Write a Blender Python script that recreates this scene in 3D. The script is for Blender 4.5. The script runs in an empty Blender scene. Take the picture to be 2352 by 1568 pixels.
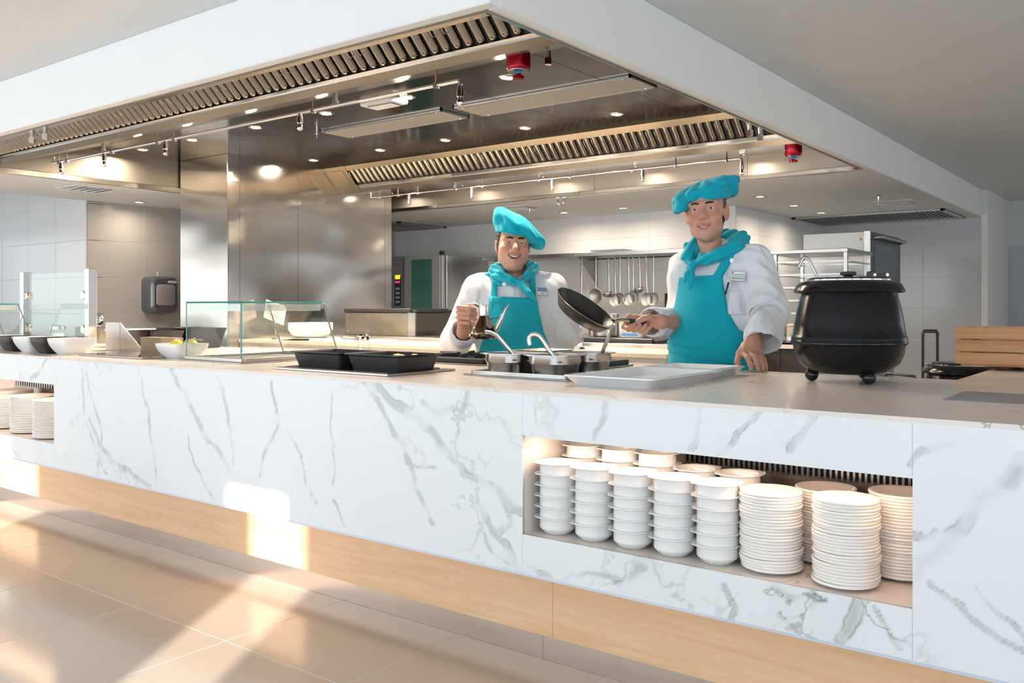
import bpy, bmesh, math, random
import numpy as np
from mathutils import Vector, Matrix, Euler

SC = bpy.context.scene
COL = SC.collection
PI = math.pi
random.seed(7)

# ------------------------------------------------------------------ camera, light, exposure
cam_d = bpy.data.cameras.new('camera')
cam_d.sensor_width = 36.0
cam_d.lens = 36.0 * 2043.6 / 2352.0
cam_d.shift_y = -78.0 / 2352.0
cam_d.clip_start = 0.05
cam_d.clip_end = 100
cam = bpy.data.objects.new('camera', cam_d)
cam.location = (0, 0, 1.18)
cam.rotation_euler = (math.radians(90), 0, math.radians(37.336))
COL.objects.link(cam)
SC.camera = cam

SC.view_settings.view_transform = 'Standard'
SC.view_settings.look = 'None'
SC.view_settings.gamma = 1.0
SC.view_settings.use_curve_mapping = False
SC.view_settings.exposure = 0.2

SC.cycles.max_bounces = 8
SC.cycles.diffuse_bounces = 4
SC.cycles.glossy_bounces = 4
SC.cycles.transparent_max_bounces = 16

world = bpy.data.worlds.new('world')
world.use_nodes = True
world.node_tree.nodes['Background'].inputs[0].default_value = (0.80, 0.90, 1.0, 1)
world.node_tree.nodes['Background'].inputs[1].default_value = 1.0
SC.world = world

SUN_AZ = math.radians(32.4)      # towards +X from -Y
SUN_EL = math.radians(15.8)
sun_d = bpy.data.lights.new('sun', 'SUN')
sun_d.energy = 9.0
sun_d.angle = math.radians(0.6)
sun_d.color = (1.0, 0.95, 0.87)
sun = bpy.data.objects.new('sun', sun_d)
COL.objects.link(sun)
_to_sun = Vector((math.sin(SUN_AZ) * math.cos(SUN_EL), -math.cos(SUN_AZ) * math.cos(SUN_EL), math.sin(SUN_EL)))
sun.rotation_euler = _to_sun.to_track_quat('Z', 'Y').to_euler()

def area(name, loc, rot, sx, sy, power, color):
    d = bpy.data.lights.new(name, 'AREA')
    d.shape = 'RECTANGLE'
    d.size = sx
    d.size_y = sy
    d.energy = power
    d.color = color
    o = bpy.data.objects.new(name, d)
    o.location = loc
    o.rotation_euler = rot
    COL.objects.link(o)
    return o

# daylight coming in through the window wall of the dining room
SKY = (0.72, 0.87, 1.0)
FAC_Y = -3.2
for i, (xa, xb) in enumerate(((-11.0, -7.2), (-6.4, -2.6), (-1.9, 1.9), (2.5, 5.8))):
    area('window_daylight', ((xa + xb) / 2, FAC_Y + 0.12, 1.25), (math.radians(90), 0, 0), xb - xa, 2.1,
         (88, 62, 54, 36)[i], SKY if i else (0.95, 0.97, 1.0))
for ya, yb, pw in ((-2.4, 1.6, 55), (2.6, 6.8, 42), (7.6, 11.2, 8)):  # lamps added along the windowless right wall to brighten that side
    area('window_daylight', (6.86, (ya + yb) / 2, 1.25), (0, math.radians(90), 0), 2.1, yb - ya, pw, (0.93, 0.96, 1.0))

area('window_daylight', (3.6, 11.7, 1.25), (math.radians(-90), 0, 0), 5.0, 2.1, 26, (0.93, 0.96, 1.0))  # lamp added by the far wall for the column to reflect
area('window_daylight', (-13.9, -0.3, 1.25), (0, math.radians(-90), 0), 2.1, 5.0, 38, (0.95, 0.97, 1.0))  # lamp added by the left wall to brighten column and tiles

# ------------------------------------------------------------------ helpers
def link(o):
    COL.objects.link(o)
    return o

def mesh_from(name, verts, faces, smooth=False):
    me = bpy.data.meshes.new(name)
    me.from_pydata([tuple(map(float, v)) for v in verts], [], faces)
    me.update()
    if smooth:
        me.polygons.foreach_set('use_smooth', [True] * len(me.polygons))
    return me

def mesh_np(name, V, F, smooth=True):
    me = bpy.data.meshes.new(name)
    V = np.asarray(V, dtype=np.float32)
    F = np.asarray(F, dtype=np.int32)
    n, k = F.shape
    me.vertices.add(len(V))
    me.vertices.foreach_set('co', V.ravel())
    me.loops.add(n * k)
    me.loops.foreach_set('vertex_index', F.ravel())
    me.polygons.add(n)
    me.polygons.foreach_set('loop_start', np.arange(0, n * k, k, dtype=np.int32))
    me.polygons.foreach_set('loop_total', np.full(n, k, dtype=np.int32))
    me.update(calc_edges=True)
    me.validate()
    if smooth:
        me.polygons.foreach_set('use_smooth', [True] * len(me.polygons))
    return me

def bm_mesh(name, bm, smooth=False):
    me = bpy.data.meshes.new(name)
    bm.normal_update()
    bm.to_mesh(me)
    bm.free()
    if smooth:
        me.polygons.foreach_set('use_smooth', [True] * len(me.polygons))
    return me

def obj(name, me, mat=None, parent=None, loc=None, rot=None):
    o = bpy.data.objects.new(name, me)
    if mat is not None and me is not None and len(me.materials) == 0:
        me.materials.append(mat)
    if parent is not None:
        o.parent = parent
    if loc is not None:
        o.location = loc
    if rot is not None:
        o.rotation_euler = rot
    return link(o)

def tag(o, label, cat, group=None):
    o['label'] = label
    o['category'] = cat
    if group:
        o['group'] = group
    return o

def thing(name, label, cat, loc=(0, 0, 0), rotz=0.0, group=None, rot=None):
    o = bpy.data.objects.new(name, None)
    o.empty_display_size = 0.1
    o.location = loc
    o.rotation_euler = rot if rot is not None else (0, 0, rotz)
    link(o)
    return tag(o, label, cat, group)

def struct(o):
    o['kind'] = 'structure'
    return o

def struct_empty(name, loc=(0, 0, 0)):
    o = bpy.data.objects.new(name, None)
    o.location = loc
    link(o)
    return struct(o)

def dup(root, loc=None, rotz=None, label=None, group=None):
    r = root.copy()
    link(r)
    if loc is not None:
        r.location = loc
    if rotz is not None:
        r.rotation_euler = (0, 0, rotz)
    if label:
        r['label'] = label
    if group:
        r['group'] = group
    for ch in list(root.children):
        c = ch.copy()
        link(c)
        c.parent = r
        for g in list(ch.children):
            d = g.copy()
            link(d)
            d.parent = c
    return r

def bm_box(bm, x0, x1, y0, y1, z0, z1, bevel=0.0, seg=1, rot=None, pivot=None):
    vs = [bm.verts.new((x, y, z)) for x in (x0, x1) for y in (y0, y1) for z in (z0, z1)]
    fs = [bm.faces.new([vs[i] for i in q]) for q in
          ((0, 1, 3, 2), (4, 6, 7, 5), (0, 4, 5, 1), (2, 3, 7, 6), (0, 2, 6, 4), (1, 5, 7, 3))]
    if rot is not None:
        bmesh.ops.rotate(bm, verts=vs, cent=pivot or (0, 0, 0), matrix=rot)
    if bevel > 0:
        es = list({e for f in fs for e in f.edges})
        bmesh.ops.bevel(bm, geom=es, offset=bevel, segments=seg, affect='EDGES', clamp_overlap=True)

def box(name, x0, x1, y0, y1, z0, z1, mat, parent=None, bevel=0.0, seg=1, world=True, loc=None):
    """box given in world coordinates (shifted into the parent's frame when it has one)"""
    if parent is not None and world:
        l = parent.location if parent.parent is None else parent.parent.location + parent.location
        x0 -= l.x; x1 -= l.x; y0 -= l.y; y1 -= l.y; z0 -= l.z; z1 -= l.z
    c = Vector(((x0 + x1) / 2, (y0 + y1) / 2, (z0 + z1) / 2))
    bm = bmesh.new()
    bm_box(bm, x0 - c.x, x1 - c.x, y0 - c.y, y1 - c.y, z0 - c.z, z1 - c.z, bevel, seg)
    return obj(name, bm_mesh(name, bm), mat, parent, loc=c)

def wbox(name, x0, x1, y0, y1, z0, z1, mat, parent, bevel=0.0, seg=1):
    """box in the parent's own coordinates"""
    bm = bmesh.new()
    bm_box(bm, x0, x1, y0, y1, z0, z1, bevel, seg)
    return obj(name, bm_mesh(name, bm), mat, parent)

def lathe_data(profile, n=32, close=False):
    V = []
    F = []
    m = len(profile)
    for i in range(n):
        a = 2 * PI * i / n
        for r, z in profile:
            V.append((r * math.cos(a), r * math.sin(a), z))
    for i in range(n):
        j = (i + 1) % n
        for k in range(m - 1):
            F.append((i * m + k, j * m + k, j * m + k + 1, i * m + k + 1))
    return V, F

def lathe(name, profile, mat, parent=None, n=32, loc=None, rot=None, smooth=True):
    V, F = lathe_data(profile, n)
    bm = bmesh.new()
    bv = [bm.verts.new(v) for v in V]
    for f in F:
        try:
            bm.faces.new([bv[i] for i in f])
        except ValueError:
            pass
    bmesh.ops.remove_doubles(bm, verts=bm.verts, dist=1e-6)
    bmesh.ops.dissolve_degenerate(bm, dist=1e-7, edges=bm.edges)
    bmesh.ops.recalc_face_normals(bm, faces=bm.faces)
    me = bm_mesh(name, bm)
    if smooth:
        smooth_by_angle(me, 40)
    return obj(name, me, mat, parent, loc, rot)

def smooth_by_angle(me, deg):
    me.polygons.foreach_set('use_smooth', [True] * len(me.polygons))
    try:
        me.set_sharp_from_angle(angle=math.radians(deg))
    except Exception:
        pass

def tube_data(pts, radii, n=10, cap=True, flat=1.0, up=Vector((0, 0, 1))):
    pts = [Vector(p) for p in pts]
    if not hasattr(radii, '__len__'):
        radii = [radii] * len(pts)
    V = []
    F = []
    prev = None
    for i, p in enumerate(pts):
        t = (pts[min(i + 1, len(pts) - 1)] - pts[max(i - 1, 0)]).normalized()
        if prev is None:
            a = up if abs(t.dot(up)) < 0.95 else Vector((1, 0, 0))
            u = t.cross(a).normalized()
        else:
            u = (prev - t * prev.dot(t)).normalized()
        prev = u
        w = t.cross(u)
        for k in range(n):
            an = 2 * PI * k / n
            V.append(p + u * (math.cos(an) * radii[i]) + w * (math.sin(an) * radii[i] * flat))
    for i in range(len(pts) - 1):
        for k in range(n):
            k2 = (k + 1) % n
            F.append((i * n + k, i * n + k2, (i + 1) * n + k2, (i + 1) * n + k))
    if cap:
        F.append(tuple(range(n - 1, -1, -1)))
        F.append(tuple(range((len(pts) - 1) * n, len(pts) * n)))
    return V, F

def tube(name, pts, radii, mat, parent=None, n=10, flat=1.0, up=Vector((0, 0, 1)), loc=None, rot=None):
    V, F = tube_data(pts, radii, n, True, flat, up)
    me = mesh_from(name, V, F)
    smooth_by_angle(me, 50)
    return obj(name, me, mat, parent, loc, rot)

def join_data(*parts):
    V = []
    F = []
    for v, f in parts:
        o = len(V)
        V += list(v)
        F += [tuple(i + o for i in q) for q in f]
    return V, F

def poly_prism(name, poly, axis, a, b, mat, parent=None):
    """extrude a 2-D polygon along an axis ('x': poly in (y,z); 'y': poly in (x,z); 'z': poly in (x,y))"""
    def p3(u, v, t):
        return {'x': (t, u, v), 'y': (u, t, v), 'z': (u, v, t)}[axis]
    n = len(poly)
    V = [p3(u, v, a) for u, v in poly] + [p3(u, v, b) for u, v in poly]
    F = [(i, (i + 1) % n, n + (i + 1) % n, n + i) for i in range(n)] + [tuple(range(n - 1, -1, -1)), tuple(range(n, 2 * n))]
    bm = bmesh.new()
    bv = [bm.verts.new(v) for v in V]
    for f in F:
        bm.faces.new([bv[i] for i in f])
    bmesh.ops.recalc_face_normals(bm, faces=bm.faces)
    return obj(name, bm_mesh(name, bm), mat, parent)

def text_obj(name, s, size, mat, parent, loc, rot, depth=0.0003):
    cu = bpy.data.curves.new(name, 'FONT')
    cu.body = s
    cu.size = size
    cu.extrude = depth
    cu.align_x = 'CENTER'
    cu.align_y = 'CENTER'
    cu.materials.append(mat)
    tmp = bpy.data.objects.new(name, cu)
    COL.objects.link(tmp)
    dg = bpy.context.evaluated_depsgraph_get()
    me = bpy.data.meshes.new_from_object(tmp.evaluated_get(dg))
    bpy.data.objects.remove(tmp)
    me.materials.clear()
    return obj(name, me, mat, parent, loc, rot)

# ------------------------------------------------------------------ materials
def new_mat(name):
    m = bpy.data.materials.new(name)
    m.use_nodes = True
    return m, m.node_tree, m.node_tree.nodes['Principled BSDF']

def N(nt, t, **kw):
    n = nt.nodes.new(t)
    for k, v in kw.items():
        setattr(n, k, v)
    return n

def mth(nt, op, a, b=None, clamp=False):
    n = nt.nodes.new('ShaderNodeMath')
    n.operation = op
    n.use_clamp = clamp
    for i, s in enumerate((a, b)):
        if s is None:
            continue
        if isinstance(s, (int, float)):
            n.inputs[i].default_value = s
        else:
            nt.links.new(s, n.inputs[i])
    return n.outputs[0]

def mixc(nt, fac, a, b):
    n = nt.nodes.new('ShaderNodeMix')
    n.data_type = 'RGBA'
    for s, k in ((fac, 0), (a, 6), (b, 7)):
        if isinstance(s, (int, float)):
            n.inputs[k].default_value = s
        elif isinstance(s, tuple):
            n.inputs[k].default_value = (*s, 1) if len(s) == 3 else s
        else:
            nt.links.new(s, n.inputs[k])
    return n.outputs[2]

def noise(nt, vec, scale, detail=3, rough=0.5, dist=0.0):
    n = N(nt, 'ShaderNodeTexNoise')
    n.inputs['Scale'].default_value = scale
    n.inputs['Detail'].default_value = detail
    n.inputs['Roughness'].default_value = rough
    n.inputs['Distortion'].default_value = dist
    if vec is not None:
        nt.links.new(vec, n.inputs['Vector'])
    return n

def mapped(nt, scale=(1, 1, 1), src='pos'):
    if src == 'pos':
        v = N(nt, 'ShaderNodeNewGeometry').outputs['Position']
    else:
        v = N(nt, 'ShaderNodeTexCoord').outputs['Object']
    mp = N(nt, 'ShaderNodeMapping')
    mp.inputs['Scale'].default_value = scale
    nt.links.new(v, mp.inputs['Vector'])
    return mp.outputs[0]

def bump(nt, h, strength, dist, bsdf):
    b = N(nt, 'ShaderNodeBump')
    b.inputs['Strength'].default_value = strength
    b.inputs['Distance'].default_value = dist
    nt.links.new(h, b.inputs['Height'])
    nt.links.new(b.outputs[0], bsdf.inputs['Normal'])

def plain(name, color, rough=0.5, metal=0.0, var=0.05, vscale=12.0, bmp=0.0, bscale=80.0, bdist=0.001, spec=0.5, coat=0.0, sheen=0.0):
    m, nt, b = new_mat(name)
    v = mapped(nt, (1, 1, 1), 'obj')
    n = noise(nt, v, vscale, 4)
    dark = tuple(c * (1 - var) for c in color)
    lite = tuple(min(1, c * (1 + var)) for c in color)
    nt.links.new(mixc(nt, n.outputs[0], dark, lite), b.inputs['Base Color'])
    b.inputs['Roughness'].default_value = rough
    b.inputs['Metallic'].default_value = metal
    b.inputs['Specular IOR Level'].default_value = spec
    b.inputs['Coat Weight'].default_value = coat
    b.inputs['Sheen Weight'].default_value = sheen
    if bmp > 0:
        n2 = noise(nt, v, bscale, 3)
        bump(nt, n2.outputs[0], bmp, bdist, b)
    return m

def emit(name, color, strength):
    m, nt, b = new_mat(name)
    b.inputs['Base Color'].default_value = (*color, 1)
    b.inputs['Emission Color'].default_value = (*color, 1)
    b.inputs['Emission Strength'].default_value = strength
    return m

def steel(name, color=(0.62, 0.60, 0.57), rough=0.3, brush=(1, 1, 1), bstr=0.15, wav=0.0, wscale=1.2, aniso=0.0):
    m, nt, b = new_mat(name)
    v = mapped(nt, brush, 'pos')
    n = noise(nt, v, 120.0, 4, 0.6)
    nt.links.new(mixc(nt, n.outputs[0], tuple(c * 0.86 for c in color), color), b.inputs['Base Color'])
    b.inputs['Metallic'].default_value = 1.0
    mr = N(nt, 'ShaderNodeMapRange')
    mr.inputs['To Min'].default_value = rough * 0.75
    mr.inputs['To Max'].default_value = rough * 1.25
    nt.links.new(n.outputs[0], mr.inputs['Value'])
    nt.links.new(mr.outputs[0], b.inputs['Roughness'])
    h = mth(nt, 'MULTIPLY', n.outputs[0], 0.0004 * bstr)
    if wav > 0:
        v2 = mapped(nt, (1, 1, 1.4), 'pos')
        n2 = noise(nt, v2, wscale, 1.0, 0.4)
        h = mth(nt, 'ADD', h, mth(nt, 'MULTIPLY', n2.outputs[0], wav))
    bump(nt, h, 1.0, 1.0, b)
    return m

def wood(name, c1, c2, axis='x', scale=1.0, rough=0.38, grain=26.0):
    m, nt, b = new_mat(name)
    st = {'x': (0.06, 1, 1), 'y': (1, 0.06, 1), 'z': (1, 1, 0.06)}[axis]
    v = mapped(nt, tuple(s * scale for s in st), 'pos')
    n1 = noise(nt, v, grain, 4, 0.6, 1.2)
    n2 = noise(nt, v, grain * 9, 3, 0.6)
    r1 = N(nt, 'ShaderNodeMapRange')
    r1.inputs['From Min'].default_value = 0.32
    r1.inputs['From Max'].default_value = 0.68
    nt.links.new(n1.outputs[0], r1.inputs['Value'])
    f = mth(nt, 'ADD', mth(nt, 'MULTIPLY', r1.outputs[0], 0.6), mth(nt, 'MULTIPLY', n2.outputs[0], 0.6))
    f = mth(nt, 'SUBTRACT', f, 0.1, True)
    nt.links.new(mixc(nt, f, c1, c2), b.inputs['Base Color'])
    b.inputs['Roughness'].default_value = rough
    bump(nt, n2.outputs[0], 0.08, 0.002, b)
    return m

VEINS=[
 (0.02,[(-2.3,0.925),(-2.059,0.816),(-1.876,0.664),(-1.767,0.631),(-1.63,0.547)]),
 (0.012,[(-2.333,0.93),(-2.235,0.841),(-2.182,0.777),(-2.099,0.658),(-2.065,0.559),(-2.009,0.457)]),
 (0.01,[(-4.324,0.877),(-4.294,0.64),(-4.211,0.52),(-4.089,0.397)]),
 (0.01,[(-4.294,0.874),(-4.223,0.751),(-4.17,0.67),(-4.141,0.568),(-4.17,0.378)]),
 (0.016,[(-4.252,0.643),(-4.17,0.534),(-4.011,0.457),(-3.877,0.421),(-3.713,0.371)]),
 (0.011,[(-3.81,0.894),(-3.756,0.789),(-3.72,0.664),(-3.688,0.53),(-3.653,0.388)]),
 (0.016,[(-3.539,0.906),(-3.423,0.78),(-3.359,0.71),(-3.264,0.626),(-3.158,0.573),(-3.114,0.507)]),
 (0.01,[(-3.203,0.906),(-3.143,0.78),(-3.099,0.641),(-3.099,0.553)]),
 (0.008,[(-3.423,0.65),(-3.375,0.524),(-3.234,0.376)]),
 (0.007,[(-2.767,0.713),(-2.677,0.614),(-2.652,0.518),(-2.578,0.462)]),
 (0.01,[(-2.86,0.884),(-2.82,0.751),(-2.914,0.521)]),
 (0.005,[(-2.486,0.864),(-2.505,0.735),(-2.482,0.578),(-2.493,0.537)]),
 (0.005,[(-2.482,0.475),(-2.435,0.394)]),
 (0.012,[(-2.039,0.868),(-1.98,0.836),(-1.876,0.843),(-1.848,0.901)]),
 (0.006,[(-2.109,0.649),(-1.99,0.655)]),
 (0.016,[(-1.803,0.55),(-1.75,0.482),(-1.689,0.457),(-1.655,0.382)]),
 (0.009,[(-1.785,0.456),(-1.75,0.407),(-1.664,0.394)]),
 (0.01,[(-1.698,0.592),(-1.664,0.515),(-1.715,0.48)]),
 (0.01,[(-0.858,0.927),(-0.928,0.865),(-0.988,0.792)]),
 (0.012,[(-0.734,0.93),(-0.758,0.863),(-0.785,0.818)]),
 (0.01,[(-1.32,0.932),(-1.342,0.862),(-1.364,0.804)]),
 (0.008,[(-1.037,0.932),(-1.063,0.802)]),
 (0.014,[(-1.208,0.473),(-1.256,0.416),(-1.291,0.391)]),
 (0.01,[(-1.614,0.389),(-1.485,0.367),(-1.424,0.404),(-1.263,0.402)]),
 (0.012,[(-0.976,0.456),(-0.939,0.395),(-0.951,0.347)]),
 (0.018,[(-0.617,0.493),(-0.642,0.436),(-0.673,0.371)]),
 (0.008,[(-0.835,0.483),(-0.779,0.461),(-0.704,0.46)]),
 (0.008,[(-0.704,0.465),(-0.846,0.37)]),
 (0.01,[(-0.592,0.467),(-0.544,0.385)]),
 (0.022,[(-0.279,0.844),(-0.362,0.735),(-0.424,0.648),(-0.478,0.6),(-0.508,0.549)]),
 (0.01,[(-0.508,0.815),(-0.469,0.844),(-0.415,0.864)]),
 (0.007,[(-0.506,0.66),(-0.451,0.659)]),
 (0.009,[(-0.46,0.553),(-0.388,0.509),(-0.375,0.492),(-0.295,0.434)]),
 (0.007,[(-0.362,0.562),(-0.285,0.455)]),
 (0.012,[(-4.681,0.92),(-4.757,0.854),(-4.864,0.781)]),
 (0.006,[(-5.014,0.925),(-4.988,0.797)]),
 (0.006,[(-5.117,0.459),(-4.963,0.369)]),
]


def marble(name, base, vein, front=False, rough=0.32, nscale=1.0):
    m, nt, b = new_mat(name)
    pos = N(nt, 'ShaderNodeNewGeometry').outputs['Position']
    nd = noise(nt, pos, 9.0, 5, 0.6)
    nd2 = noise(nt, pos, 2.2, 3, 0.5)
    def off(src, amt):
        s = N(nt, 'ShaderNodeVectorMath', operation='SUBTRACT')
        nt.links.new(src, s.inputs[0])
        s.inputs[1].default_value = (0.5, 0.5, 0.5)
        k = N(nt, 'ShaderNodeVectorMath', operation='SCALE')
        nt.links.new(s.outputs[0], k.inputs[0])
        k.inputs['Scale'].default_value = amt
        return k.outputs[0]
    a1 = N(nt, 'ShaderNodeVectorMath', operation='ADD')
    nt.links.new(pos, a1.inputs[0])
    nt.links.new(off(nd.outputs['Color'], 0.10), a1.inputs[1])
    a2 = N(nt, 'ShaderNodeVectorMath', operation='ADD')
    nt.links.new(a1.outputs[0], a2.inputs[0])
    nt.links.new(off(nd2.outputs['Color'], 0.12), a2.inputs[1])
    warped = a2.outputs[0]
    # soft random veins
    rn = noise(nt, a1.outputs[0], 1.7 * nscale, 5, 0.62)
    ridge = mth(nt, 'ABSOLUTE', mth(nt, 'SUBTRACT', rn.outputs[0], 0.5))
    ridge = mth(nt, 'SUBTRACT', 1.0, mth(nt, 'DIVIDE', ridge, 0.012), True)
    mask = noise(nt, pos, 1.3 * nscale, 2)
    mk = N(nt, 'ShaderNodeMapRange')
    mk.inputs['From Min'].default_value = 0.50
    mk.inputs['From Max'].default_value = 0.68
    nt.links.new(mask.outputs[0], mk.inputs['Value'])
    tot = mth(nt, 'MULTIPLY', mth(nt, 'MULTIPLY', ridge, mk.outputs[0]), 0.55 if front else 0.75)
    cl = noise(nt, warped, 1.1, 4, 0.6)
    cloud = N(nt, 'ShaderNodeMapRange')
    cloud.inputs['From Min'].default_value = 0.58
    cloud.inputs['From Max'].default_value = 0.85
    cloud.inputs['To Max'].default_value = 0.12
    nt.links.new(cl.outputs[0], cloud.inputs['Value'])
    tot = mth(nt, 'ADD', tot, cloud.outputs[0])
    if front:
        at = N(nt, 'ShaderNodeAttribute')
        at.attribute_name = 'vein'
        tot = mth(nt, 'ADD', tot, at.outputs['Fac'], True)
    nt.links.new(mixc(nt, mth(nt, 'ADD', tot, 0.0, True), base, vein), b.inputs['Base Color'])
    b.inputs['Roughness'].default_value = rough
    b.inputs['Specular IOR Level'].default_value = 0.45
    return m

def vnoise(x, y, seed=0):
    xi = np.floor(x).astype(np.int64)
    yi = np.floor(y).astype(np.int64)
    fx = x - xi
    fy = y - yi
    fx = fx * fx * (3 - 2 * fx)
    fy = fy * fy * (3 - 2 * fy)
    def h(a, b):
        n = (a * 374761393 + b * 668265263 + seed * 974634777) & 0x7fffffff
        n = ((n ^ (n >> 13)) * 1274126177) & 0x7fffffff
        return ((n ^ (n >> 16)) & 0xffff) / 65535.0
    return (h(xi, yi) * (1 - fx) + h(xi + 1, yi) * fx) * (1 - fy) + (h(xi, yi + 1) * (1 - fx) + h(xi + 1, yi + 1) * fx) * fy

def fbm(x, y, seed=0, octs=4):
    s = 0.0
    a = 0.5
    t = 0.0
    for k in range(octs):
        s = s + a * vnoise(x * 2 ** k, y * 2 ** k, seed + 17 * k)
        t += a
        a *= 0.55
    return s / t

def vein_field(X, Z):
    """strength of the grey veining on the counter front at world (X, Z)"""
    wx = X + (fbm(X * 7, Z * 7, 1) - 0.5) * 0.06 + (fbm(X * 20, Z * 20, 2, 2) - 0.5) * 0.018
    wz = Z + (fbm(X * 7, Z * 7, 3) - 0.5) * 0.06 + (fbm(X * 20, Z * 20, 4, 2) - 0.5) * 0.018
    best = np.full(X.shape, 9.0)
    for w, pts in VEINS:
        for (xa, za), (xb, zb) in zip(pts, pts[1:]):
            dx, dz = xb - xa, zb - za
            t = np.clip(((wx - xa) * dx + (wz - za) * dz) / (dx * dx + dz * dz), 0, 1)
            best = np.minimum(best, np.hypot(wx - xa - t * dx, wz - za - t * dz) / w)
    g = np.clip((fbm(X * 20, Z * 20, 5, 2) - 0.34) / 0.3, 0, 1)
    g2 = np.clip((fbm(X * 5, Z * 5, 8, 3) - 0.30) / 0.3, 0, 1)
    core = np.clip(1.15 - best, 0, 1) * (0.25 + 0.75 * g)
    edge = np.clip(1 - np.abs(best - 0.72) / 0.20, 0, 1) * g * g2
    fine = fbm(wx * 2.3, wz * 1.7, 9, 5)
    hair = np.clip(1 - np.abs(fine - 0.5) / 0.006, 0, 1) * np.clip((fbm(X * 1.6, Z * 1.6, 11, 2) - 0.52) / 0.12, 0, 1)
    return np.clip(core * 0.42 + edge * 0.62 + hair * 0.45 * g, 0, 1)

def glass_mat(name, tint=(0.92, 0.98, 0.96), rough=0.0, alpha=0.12):
    """thin pane: mostly see-through with a sharp reflection"""
    m, nt, b = new_mat(name)
    out = nt.nodes['Material Output']
    tr = N(nt, 'ShaderNodeBsdfTransparent')
    tr.inputs[0].default_value = (*tint, 1)
    gl = N(nt, 'ShaderNodeBsdfGlossy')
    gl.inputs['Roughness'].default_value = rough
    lw = N(nt, 'ShaderNodeLayerWeight')
    f = mth(nt, 'ADD', mth(nt, 'MULTIPLY', mth(nt, 'POWER', lw.outputs['Facing'], 4.0), 0.7), alpha * 0.3, True)
    mx = N(nt, 'ShaderNodeMixShader')
    nt.links.new(f, mx.inputs[0])
    nt.links.new(tr.outputs[0], mx.inputs[1])
    nt.links.new(gl.outputs[0], mx.inputs[2])
    nt.links.new(mx.outputs[0], out.inputs[0])
    return m

M = {}
M['marble'] = marble('marble_front', (0.80, 0.82, 0.83), (0.21, 0.24, 0.225), front=True)
M['marble_top'] = marble('marble_top', (0.80, 0.71, 0.64), (0.24, 0.20, 0.16), rough=0.24, nscale=1.9)
M['wall_paint'] = plain('wall_paint', (0.82, 0.82, 0.80), 0.7, var=0.015)
M['ceiling_paint'] = plain('ceiling_paint', (0.75, 0.785, 0.80), 0.75, var=0.015)
M['fascia'] = plain('fascia_paint', (0.86, 0.87, 0.87), 0.6, var=0.01)
M['tile_wall'] = plain('wall_tile', (0.745, 0.76, 0.775), 0.16, var=0.02, vscale=1.5)
M['tile_grey'] = plain('wall_tile_grey', (0.54, 0.515, 0.49), 0.18, var=0.02, vscale=1.5)
M['tile_cool'] = plain('wall_tile_cool', (0.54, 0.565, 0.60), 0.16, var=0.04, vscale=1.5)
M['grout'] = plain('grout', (0.70, 0.70, 0.69), 0.8)
M['floor_tile'] = plain('floor_tile', (0.64, 0.505, 0.40), 0.14, var=0.03, vscale=2.0, bmp=0.05, bscale=300, spec=0.5)
M['floor_grout'] = plain('floor_grout', (0.88, 0.85, 0.80), 0.5)
M['wood_panel'] = wood('oak_panel', (0.76, 0.46, 0.25), (0.92, 0.62, 0.37), 'x', 1.0, 0.3)
M['plinth'] = steel('plinth_steel', (0.74, 0.64, 0.56), 0.24, (0.02, 1, 0.6), 0.0)
M['steel'] = steel('steel', (0.52, 0.50, 0.475), 0.24, (1, 1, 14))
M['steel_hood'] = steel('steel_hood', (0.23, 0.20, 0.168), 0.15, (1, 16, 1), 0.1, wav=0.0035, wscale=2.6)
M['steel_col'] = steel('steel_column', (0.68, 0.645, 0.60), 0.13, (1, 1, 18), 0.1, wav=0.05, wscale=0.9)
M['steel_gold'] = steel('steel_warm', (0.38, 0.34, 0.285), 0.22, (14, 1, 1))
M['chrome'] = steel('chrome', (0.80, 0.79, 0.77), 0.10, (1, 1, 1), 0.0)
M['baffle'] = steel('baffle_steel', (0.50, 0.465, 0.415), 0.08, (1, 1, 1), 0.02)
M['dark'] = plain('dark_gap', (0.012, 0.012, 0.012), 0.6)
M['black'] = plain('black_plastic', (0.018, 0.018, 0.02), 0.35, var=0.2, bmp=0.1, bscale=400)
M['blackpan'] = plain('black_enamel', (0.022, 0.022, 0.024), 0.42, var=0.15, bmp=0.25, bscale=500, bdist=0.0004)
M['iron'] = plain('cast_iron', (0.025, 0.026, 0.028), 0.5, var=0.2, bmp=0.3, bscale=260)
M['white_cer'] = plain('white_ceramic', (0.86, 0.85, 0.83), 0.12, var=0.01, coat=0.3)
M['white_plas'] = plain('white_plastic', (0.84, 0.84, 0.84), 0.22, var=0.01)
M['plate_cream'] = plain('plate_cream', (0.86, 0.81, 0.76), 0.14, var=0.01, coat=0.2)
M['frame_white'] = plain('frame_white', (0.80, 0.80, 0.80), 0.4, var=0.01)
M['lamp_glow'] = emit('lamp_glow', (1.0, 0.78, 0.52), 30.0)
M['glass'] = glass_mat('clear_glass', (0.975, 0.992, 0.988))
M['glass_tint'] = glass_mat('greenish_glass', (0.93, 0.975, 0.96))
M['glass_edge'] = plain('glass_edge', (0.02, 0.30, 0.28), 0.1, var=0.05)
M['red'] = plain('red_enamel', (0.42, 0.005, 0.02), 0.18, metal=0.6, var=0.05)
M['blue_tag'] = plain('blue_tag', (0.02, 0.22, 0.50), 0.4)
# ------------------------------------------------------------------ the room
ZS, ZC, ZH = 2.143, 2.426, 2.394          # kitchen ceiling, dining ceiling, inside of the hood
YF, ZT = 2.19, 0.927                      # counter front, worktop height
TS = 0.612

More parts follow.
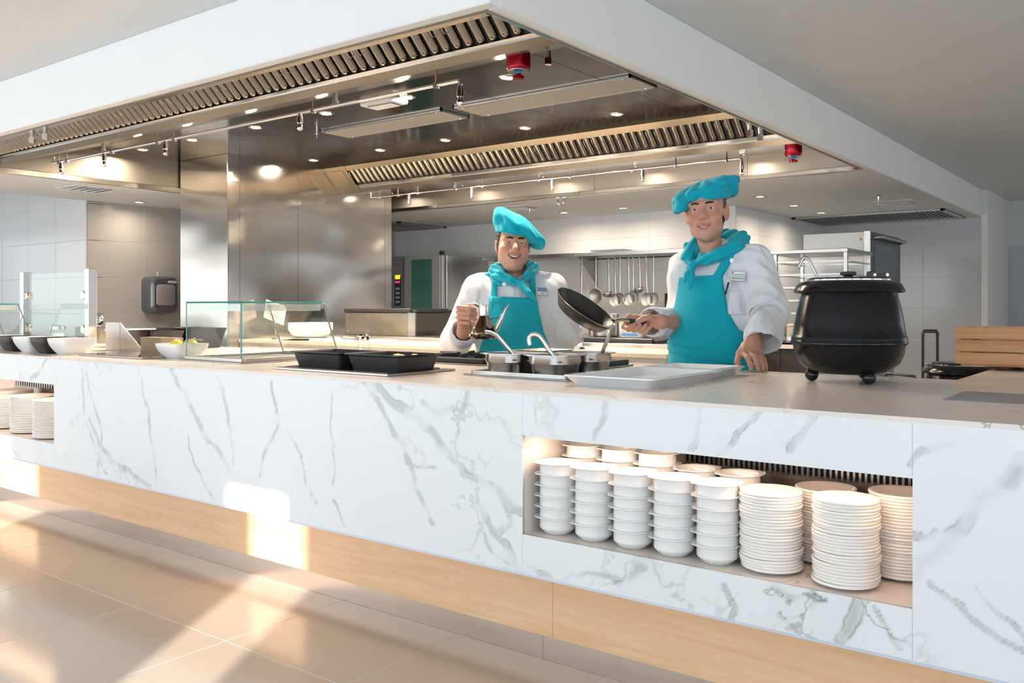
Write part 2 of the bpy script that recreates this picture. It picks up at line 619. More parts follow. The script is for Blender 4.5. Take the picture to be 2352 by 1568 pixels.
fl = struct(box('floor', -14, 7, FAC_Y - 0.1, 13, -0.06, -0.0008, M['floor_grout']))
fl_loc = fl.location.copy()
bm = bmesh.new()
bm_box(bm, -TS / 2 + 0.0018, TS / 2 - 0.0018, -TS / 2 + 0.0018, TS / 2 - 0.0018, -0.012, 0, 0.0004, 1)
tile_me = bm_mesh('tile', bm)
tile_me.materials.append(M['floor_tile'])
JX, JY = -2.715, 1.888
for i in range(-11, 7):
    for j in range(-6, 2):
        x = JX + (i + 0.5) * TS
        y = JY + (j + 0.5) * TS
        if x > 1.6 or (x > -0.6 and y < -1.5):
            continue
        o = obj('tile', tile_me, None, fl, loc=Vector((x, y, 0)) - fl_loc)
# kitchen floor
box('kitchen_flooring', -14, 7, JY + 2 * TS, 13, -0.012, 0, plain('kitchen_flooring', (0.36, 0.32, 0.28), 0.35), fl)

def wall_tiles(wall, axis, c, a0, a1, z0, z1, mat, tw=0.56, th=0.333, a_ref=None, z_ref=0.0, sign=-1):
    """rectangular tiles standing 5 mm proud of a wall; axis 'y': wall plane y=c, 'x': wall plane x=c"""
    g = 0.0022
    cache = {}
    wl = wall.location
    a_ref = a0 if a_ref is None else a_ref
    k0 = math.floor((a0 - a_ref) / tw)
    k1 = math.ceil((a1 - a_ref) / tw)
    r0 = math.floor((z0 - z_ref) / th)
    r1 = math.ceil((z1 - z_ref) / th)
    for k in range(k0, k1):
        u0 = max(a0, a_ref + k * tw)
        u1 = min(a1, a_ref + (k + 1) * tw)
        if u1 - u0 < 0.008:
            continue
        for r in range(r0, r1):
            v0 = max(z0, z_ref + r * th)
            v1 = min(z1, z_ref + (r + 1) * th)
            if v1 - v0 < 0.008:
                continue
            key = (round(u1 - u0, 3), round(v1 - v0, 3))
            if key not in cache:
                b_ = bmesh.new()
                hw, hh = key[0] / 2 - g, key[1] / 2 - g
                if axis == 'y':
                    bm_box(b_, -hw, hw, min(0, sign * 0.003), max(0, sign * 0.003), -hh, hh, 0.0012, 1)
                else:
                    bm_box(b_, min(0, sign * 0.003), max(0, sign * 0.003), -hw, hw, -hh, hh, 0.0012, 1)
                me = bm_mesh('tile', b_)
                me.materials.append(mat)
                cache[key] = me
            u, v = (u0 + u1) / 2, (v0 + v1) / 2
            p = Vector((u, c, v)) if axis == 'y' else Vector((c, u, v))
            obj('tile', cache[key], None, wall, loc=p - wl)

w = struct(box('wall_back', -9.0, -3.42, 7.97, 8.2, 0, 2.5, M['grout']))
wall_tiles(w, 'y', 7.97, -9.0, -3.42, 0.7, ZS, M['tile_wall'], z_ref=ZS - 7 * 0.333 - 0.25, a_ref=-3.42 - 0.36)
w = struct(box('wall_side', -3.60, -3.42, 8.2, 10.49, 0, 2.5, M['grout']))
wall_tiles(w, 'x', -3.42, 7.97, 10.49, 0.7, ZS, M['tile_wall'], z_ref=ZS - 7 * 0.333 - 0.25, sign=1)
w = struct(box('wall_far', -3.6, -1.7595, 10.49, 10.7, 0, 2.5, M['grout']))
wall_tiles(w, 'y', 10.49, -3.42, -1.759, 0.0, ZS, M['tile_cool'], a_ref=-2.334, tw=0.575, z_ref=ZS - 7 * 0.345 + 0.06, th=0.345)
struct(box('wall_far', -1.759, -1.70, 10.49, 12.0, 0, 2.5, M['wall_paint']))
w = struct(box('wall_far', -1.70, 7.0, 11.8, 12.0, 0, 2.5, M['grout']))
wall_tiles(w, 'y', 11.8, -1.70, 0.6, 0.4, 1.9, M['tile_cool'], z_ref=0.0)
w = struct(box('wall_left', -8.1, -7.92, 4.06, 8.2, 0, 2.5, M['grout']))
wall_tiles(w, 'x', -7.92, 4.06, 7.97, 0.7, ZS, M['tile_grey'], a_ref=4.06 + 0.546, z_ref=ZS - 7 * 0.333 - 0.02, sign=1)
w = struct(box('wall_left', -14, -7.92, 4.05, 4.2, 0, 2.9, M['grout']))
wall_tiles(w, 'y', 4.05, -11.5, -7.92, 0.4, 2.85, M['tile_wall'], a_ref=-7.92, z_ref=ZS - 7 * 0.333 - 0.02)
struct(box('wall_left', -14.1, -14, FAC_Y, 4.2, 0, 2.9, M['wall_paint']))
struct(box('wall_right', 7.0, 7.1, FAC_Y, 12, 0, 2.5, M['wall_paint']))

# ceilings: the dining room's, and the lower kitchen ceiling round the hood opening
struct(box('ceiling', -1.775, 7, FAC_Y, 12, ZC - 0.0005, ZC + 0.1, M['ceiling_paint']))
struct(box('ceiling', -14, -1.775, FAC_Y, YF + 0.02, ZC - 0.0005, ZC + 0.1, M['ceiling_paint']))
HX0, HX1, HY0, HY1 = -6.70, -1.812, 2.241, 6.40
struct(box('ceiling', -7.92, HX0 - 0.013, YF + 0.02, 8.2, ZS, ZS + 0.12, M['ceiling_paint']))
struct(box('ceiling', HX0, -1.78, HY1, 10.6, ZS, ZS + 0.12, M['ceiling_paint']))
struct(box('ceiling', -14, -7.94, YF, 4.06, 2.85, 2.95, M['ceiling_paint']))
struct(box('trim_4', -7.94, -7.92, YF, 4.05, ZS + 0.12, 2.95, M['fascia']))  # unseen panel added to keep the sun off the tiled wall
struct(box('ceiling', -14.2, 7.2, FAC_Y - 0.3, 12.2, 3.0, 3.1, M['ceiling_paint']))  # unseen roof slab added over everything to stop light leaks
struct(box('trim_3', -14, -7.94, YF, HY0, ZC, 2.95, M['fascia']))  # unseen panel added to close a gap that let sky light in
# the bulkhead round the hood
struct(box('trim_1', -14, -1.759, YF, HY0, ZS, ZC, M['fascia'], bevel=0.004))
struct(box('trim_2', HX1, -1.759, HY0, 10.49, ZS, ZC, M['fascia'], bevel=0.004))

# window wall behind the photographer: piers, sill beam and blinds added to block the sun, two gaps left
struct(box('wall_front', -14, 7, FAC_Y - 0.25, FAC_Y - 0.05, 2.33, 2.6, M['wall_paint']))
SL = [(-5.60 + (YF - FAC_Y + 0.15) * 0.6346, -5.10 + (YF - FAC_Y + 0.15) * 0.6346), (-3.135 + (YF - FAC_Y + 0.15) * 0.6346, -2.768 + (YF - FAC_Y + 0.15) * 0.6346)]
edges = [-14.0] + [v for s in SL for v in s] + [7.0]
for k in range(0, len(edges), 2):
    o = struct(box('window_%d' % (k // 2 + 1), edges[k], edges[k + 1], FAC_Y - 0.16, FAC_Y - 0.14, 0, 2.34, plain('roller_blind', (0.85, 0.86, 0.88), 0.9)))

# ------------------------------------------------------------------ ventilation hood
hood = thing('extractor_hood', 'large stainless steel extractor hood recessed in the ceiling above the cooking island', 'hood', (-4.2, 4.3, ZS))
SH = M['steel_hood']
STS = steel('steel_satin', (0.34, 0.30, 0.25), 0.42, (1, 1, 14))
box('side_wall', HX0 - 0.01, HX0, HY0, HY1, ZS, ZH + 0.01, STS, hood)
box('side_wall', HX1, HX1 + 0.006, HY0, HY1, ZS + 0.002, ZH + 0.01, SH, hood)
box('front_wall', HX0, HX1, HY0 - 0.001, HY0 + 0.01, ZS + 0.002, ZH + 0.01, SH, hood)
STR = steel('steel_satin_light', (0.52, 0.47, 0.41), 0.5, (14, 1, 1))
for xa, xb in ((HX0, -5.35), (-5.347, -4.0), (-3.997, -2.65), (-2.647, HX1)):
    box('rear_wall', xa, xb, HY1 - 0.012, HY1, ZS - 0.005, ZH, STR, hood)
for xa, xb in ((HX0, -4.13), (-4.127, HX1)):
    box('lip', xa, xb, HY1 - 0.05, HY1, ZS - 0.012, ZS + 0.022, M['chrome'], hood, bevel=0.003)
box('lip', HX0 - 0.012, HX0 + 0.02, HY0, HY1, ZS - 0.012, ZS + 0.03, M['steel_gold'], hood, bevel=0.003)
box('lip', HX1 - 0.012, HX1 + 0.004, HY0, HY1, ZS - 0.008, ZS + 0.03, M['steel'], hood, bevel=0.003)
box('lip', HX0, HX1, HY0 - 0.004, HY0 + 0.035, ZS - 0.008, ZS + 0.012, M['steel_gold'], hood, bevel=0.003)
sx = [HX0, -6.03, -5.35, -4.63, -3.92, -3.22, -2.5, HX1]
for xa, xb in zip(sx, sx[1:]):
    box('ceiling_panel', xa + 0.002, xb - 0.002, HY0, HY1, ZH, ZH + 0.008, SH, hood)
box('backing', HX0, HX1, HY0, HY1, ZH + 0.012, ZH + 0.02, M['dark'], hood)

R2 = math.sqrt(0.5)
BZ = {2.765: 2.175, 5.41: 2.19}
def bank_pt(Yb, X, s, d):
    return (X, Yb - s * R2 - d * R2, BZ[Yb] + s * R2 - d * R2)

def bank_strip(name, Yb, x0, x1, s0, s1, d0, d1, mat):
    V = [Vector(bank_pt(Yb, x, s, d)) - hood.location for x in (x0, x1) for s in (s0, s1) for d in (d0, d1)]
    F = [(0, 1, 3, 2), (4, 6, 7, 5), (0, 4, 5, 1), (2, 3, 7, 6), (0, 2, 6, 4), (1, 5, 7, 3)]
    b_ = bmesh.new()
    bv = [b_.verts.new(v) for v in V]
    for f in F:
        b_.faces.new([bv[i] for i in f])
    bmesh.ops.recalc_face_normals(b_, faces=b_.faces)
    return obj(name, bm_mesh(name, b_), mat, hood)

# one baffle: a rounded channel, in a frame where x runs along the hood, y up the slope, z outwards
def baffle_mesh(w=0.040, L=0.162):
    prof = []
    for k in range(7):
        a = PI * k / 6
        prof.append((-math.cos(a) * w / 2, math.sin(a) * 0.020))
    stations = [(0.0, 0.35), (0.006, 0.75), (0.016, 0.97), (0.03, 1.0), (L, 1.0)]
    V = []
    for y, sc in stations:
        for px, pz in prof:
            V.append((px * (0.55 + 0.45 * sc), y, pz * sc))
    n = len(prof)
    F = []
    for i in range(len(stations) - 1):
        for k in range(n - 1):
            F.append((i * n + k, i * n + k + 1, (i + 1) * n + k + 1, (i + 1) * n + k))
    F.append(tuple(range(n - 1, -1, -1)))
    me = mesh_from('baffle', V, F, True)
    me.materials.append(M['baffle'])
    return me
BAF = baffle_mesh()
ha, hf = tube_data([(0.0, 0, 0), (0.001, 0.0, 0.022), (0.001, 0.012, 0.03), (0.001, 0.06, 0.03), (0.001, 0.072, 0.022), (0.0, 0.072, 0.0)], 0.0022, 6)
HAND = mesh_from('handle', ha, hf, True)
HAND.materials.append(M['chrome'])
def bank(Yb, x0, x1, joints):
    s1, s2 = (0.040, 0.056) if Yb < 3 else (0.046, 0.076)
    bank_strip('lower_frame', Yb, x0, x1, 0.0, s1, -0.02, 0.0, M['steel_gold'])
    bank_strip('gutter', Yb, joints[0], joints[-1], s1, s2, -0.03, -0.010, M['chrome'])
    bank_strip('upper_frame', Yb, x0, x1, 0.238, 0.292, -0.02, 0.0, M['steel_gold'])
    bank_strip('backing', Yb, x0, x1, 0.02, 0.27, -0.06, -0.05, M['dark'])
    for a, b_ in zip(joints, joints[1:]):
        e = bpy.data.objects.new('baffle_filter', None)
        e.parent = hood
        e.location = Vector(bank_pt(Yb, (a + b_) / 2, s2 + 0.002, -0.022)) - hood.location
        # local axes: x along the hood, y up the slope, z outwards
        mm = Matrix.Identity(3)
        mm.col[0] = (1, 0, 0)
        mm.col[1] = (0, -R2, R2)
        mm.col[2] = (0, -R2, -R2)
        e.rotation_euler = mm.to_euler()
        link(e)
        W = b_ - a
        n = 8
        for k in range(n):
            obj('baffle', BAF, None, e, loc=(-W / 2 + (k + 0.5) * W / n, 0, 0))
        for sgn in (-1, 1):
            obj('handle', HAND, None, e, loc=(sgn * (W / 2 - 0.032), 0.085, 0.016))
        b2 = bmesh.new()
        bm_box(b2, -W / 2 + 0.002, W / 2 - 0.002, -0.004, 0.165, -0.012, -0.006)
        obj('filter_back', bm_mesh('filter_back', b2), M['iron'], e)
FJ = [-6.58] + [-6.27 + 0.4855 * k for k in range(10)]
FJ = [j for j in FJ if j < -1.86] + [-1.84]
bank(2.765, -6.69, HX1, FJ)
RJ = [-5.785 + 0.49 * k for k in range(9)]
RJ = [j for j in RJ if j < -2.0] + [-1.84]
bank(5.41, -6.03, HX1, RJ)
bank_strip('end_plate', 5.41, -6.03, -5.79, 0.0, 0.292, -0.02, 0.004, M['steel_gold'])
bank_strip('cover_plate', 5.41, -5.99, -5.84, 0.04, 0.25, 0.002, 0.009, M['steel_gold'])
bank_strip('end_plate', 2.765, -6.69, -6.585, 0.0, 0.292, -0.02, 0.004, M['steel_gold'])
def under(name, x0, x1, ya, za, yb, zb, mat):
    return poly_prism(name, [(ya - hood.location.y, za - hood.location.z), (yb - hood.location.y, zb - hood.location.z),
                             (yb - hood.location.y, zb + 0.01 - hood.location.z), (ya - hood.location.y, za + 0.01 - hood.location.z)],
                      'x', x0 - hood.location.x, x1 - hood.location.x, mat, hood)
under('plenum_bottom', -6.69, HX1, 2.765, 2.175, 3.45, ZH, M['steel_gold'])
for xa, xb in ((-6.69, -4.13), (-4.127, HX1)):
    under('plenum_bottom', xa, xb, 5.41, 2.19, HY1 - 0.012, 2.32, M['steel'])

# steel column carrying the hood
col = thing('steel_column', 'tall column clad in brushed stainless steel sheets under the hood', 'column', (-6.35, 5.1, 0))
SCm = M['steel_col']
box('front_sheet', -6.68, -6.03, 4.21, 4.222, 0, ZH, SCm, col, bevel=0.002)
box('corner_sheet', -6.042, -6.03, 4.2225, 4.325, 0, ZH, SCm, col)
box('side_sheet', -6.042, -6.03, 4.328, 4.905, 0, ZH, SCm, col)
box('side_sheet', -6.042, -6.03, 4.908, 5.93, 0, ZH, SCm, col)
box('side_sheet', -6.042, -6.03, 5.933, 6.02, 0, ZH, SCm, col)
box('core', -6.67, -6.045, 4.225, 6.02, 0, ZH - 0.002, M['steel'], col)

# fire-suppression pipes under the two plenums
def nozzle_pipe(Yp_, zp, xa, xb, noz, rods, stubs, up_z, label):
    p = thing('nozzle_pipe', label, 'pipe', (xa, Yp_, zp), group='suppression pipes under the hood')
    tube('pipe', [(0, 0, 0.045), (0, 0, 0.012), (0.006, 0, 0.003), (0.016, 0, 0), (xb - xa - 0.012, 0, 0), (xb - xa - 0.003, 0, -0.003), (xb - xa, 0, -0.012), (xb - xa, 0, -0.03)], 0.009, M['chrome'], p, 10)
    for x in rods:
        r = tube('hanger_rod', [(x - xa, 0, 0), (x - xa, 0, up_z)], 0.0045, M['chrome'], p, 6)
        lathe('clamp', [(0, -0.014), (0.014, -0.014), (0.014, 0.004), (0.008, 0.012), (0, 0.012)], M['steel'], p, 8, loc=(x - xa, 0, 0))
    for x in noz:
        e = lathe('nozzle', [(0, 0), (0.013, 0), (0.013, -0.016), (0.016, -0.018), (0.016, -0.045), (0.011, -0.05), (0.012, -0.06), (0.015, -0.072), (0.009, -0.084), (0, -0.086)], M['chrome'], p, 10, loc=(x - xa, 0, -0.004 if x != noz[-1] else -0.025))
    for x in stubs:
        lathe('drain_stub', [(0, up_z), (0.011, up_z), (0.011, 0.035), (0.017, 0.034), (0.017, 0.006), (0, 0.004)], M['steel'], p, 8, loc=(x - xa, 0.03, 0))
    return p
nozzle_pipe(2.91, 2.157, -6.13, -2.50, [-6.02, -5.46, -4.77, -3.71 + 0.15, -2.50], [-6.05, -5.94, -5.37, -4.85, -4.68, -3.46, -2.64], [-5.53, -3.33], 0.075,
            'thin chrome nozzle pipe hung under the front row of baffles')
nozzle_pipe(5.45, 2.140, -5.71, -2.30, [-5.25, -4.56, -3.78, -3.02, -2.30], [-5.60, -5.38, -5.15, -4.72, -4.45, -3.90, -3.62, -3.10, -2.765, -2.40], [-4.76], 0.056,
            'thin chrome nozzle pipe hung under the rear row of baffles')

def pipe_fitting(loc, label):
    f = thing('pipe_fitting', label, 'pipe fitting', loc, group='hex pipe fittings hanging under the hood')
    lathe('stem', [(0, 0.0), (0.011, 0.0), (0.011, -0.035), (0, -0.035)], M['steel'], f, 10)
    lathe('hex_nut', [(0, -0.03), (0.017, -0.031), (0.017, -0.062), (0.012, -0.064), (0, -0.062)], M['chrome'], f, 6, smooth=False)
    return f
for x in (-5.02, -4.87):
    pipe_fitting((x, 2.27, ZS - 0.004), 'hex fitting hanging from the front lip of the hood')
for y in (4.46, 4.60):
    pipe_fitting((-1.835, y, ZS - 0.004), 'hex fitting hanging from the right lip of the hood')
for x in (-4.49, -4.42):
    pipe_fitting((x, 6.56, ZS), 'small hex fitting hanging from the kitchen ceiling behind the hood')
pipe_fitting((-2.29, 3.27, 2.33), 'hex fitting hanging beside the red alarm unit')

def red_unit(loc, label):
    r = thing('fire_release_unit', label, 'fire release', loc, group='red release units inside the hood')
    lathe('housing', [(0, 0.0), (0.055, 0.0), (0.055, -0.06), (0.048, -0.075), (0.0, -0.075)], M['red'], r, 28)
    lathe('ring_plate', [(0.0, -0.0755), (0.046, -0.0755), (0.045, -0.0785), (0.0, -0.0785)], M['steel'], r, 24)
    lathe('button', [(0, -0.078), (0.012, -0.078), (0.012, -0.098), (0.026, -0.100), (0.026, -0.112), (0, -0.114)], M['red'], r, 16)
    wbox('seal_tag', -0.004, 0.035, -0.03, -0.02, -0.094, -0.080, M['blue_tag'], r, 0.003)
    V, F = tube_data([(-0.035 + 0.02 * math.cos(a), -0.01 + 0.02 * math.sin(a), -0.092) for a in np.linspace(0, 2 * PI, 13)], 0.0025, 6)
    obj('pull_ring', mesh_from('pull_ring', V, F, True), M['chrome'], r)
    return r
red_unit((-2.36, 3.14, 2.30), 'red fire release unit with a blue seal beside the front nozzle pipe')
red_unit((-2.03, 5.64, 2.225), 'red fire release unit near the rear right corner of the hood')

# recessed downlights
def downlight(loc, power, label, group, cone=170, r=0.032, col=(1.0, 0.84, 0.66)):
    d = thing('downlight', label, 'ceiling light', loc, group=group)
    lathe('ring', [(r + 0.002, 0.004), (r + 0.002, -0.002), (r + 0.006, -0.006), (r + 0.016, -0.003), (r + 0.018, 0.0)], M['chrome'], d, 24)
    lathe('lens', [(0, -0.001), (r + 0.003, -0.001), (r + 0.003, 0.0005), (0, 0.0005)], M['lamp_glow'], d, 20)
    l = bpy.data.lights.new('lamp', 'AREA')
    l.shape = 'DISK'
    l.size = 2 * r
    l.energy = power
    l.color = col
    l.spread = math.radians(cone)
    o = bpy.data.objects.new('lamp', l)
    o.parent = d
    o.location = (0, 0, -0.012)
    link(o)
    return d
for x in (-6.41, -5.75, -5.01, -4.30, -3.60, -2.87):
    downlight((x, 3.72, ZH), 18.5, 'small round warm downlight in the front row inside the hood', 'hood downlights')
for x in (-5.75, -4.97, -4.30, -3.58, -2.865):
    downlight((x, 4.84, ZH), 18.5, 'small round warm downlight in the rear row inside the hood', 'hood downlights')
for x, y in ((-5.05, 7.49), (-4.36, 7.49), (-2.97, 7.44)):
    downlight((x, y, ZS), 6, 'white recessed downlight in the kitchen ceiling before the utensil wall', 'kitchen ceiling downlights', 165, 0.035)
for x, y in ((-2.98, 8.30), (-2.98, 9.08)):
    downlight((x, y, ZS), 6, 'white recessed downlight in the kitchen ceiling near the dark grille', 'kitchen ceiling downlights', 165, 0.035)
downlight((-7.64, 4.40, ZS), 2.5, 'white recessed downlight above the paper dispenser', 'kitchen ceiling downlights', 165, 0.035)

for x in (-6.2, -5.3, -4.4, -3.5, -2.6):
    downlight((x, 6.18, 2.19 + 0.138 * (6.18 - 5.41)), 1.8, 'small warm downlight behind the rear baffles, close to the rear wall of the hood', 'hood downlights', 170, 0.022)

# supply-air panels, emergency lamp, sprinkler in the hood
def air_panel(x0, x1, y0, y1, label):
    p = thing('air_panel', label, 'air vent', ((x0 + x1) / 2, (y0 + y1) / 2, ZH - 0.012), group='perforated supply panels in the hood')
    hx, hy = (x1 - x0) / 2, (y1 - y0) / 2
    wbox('plate', -hx + 0.012, hx - 0.012, -hy + 0.012, hy - 0.012, 0, 0.006, perf, p)
    for a in ((-hx, hx, -hy, -hy + 0.014), (-hx, hx, hy - 0.014, hy), (-hx, -hx + 0.014, -hy, hy), (hx - 0.014, hx, -hy, hy)):
        wbox('rim', *a, -0.002, 0.011, M['steel'], p, 0.001)
    for a, b_ in ((-hx + 0.06, -hy + 0.02), (hx - 0.06, -hy + 0.02), (-hx + 0.06, hy - 0.02), (hx - 0.06, hy - 0.02)):
        lathe('screw', [(0, -0.004), (0.005, -0.003), (0.006, 0.001)], M['chrome'], p, 8, loc=(a, b_, -0.001))
def perf_mat():
    m, nt, b = new_mat('perforated_panel')
    v = mapped(nt, (1, 1, 1), 'obj')
    w1 = N(nt, 'ShaderNodeTexWave')
    w1.inputs['Scale'].default_value = 28
    w1.bands_direction = 'Y'
    nt.links.new(v, w1.inputs['Vector'])
    nt.links.new(mixc(nt, w1.outputs[1], (0.36, 0.35, 0.34), (0.55, 0.54, 0.52)), b.inputs['Base Color'])
    b.inputs['Roughness'].default_value = 0.45
    b.inputs['Metallic'].default_value = 0.6
    return m
perf = perf_mat()
air_panel(-4.76, -3.64, 4.06, 4.33, 'flat grey perforated air panel hanging beside the column')
air_panel(-3.55, -2.32, 4.06, 4.35, 'long grey perforated air panel near the right lip of the hood')
em = thing('emergency_lamp', 'white flat emergency lamp under the hood beside the nozzle pipe', 'lamp', (-3.76, 3.69, ZH))
wbox('body', -0.135, 0.135, -0.07, 0.07, -0.03, 0, M['white_plas'], em, 0.008, 2)
wbox('diffuser', -0.10, 0.10, -0.045, 0.045, -0.040, -0.030, M['frame_white'], em, 0.006, 2)
sp = thing('sprinkler', 'small chrome sprinkler head under the hood ceiling before the column', 'sprinkler', (-4.74, 4.02, ZH))
lathe('stem', [(0, 0), (0.007, 0), (0.007, -0.03), (0.018, -0.032), (0.018, -0.036), (0.006, -0.038), (0.004, -0.06), (0, -0.06)], M['chrome'], sp, 12)

# ceiling fittings of the kitchen
def ceiling_vent(x, y, label, sx=0.17, sy=0.17):
    v = thing('ceiling_vent', label, 'air vent', (x, y, ZS), group='square vents in the kitchen ceiling')
    wbox('frame', -sx, sx, -sy, sy, -0.006, 0, M['frame_white'], v, 0.002)
    for k in range(5):
        yy = -sy + 0.035 + k * (2 * sy - 0.07) / 4
        b_ = bmesh.new()
        bm_box(b_, -sx + 0.03, sx - 0.03, -0.02, 0.02, -0.003, 0.0, rot=Matrix.Rotation(math.radians(25), 3, 'X'))
        obj('louvre', bm_mesh('louvre', b_), M['frame_white'], v, loc=(0, yy, -0.014))
ceiling_vent(-7.09, 3.63, 'white square ceiling vent by the bright wall')
ceiling_vent(-5.14, 6.83, 'white square ceiling vent above the chef with the oil can', 0.2, 0.12)
ceiling_vent(-2.14, 8.61, 'white square ceiling vent near the dark grille')
for loc, lb in (((-2.13, 7.97, ZS), 'chrome sprinkler head in the kitchen ceiling beside the right bulkhead'), ((-5.05, 6.90, ZS), 'chrome sprinkler head in the kitchen ceiling beside a vent')):
    s = thing('sprinkler', lb, 'sprinkler', loc, group='ceiling sprinklers')
    lathe('rose', [(0, 0), (0.03, 0), (0.026, -0.008), (0.01, -0.012), (0.008, -0.03), (0, -0.03)], M['chrome'], s, 14)
    lathe('deflector', [(0, -0.03), (0.006, -0.03), (0.005, -0.05), (0.017, -0.052), (0.017, -0.055), (0, -0.056)], M['chrome'], s, 12)

def ceiling_grille(x0, x1, y0, y1, label, nb):
    g = thing('ceiling_grille', label, 'grille', ((x0 + x1) / 2, (y0 + y1) / 2, ZS), group='filter grilles in the kitchen ceiling')
    hx, hy = (x1 - x0) / 2, (y1 - y0) / 2
    for a in ((-hx, hx, -hy, -hy + 0.04), (-hx, hx, hy - 0.04, hy), (-hx, -hx + 0.04, -hy, hy), (hx - 0.04, hx, -hy, hy)):
        wbox('frame', *a, -0.02, 0, M['steel'], g, 0.003)
    wbox('backing', -hx, hx, -hy, hy, -0.003, 0, M['dark'], g)
    b_ = bmesh.new()
    bm_box(b_, -0.008, 0.008, -hy + 0.04, hy - 0.04, -0.016, -0.004, 0.003)
    me = bm_mesh('slat', b_)
    me.materials.append(M['steel'])
    for k in range(nb):
        obj('slat', me, None, g, loc=(-hx + 0.07 + k * (2 * hx - 0.14) / (nb - 1), 0, 0))
ceiling_grille(-3.40, -1.90, 9.40, 10.40, 'long dark slatted filter grille above the oven by the far wall', 30)
ceiling_grille(-8.05 + 0.2, -7.05, 7.15, 7.95, 'dark slatted filter grille above the combi oven', 14)
# ------------------------------------------------------------------ serving counter
M['lamp_strip'] = emit('lamp_strip', (1.0, 0.80, 0.62), 6.0)
CX0, CX1 = -11.0, 1.6
CORNER_X, YB = -0.65, 3.42
cnt = thing('serving_counter', 'long white marble serving counter base with oak band and steel plinth', 'counter', (-2.5, 2.6, 0))
MB_ = M['marble']
ZM0, ZM1, TOPT = 0.3665, ZT - 0.012, 0.012
NA = (-1.63, -0.51)                      # right niche
NL = (-6.9, -4.607)                      # left niche
NZ0, NZ1, ND = 0.485, 0.786, 0.42
G = 0.0003
def panel(x0, x1, z0, z1):
    # a slab with a fine grid on its face, which carries the pattern of the stone
    st = 0.0045 if x1 > -6 and x0 < 0.5 else 0.05
    nx, nz = max(2, int((x1 - x0) / st)), max(2, int((z1 - z0) / st))
    gx, gz = np.meshgrid(np.linspace(x0 + G, x1 - G, nx), np.linspace(z0, z1, nz), indexing='ij')
    V = np.stack([gx - cnt.location.x, np.full_like(gx, YF - cnt.location.y), gz - cnt.location.z], -1).reshape(-1, 3)
    idx = np.arange(nx * nz).reshape(nx, nz)
    F = np.stack([idx[:-1, :-1], idx[1:, :-1], idx[1:, 1:], idx[:-1, 1:]], -1).reshape(-1, 4)
    o8 = len(V)
    B = np.array([(x, y, z) for x in (x0 + G, x1 - G) for y in (YF, YF + 0.012) for z in (z0, z1)]) - np.array(cnt.location)
    F8 = np.array(((4, 6, 7, 5), (0, 1, 3, 2), (2, 3, 7, 6), (0, 2, 6, 4), (1, 5, 7, 3))) + o8
    me = mesh_np('marble_panel', np.vstack([V, B]), np.vstack([F, F8]), False)
    at = me.attributes.new('vein', 'FLOAT', 'POINT')
    fv = np.concatenate([vein_field(gx.ravel(), gz.ravel()), np.zeros(8)]).astype(np.float32)
    at.data.foreach_set('value', fv)
    obj('marble_panel', me, MB_, cnt)
panel(CX0, NL[0], ZM0, ZM1)
panel(NL[0], NL[1], ZM0, NZ0)
panel(NL[0], NL[1], NZ1, ZM1)
panel(NL[1], NA[0], ZM0, ZM1)
panel(NA[0], NA[1], ZM0, NZ0)
panel(NA[0], NA[1], NZ1, ZM1)
panel(NA[1], 0.75, ZM0, ZM1)
panel(0.75, CX1, ZM0, ZM1)
box('edge_profile', CX0, CX1, YF + 0.004, YF + 0.10, ZM0 - 0.009, ZM0 - 0.0005, plain('alu_profile', (0.60, 0.68, 0.78), 0.35, 0.3), cnt)
box('underside', CX0, CX1, YF + 0.02, 2.45, ZM0 - 0.004, ZM0 + 0.02, M['frame_white'], cnt)
for xa, xb in ((CX0, -7.6), (-7.6, -4.55), (-4.55, -1.66), (-1.66, CX1)):
    box('oak_panel', xa + G, xb - G, 2.395, 2.42, 0.098, ZM0 - 0.004, M['wood_panel'], cnt, 0.001)
for xa, xb in ((CX0, -4.66), (-4.66, -1.73), (-1.73, CX1)):
    box('plinth', xa + G, xb - G, 2.44, 2.46, 0.0, 0.10, M['plinth'], cnt, 0.001)
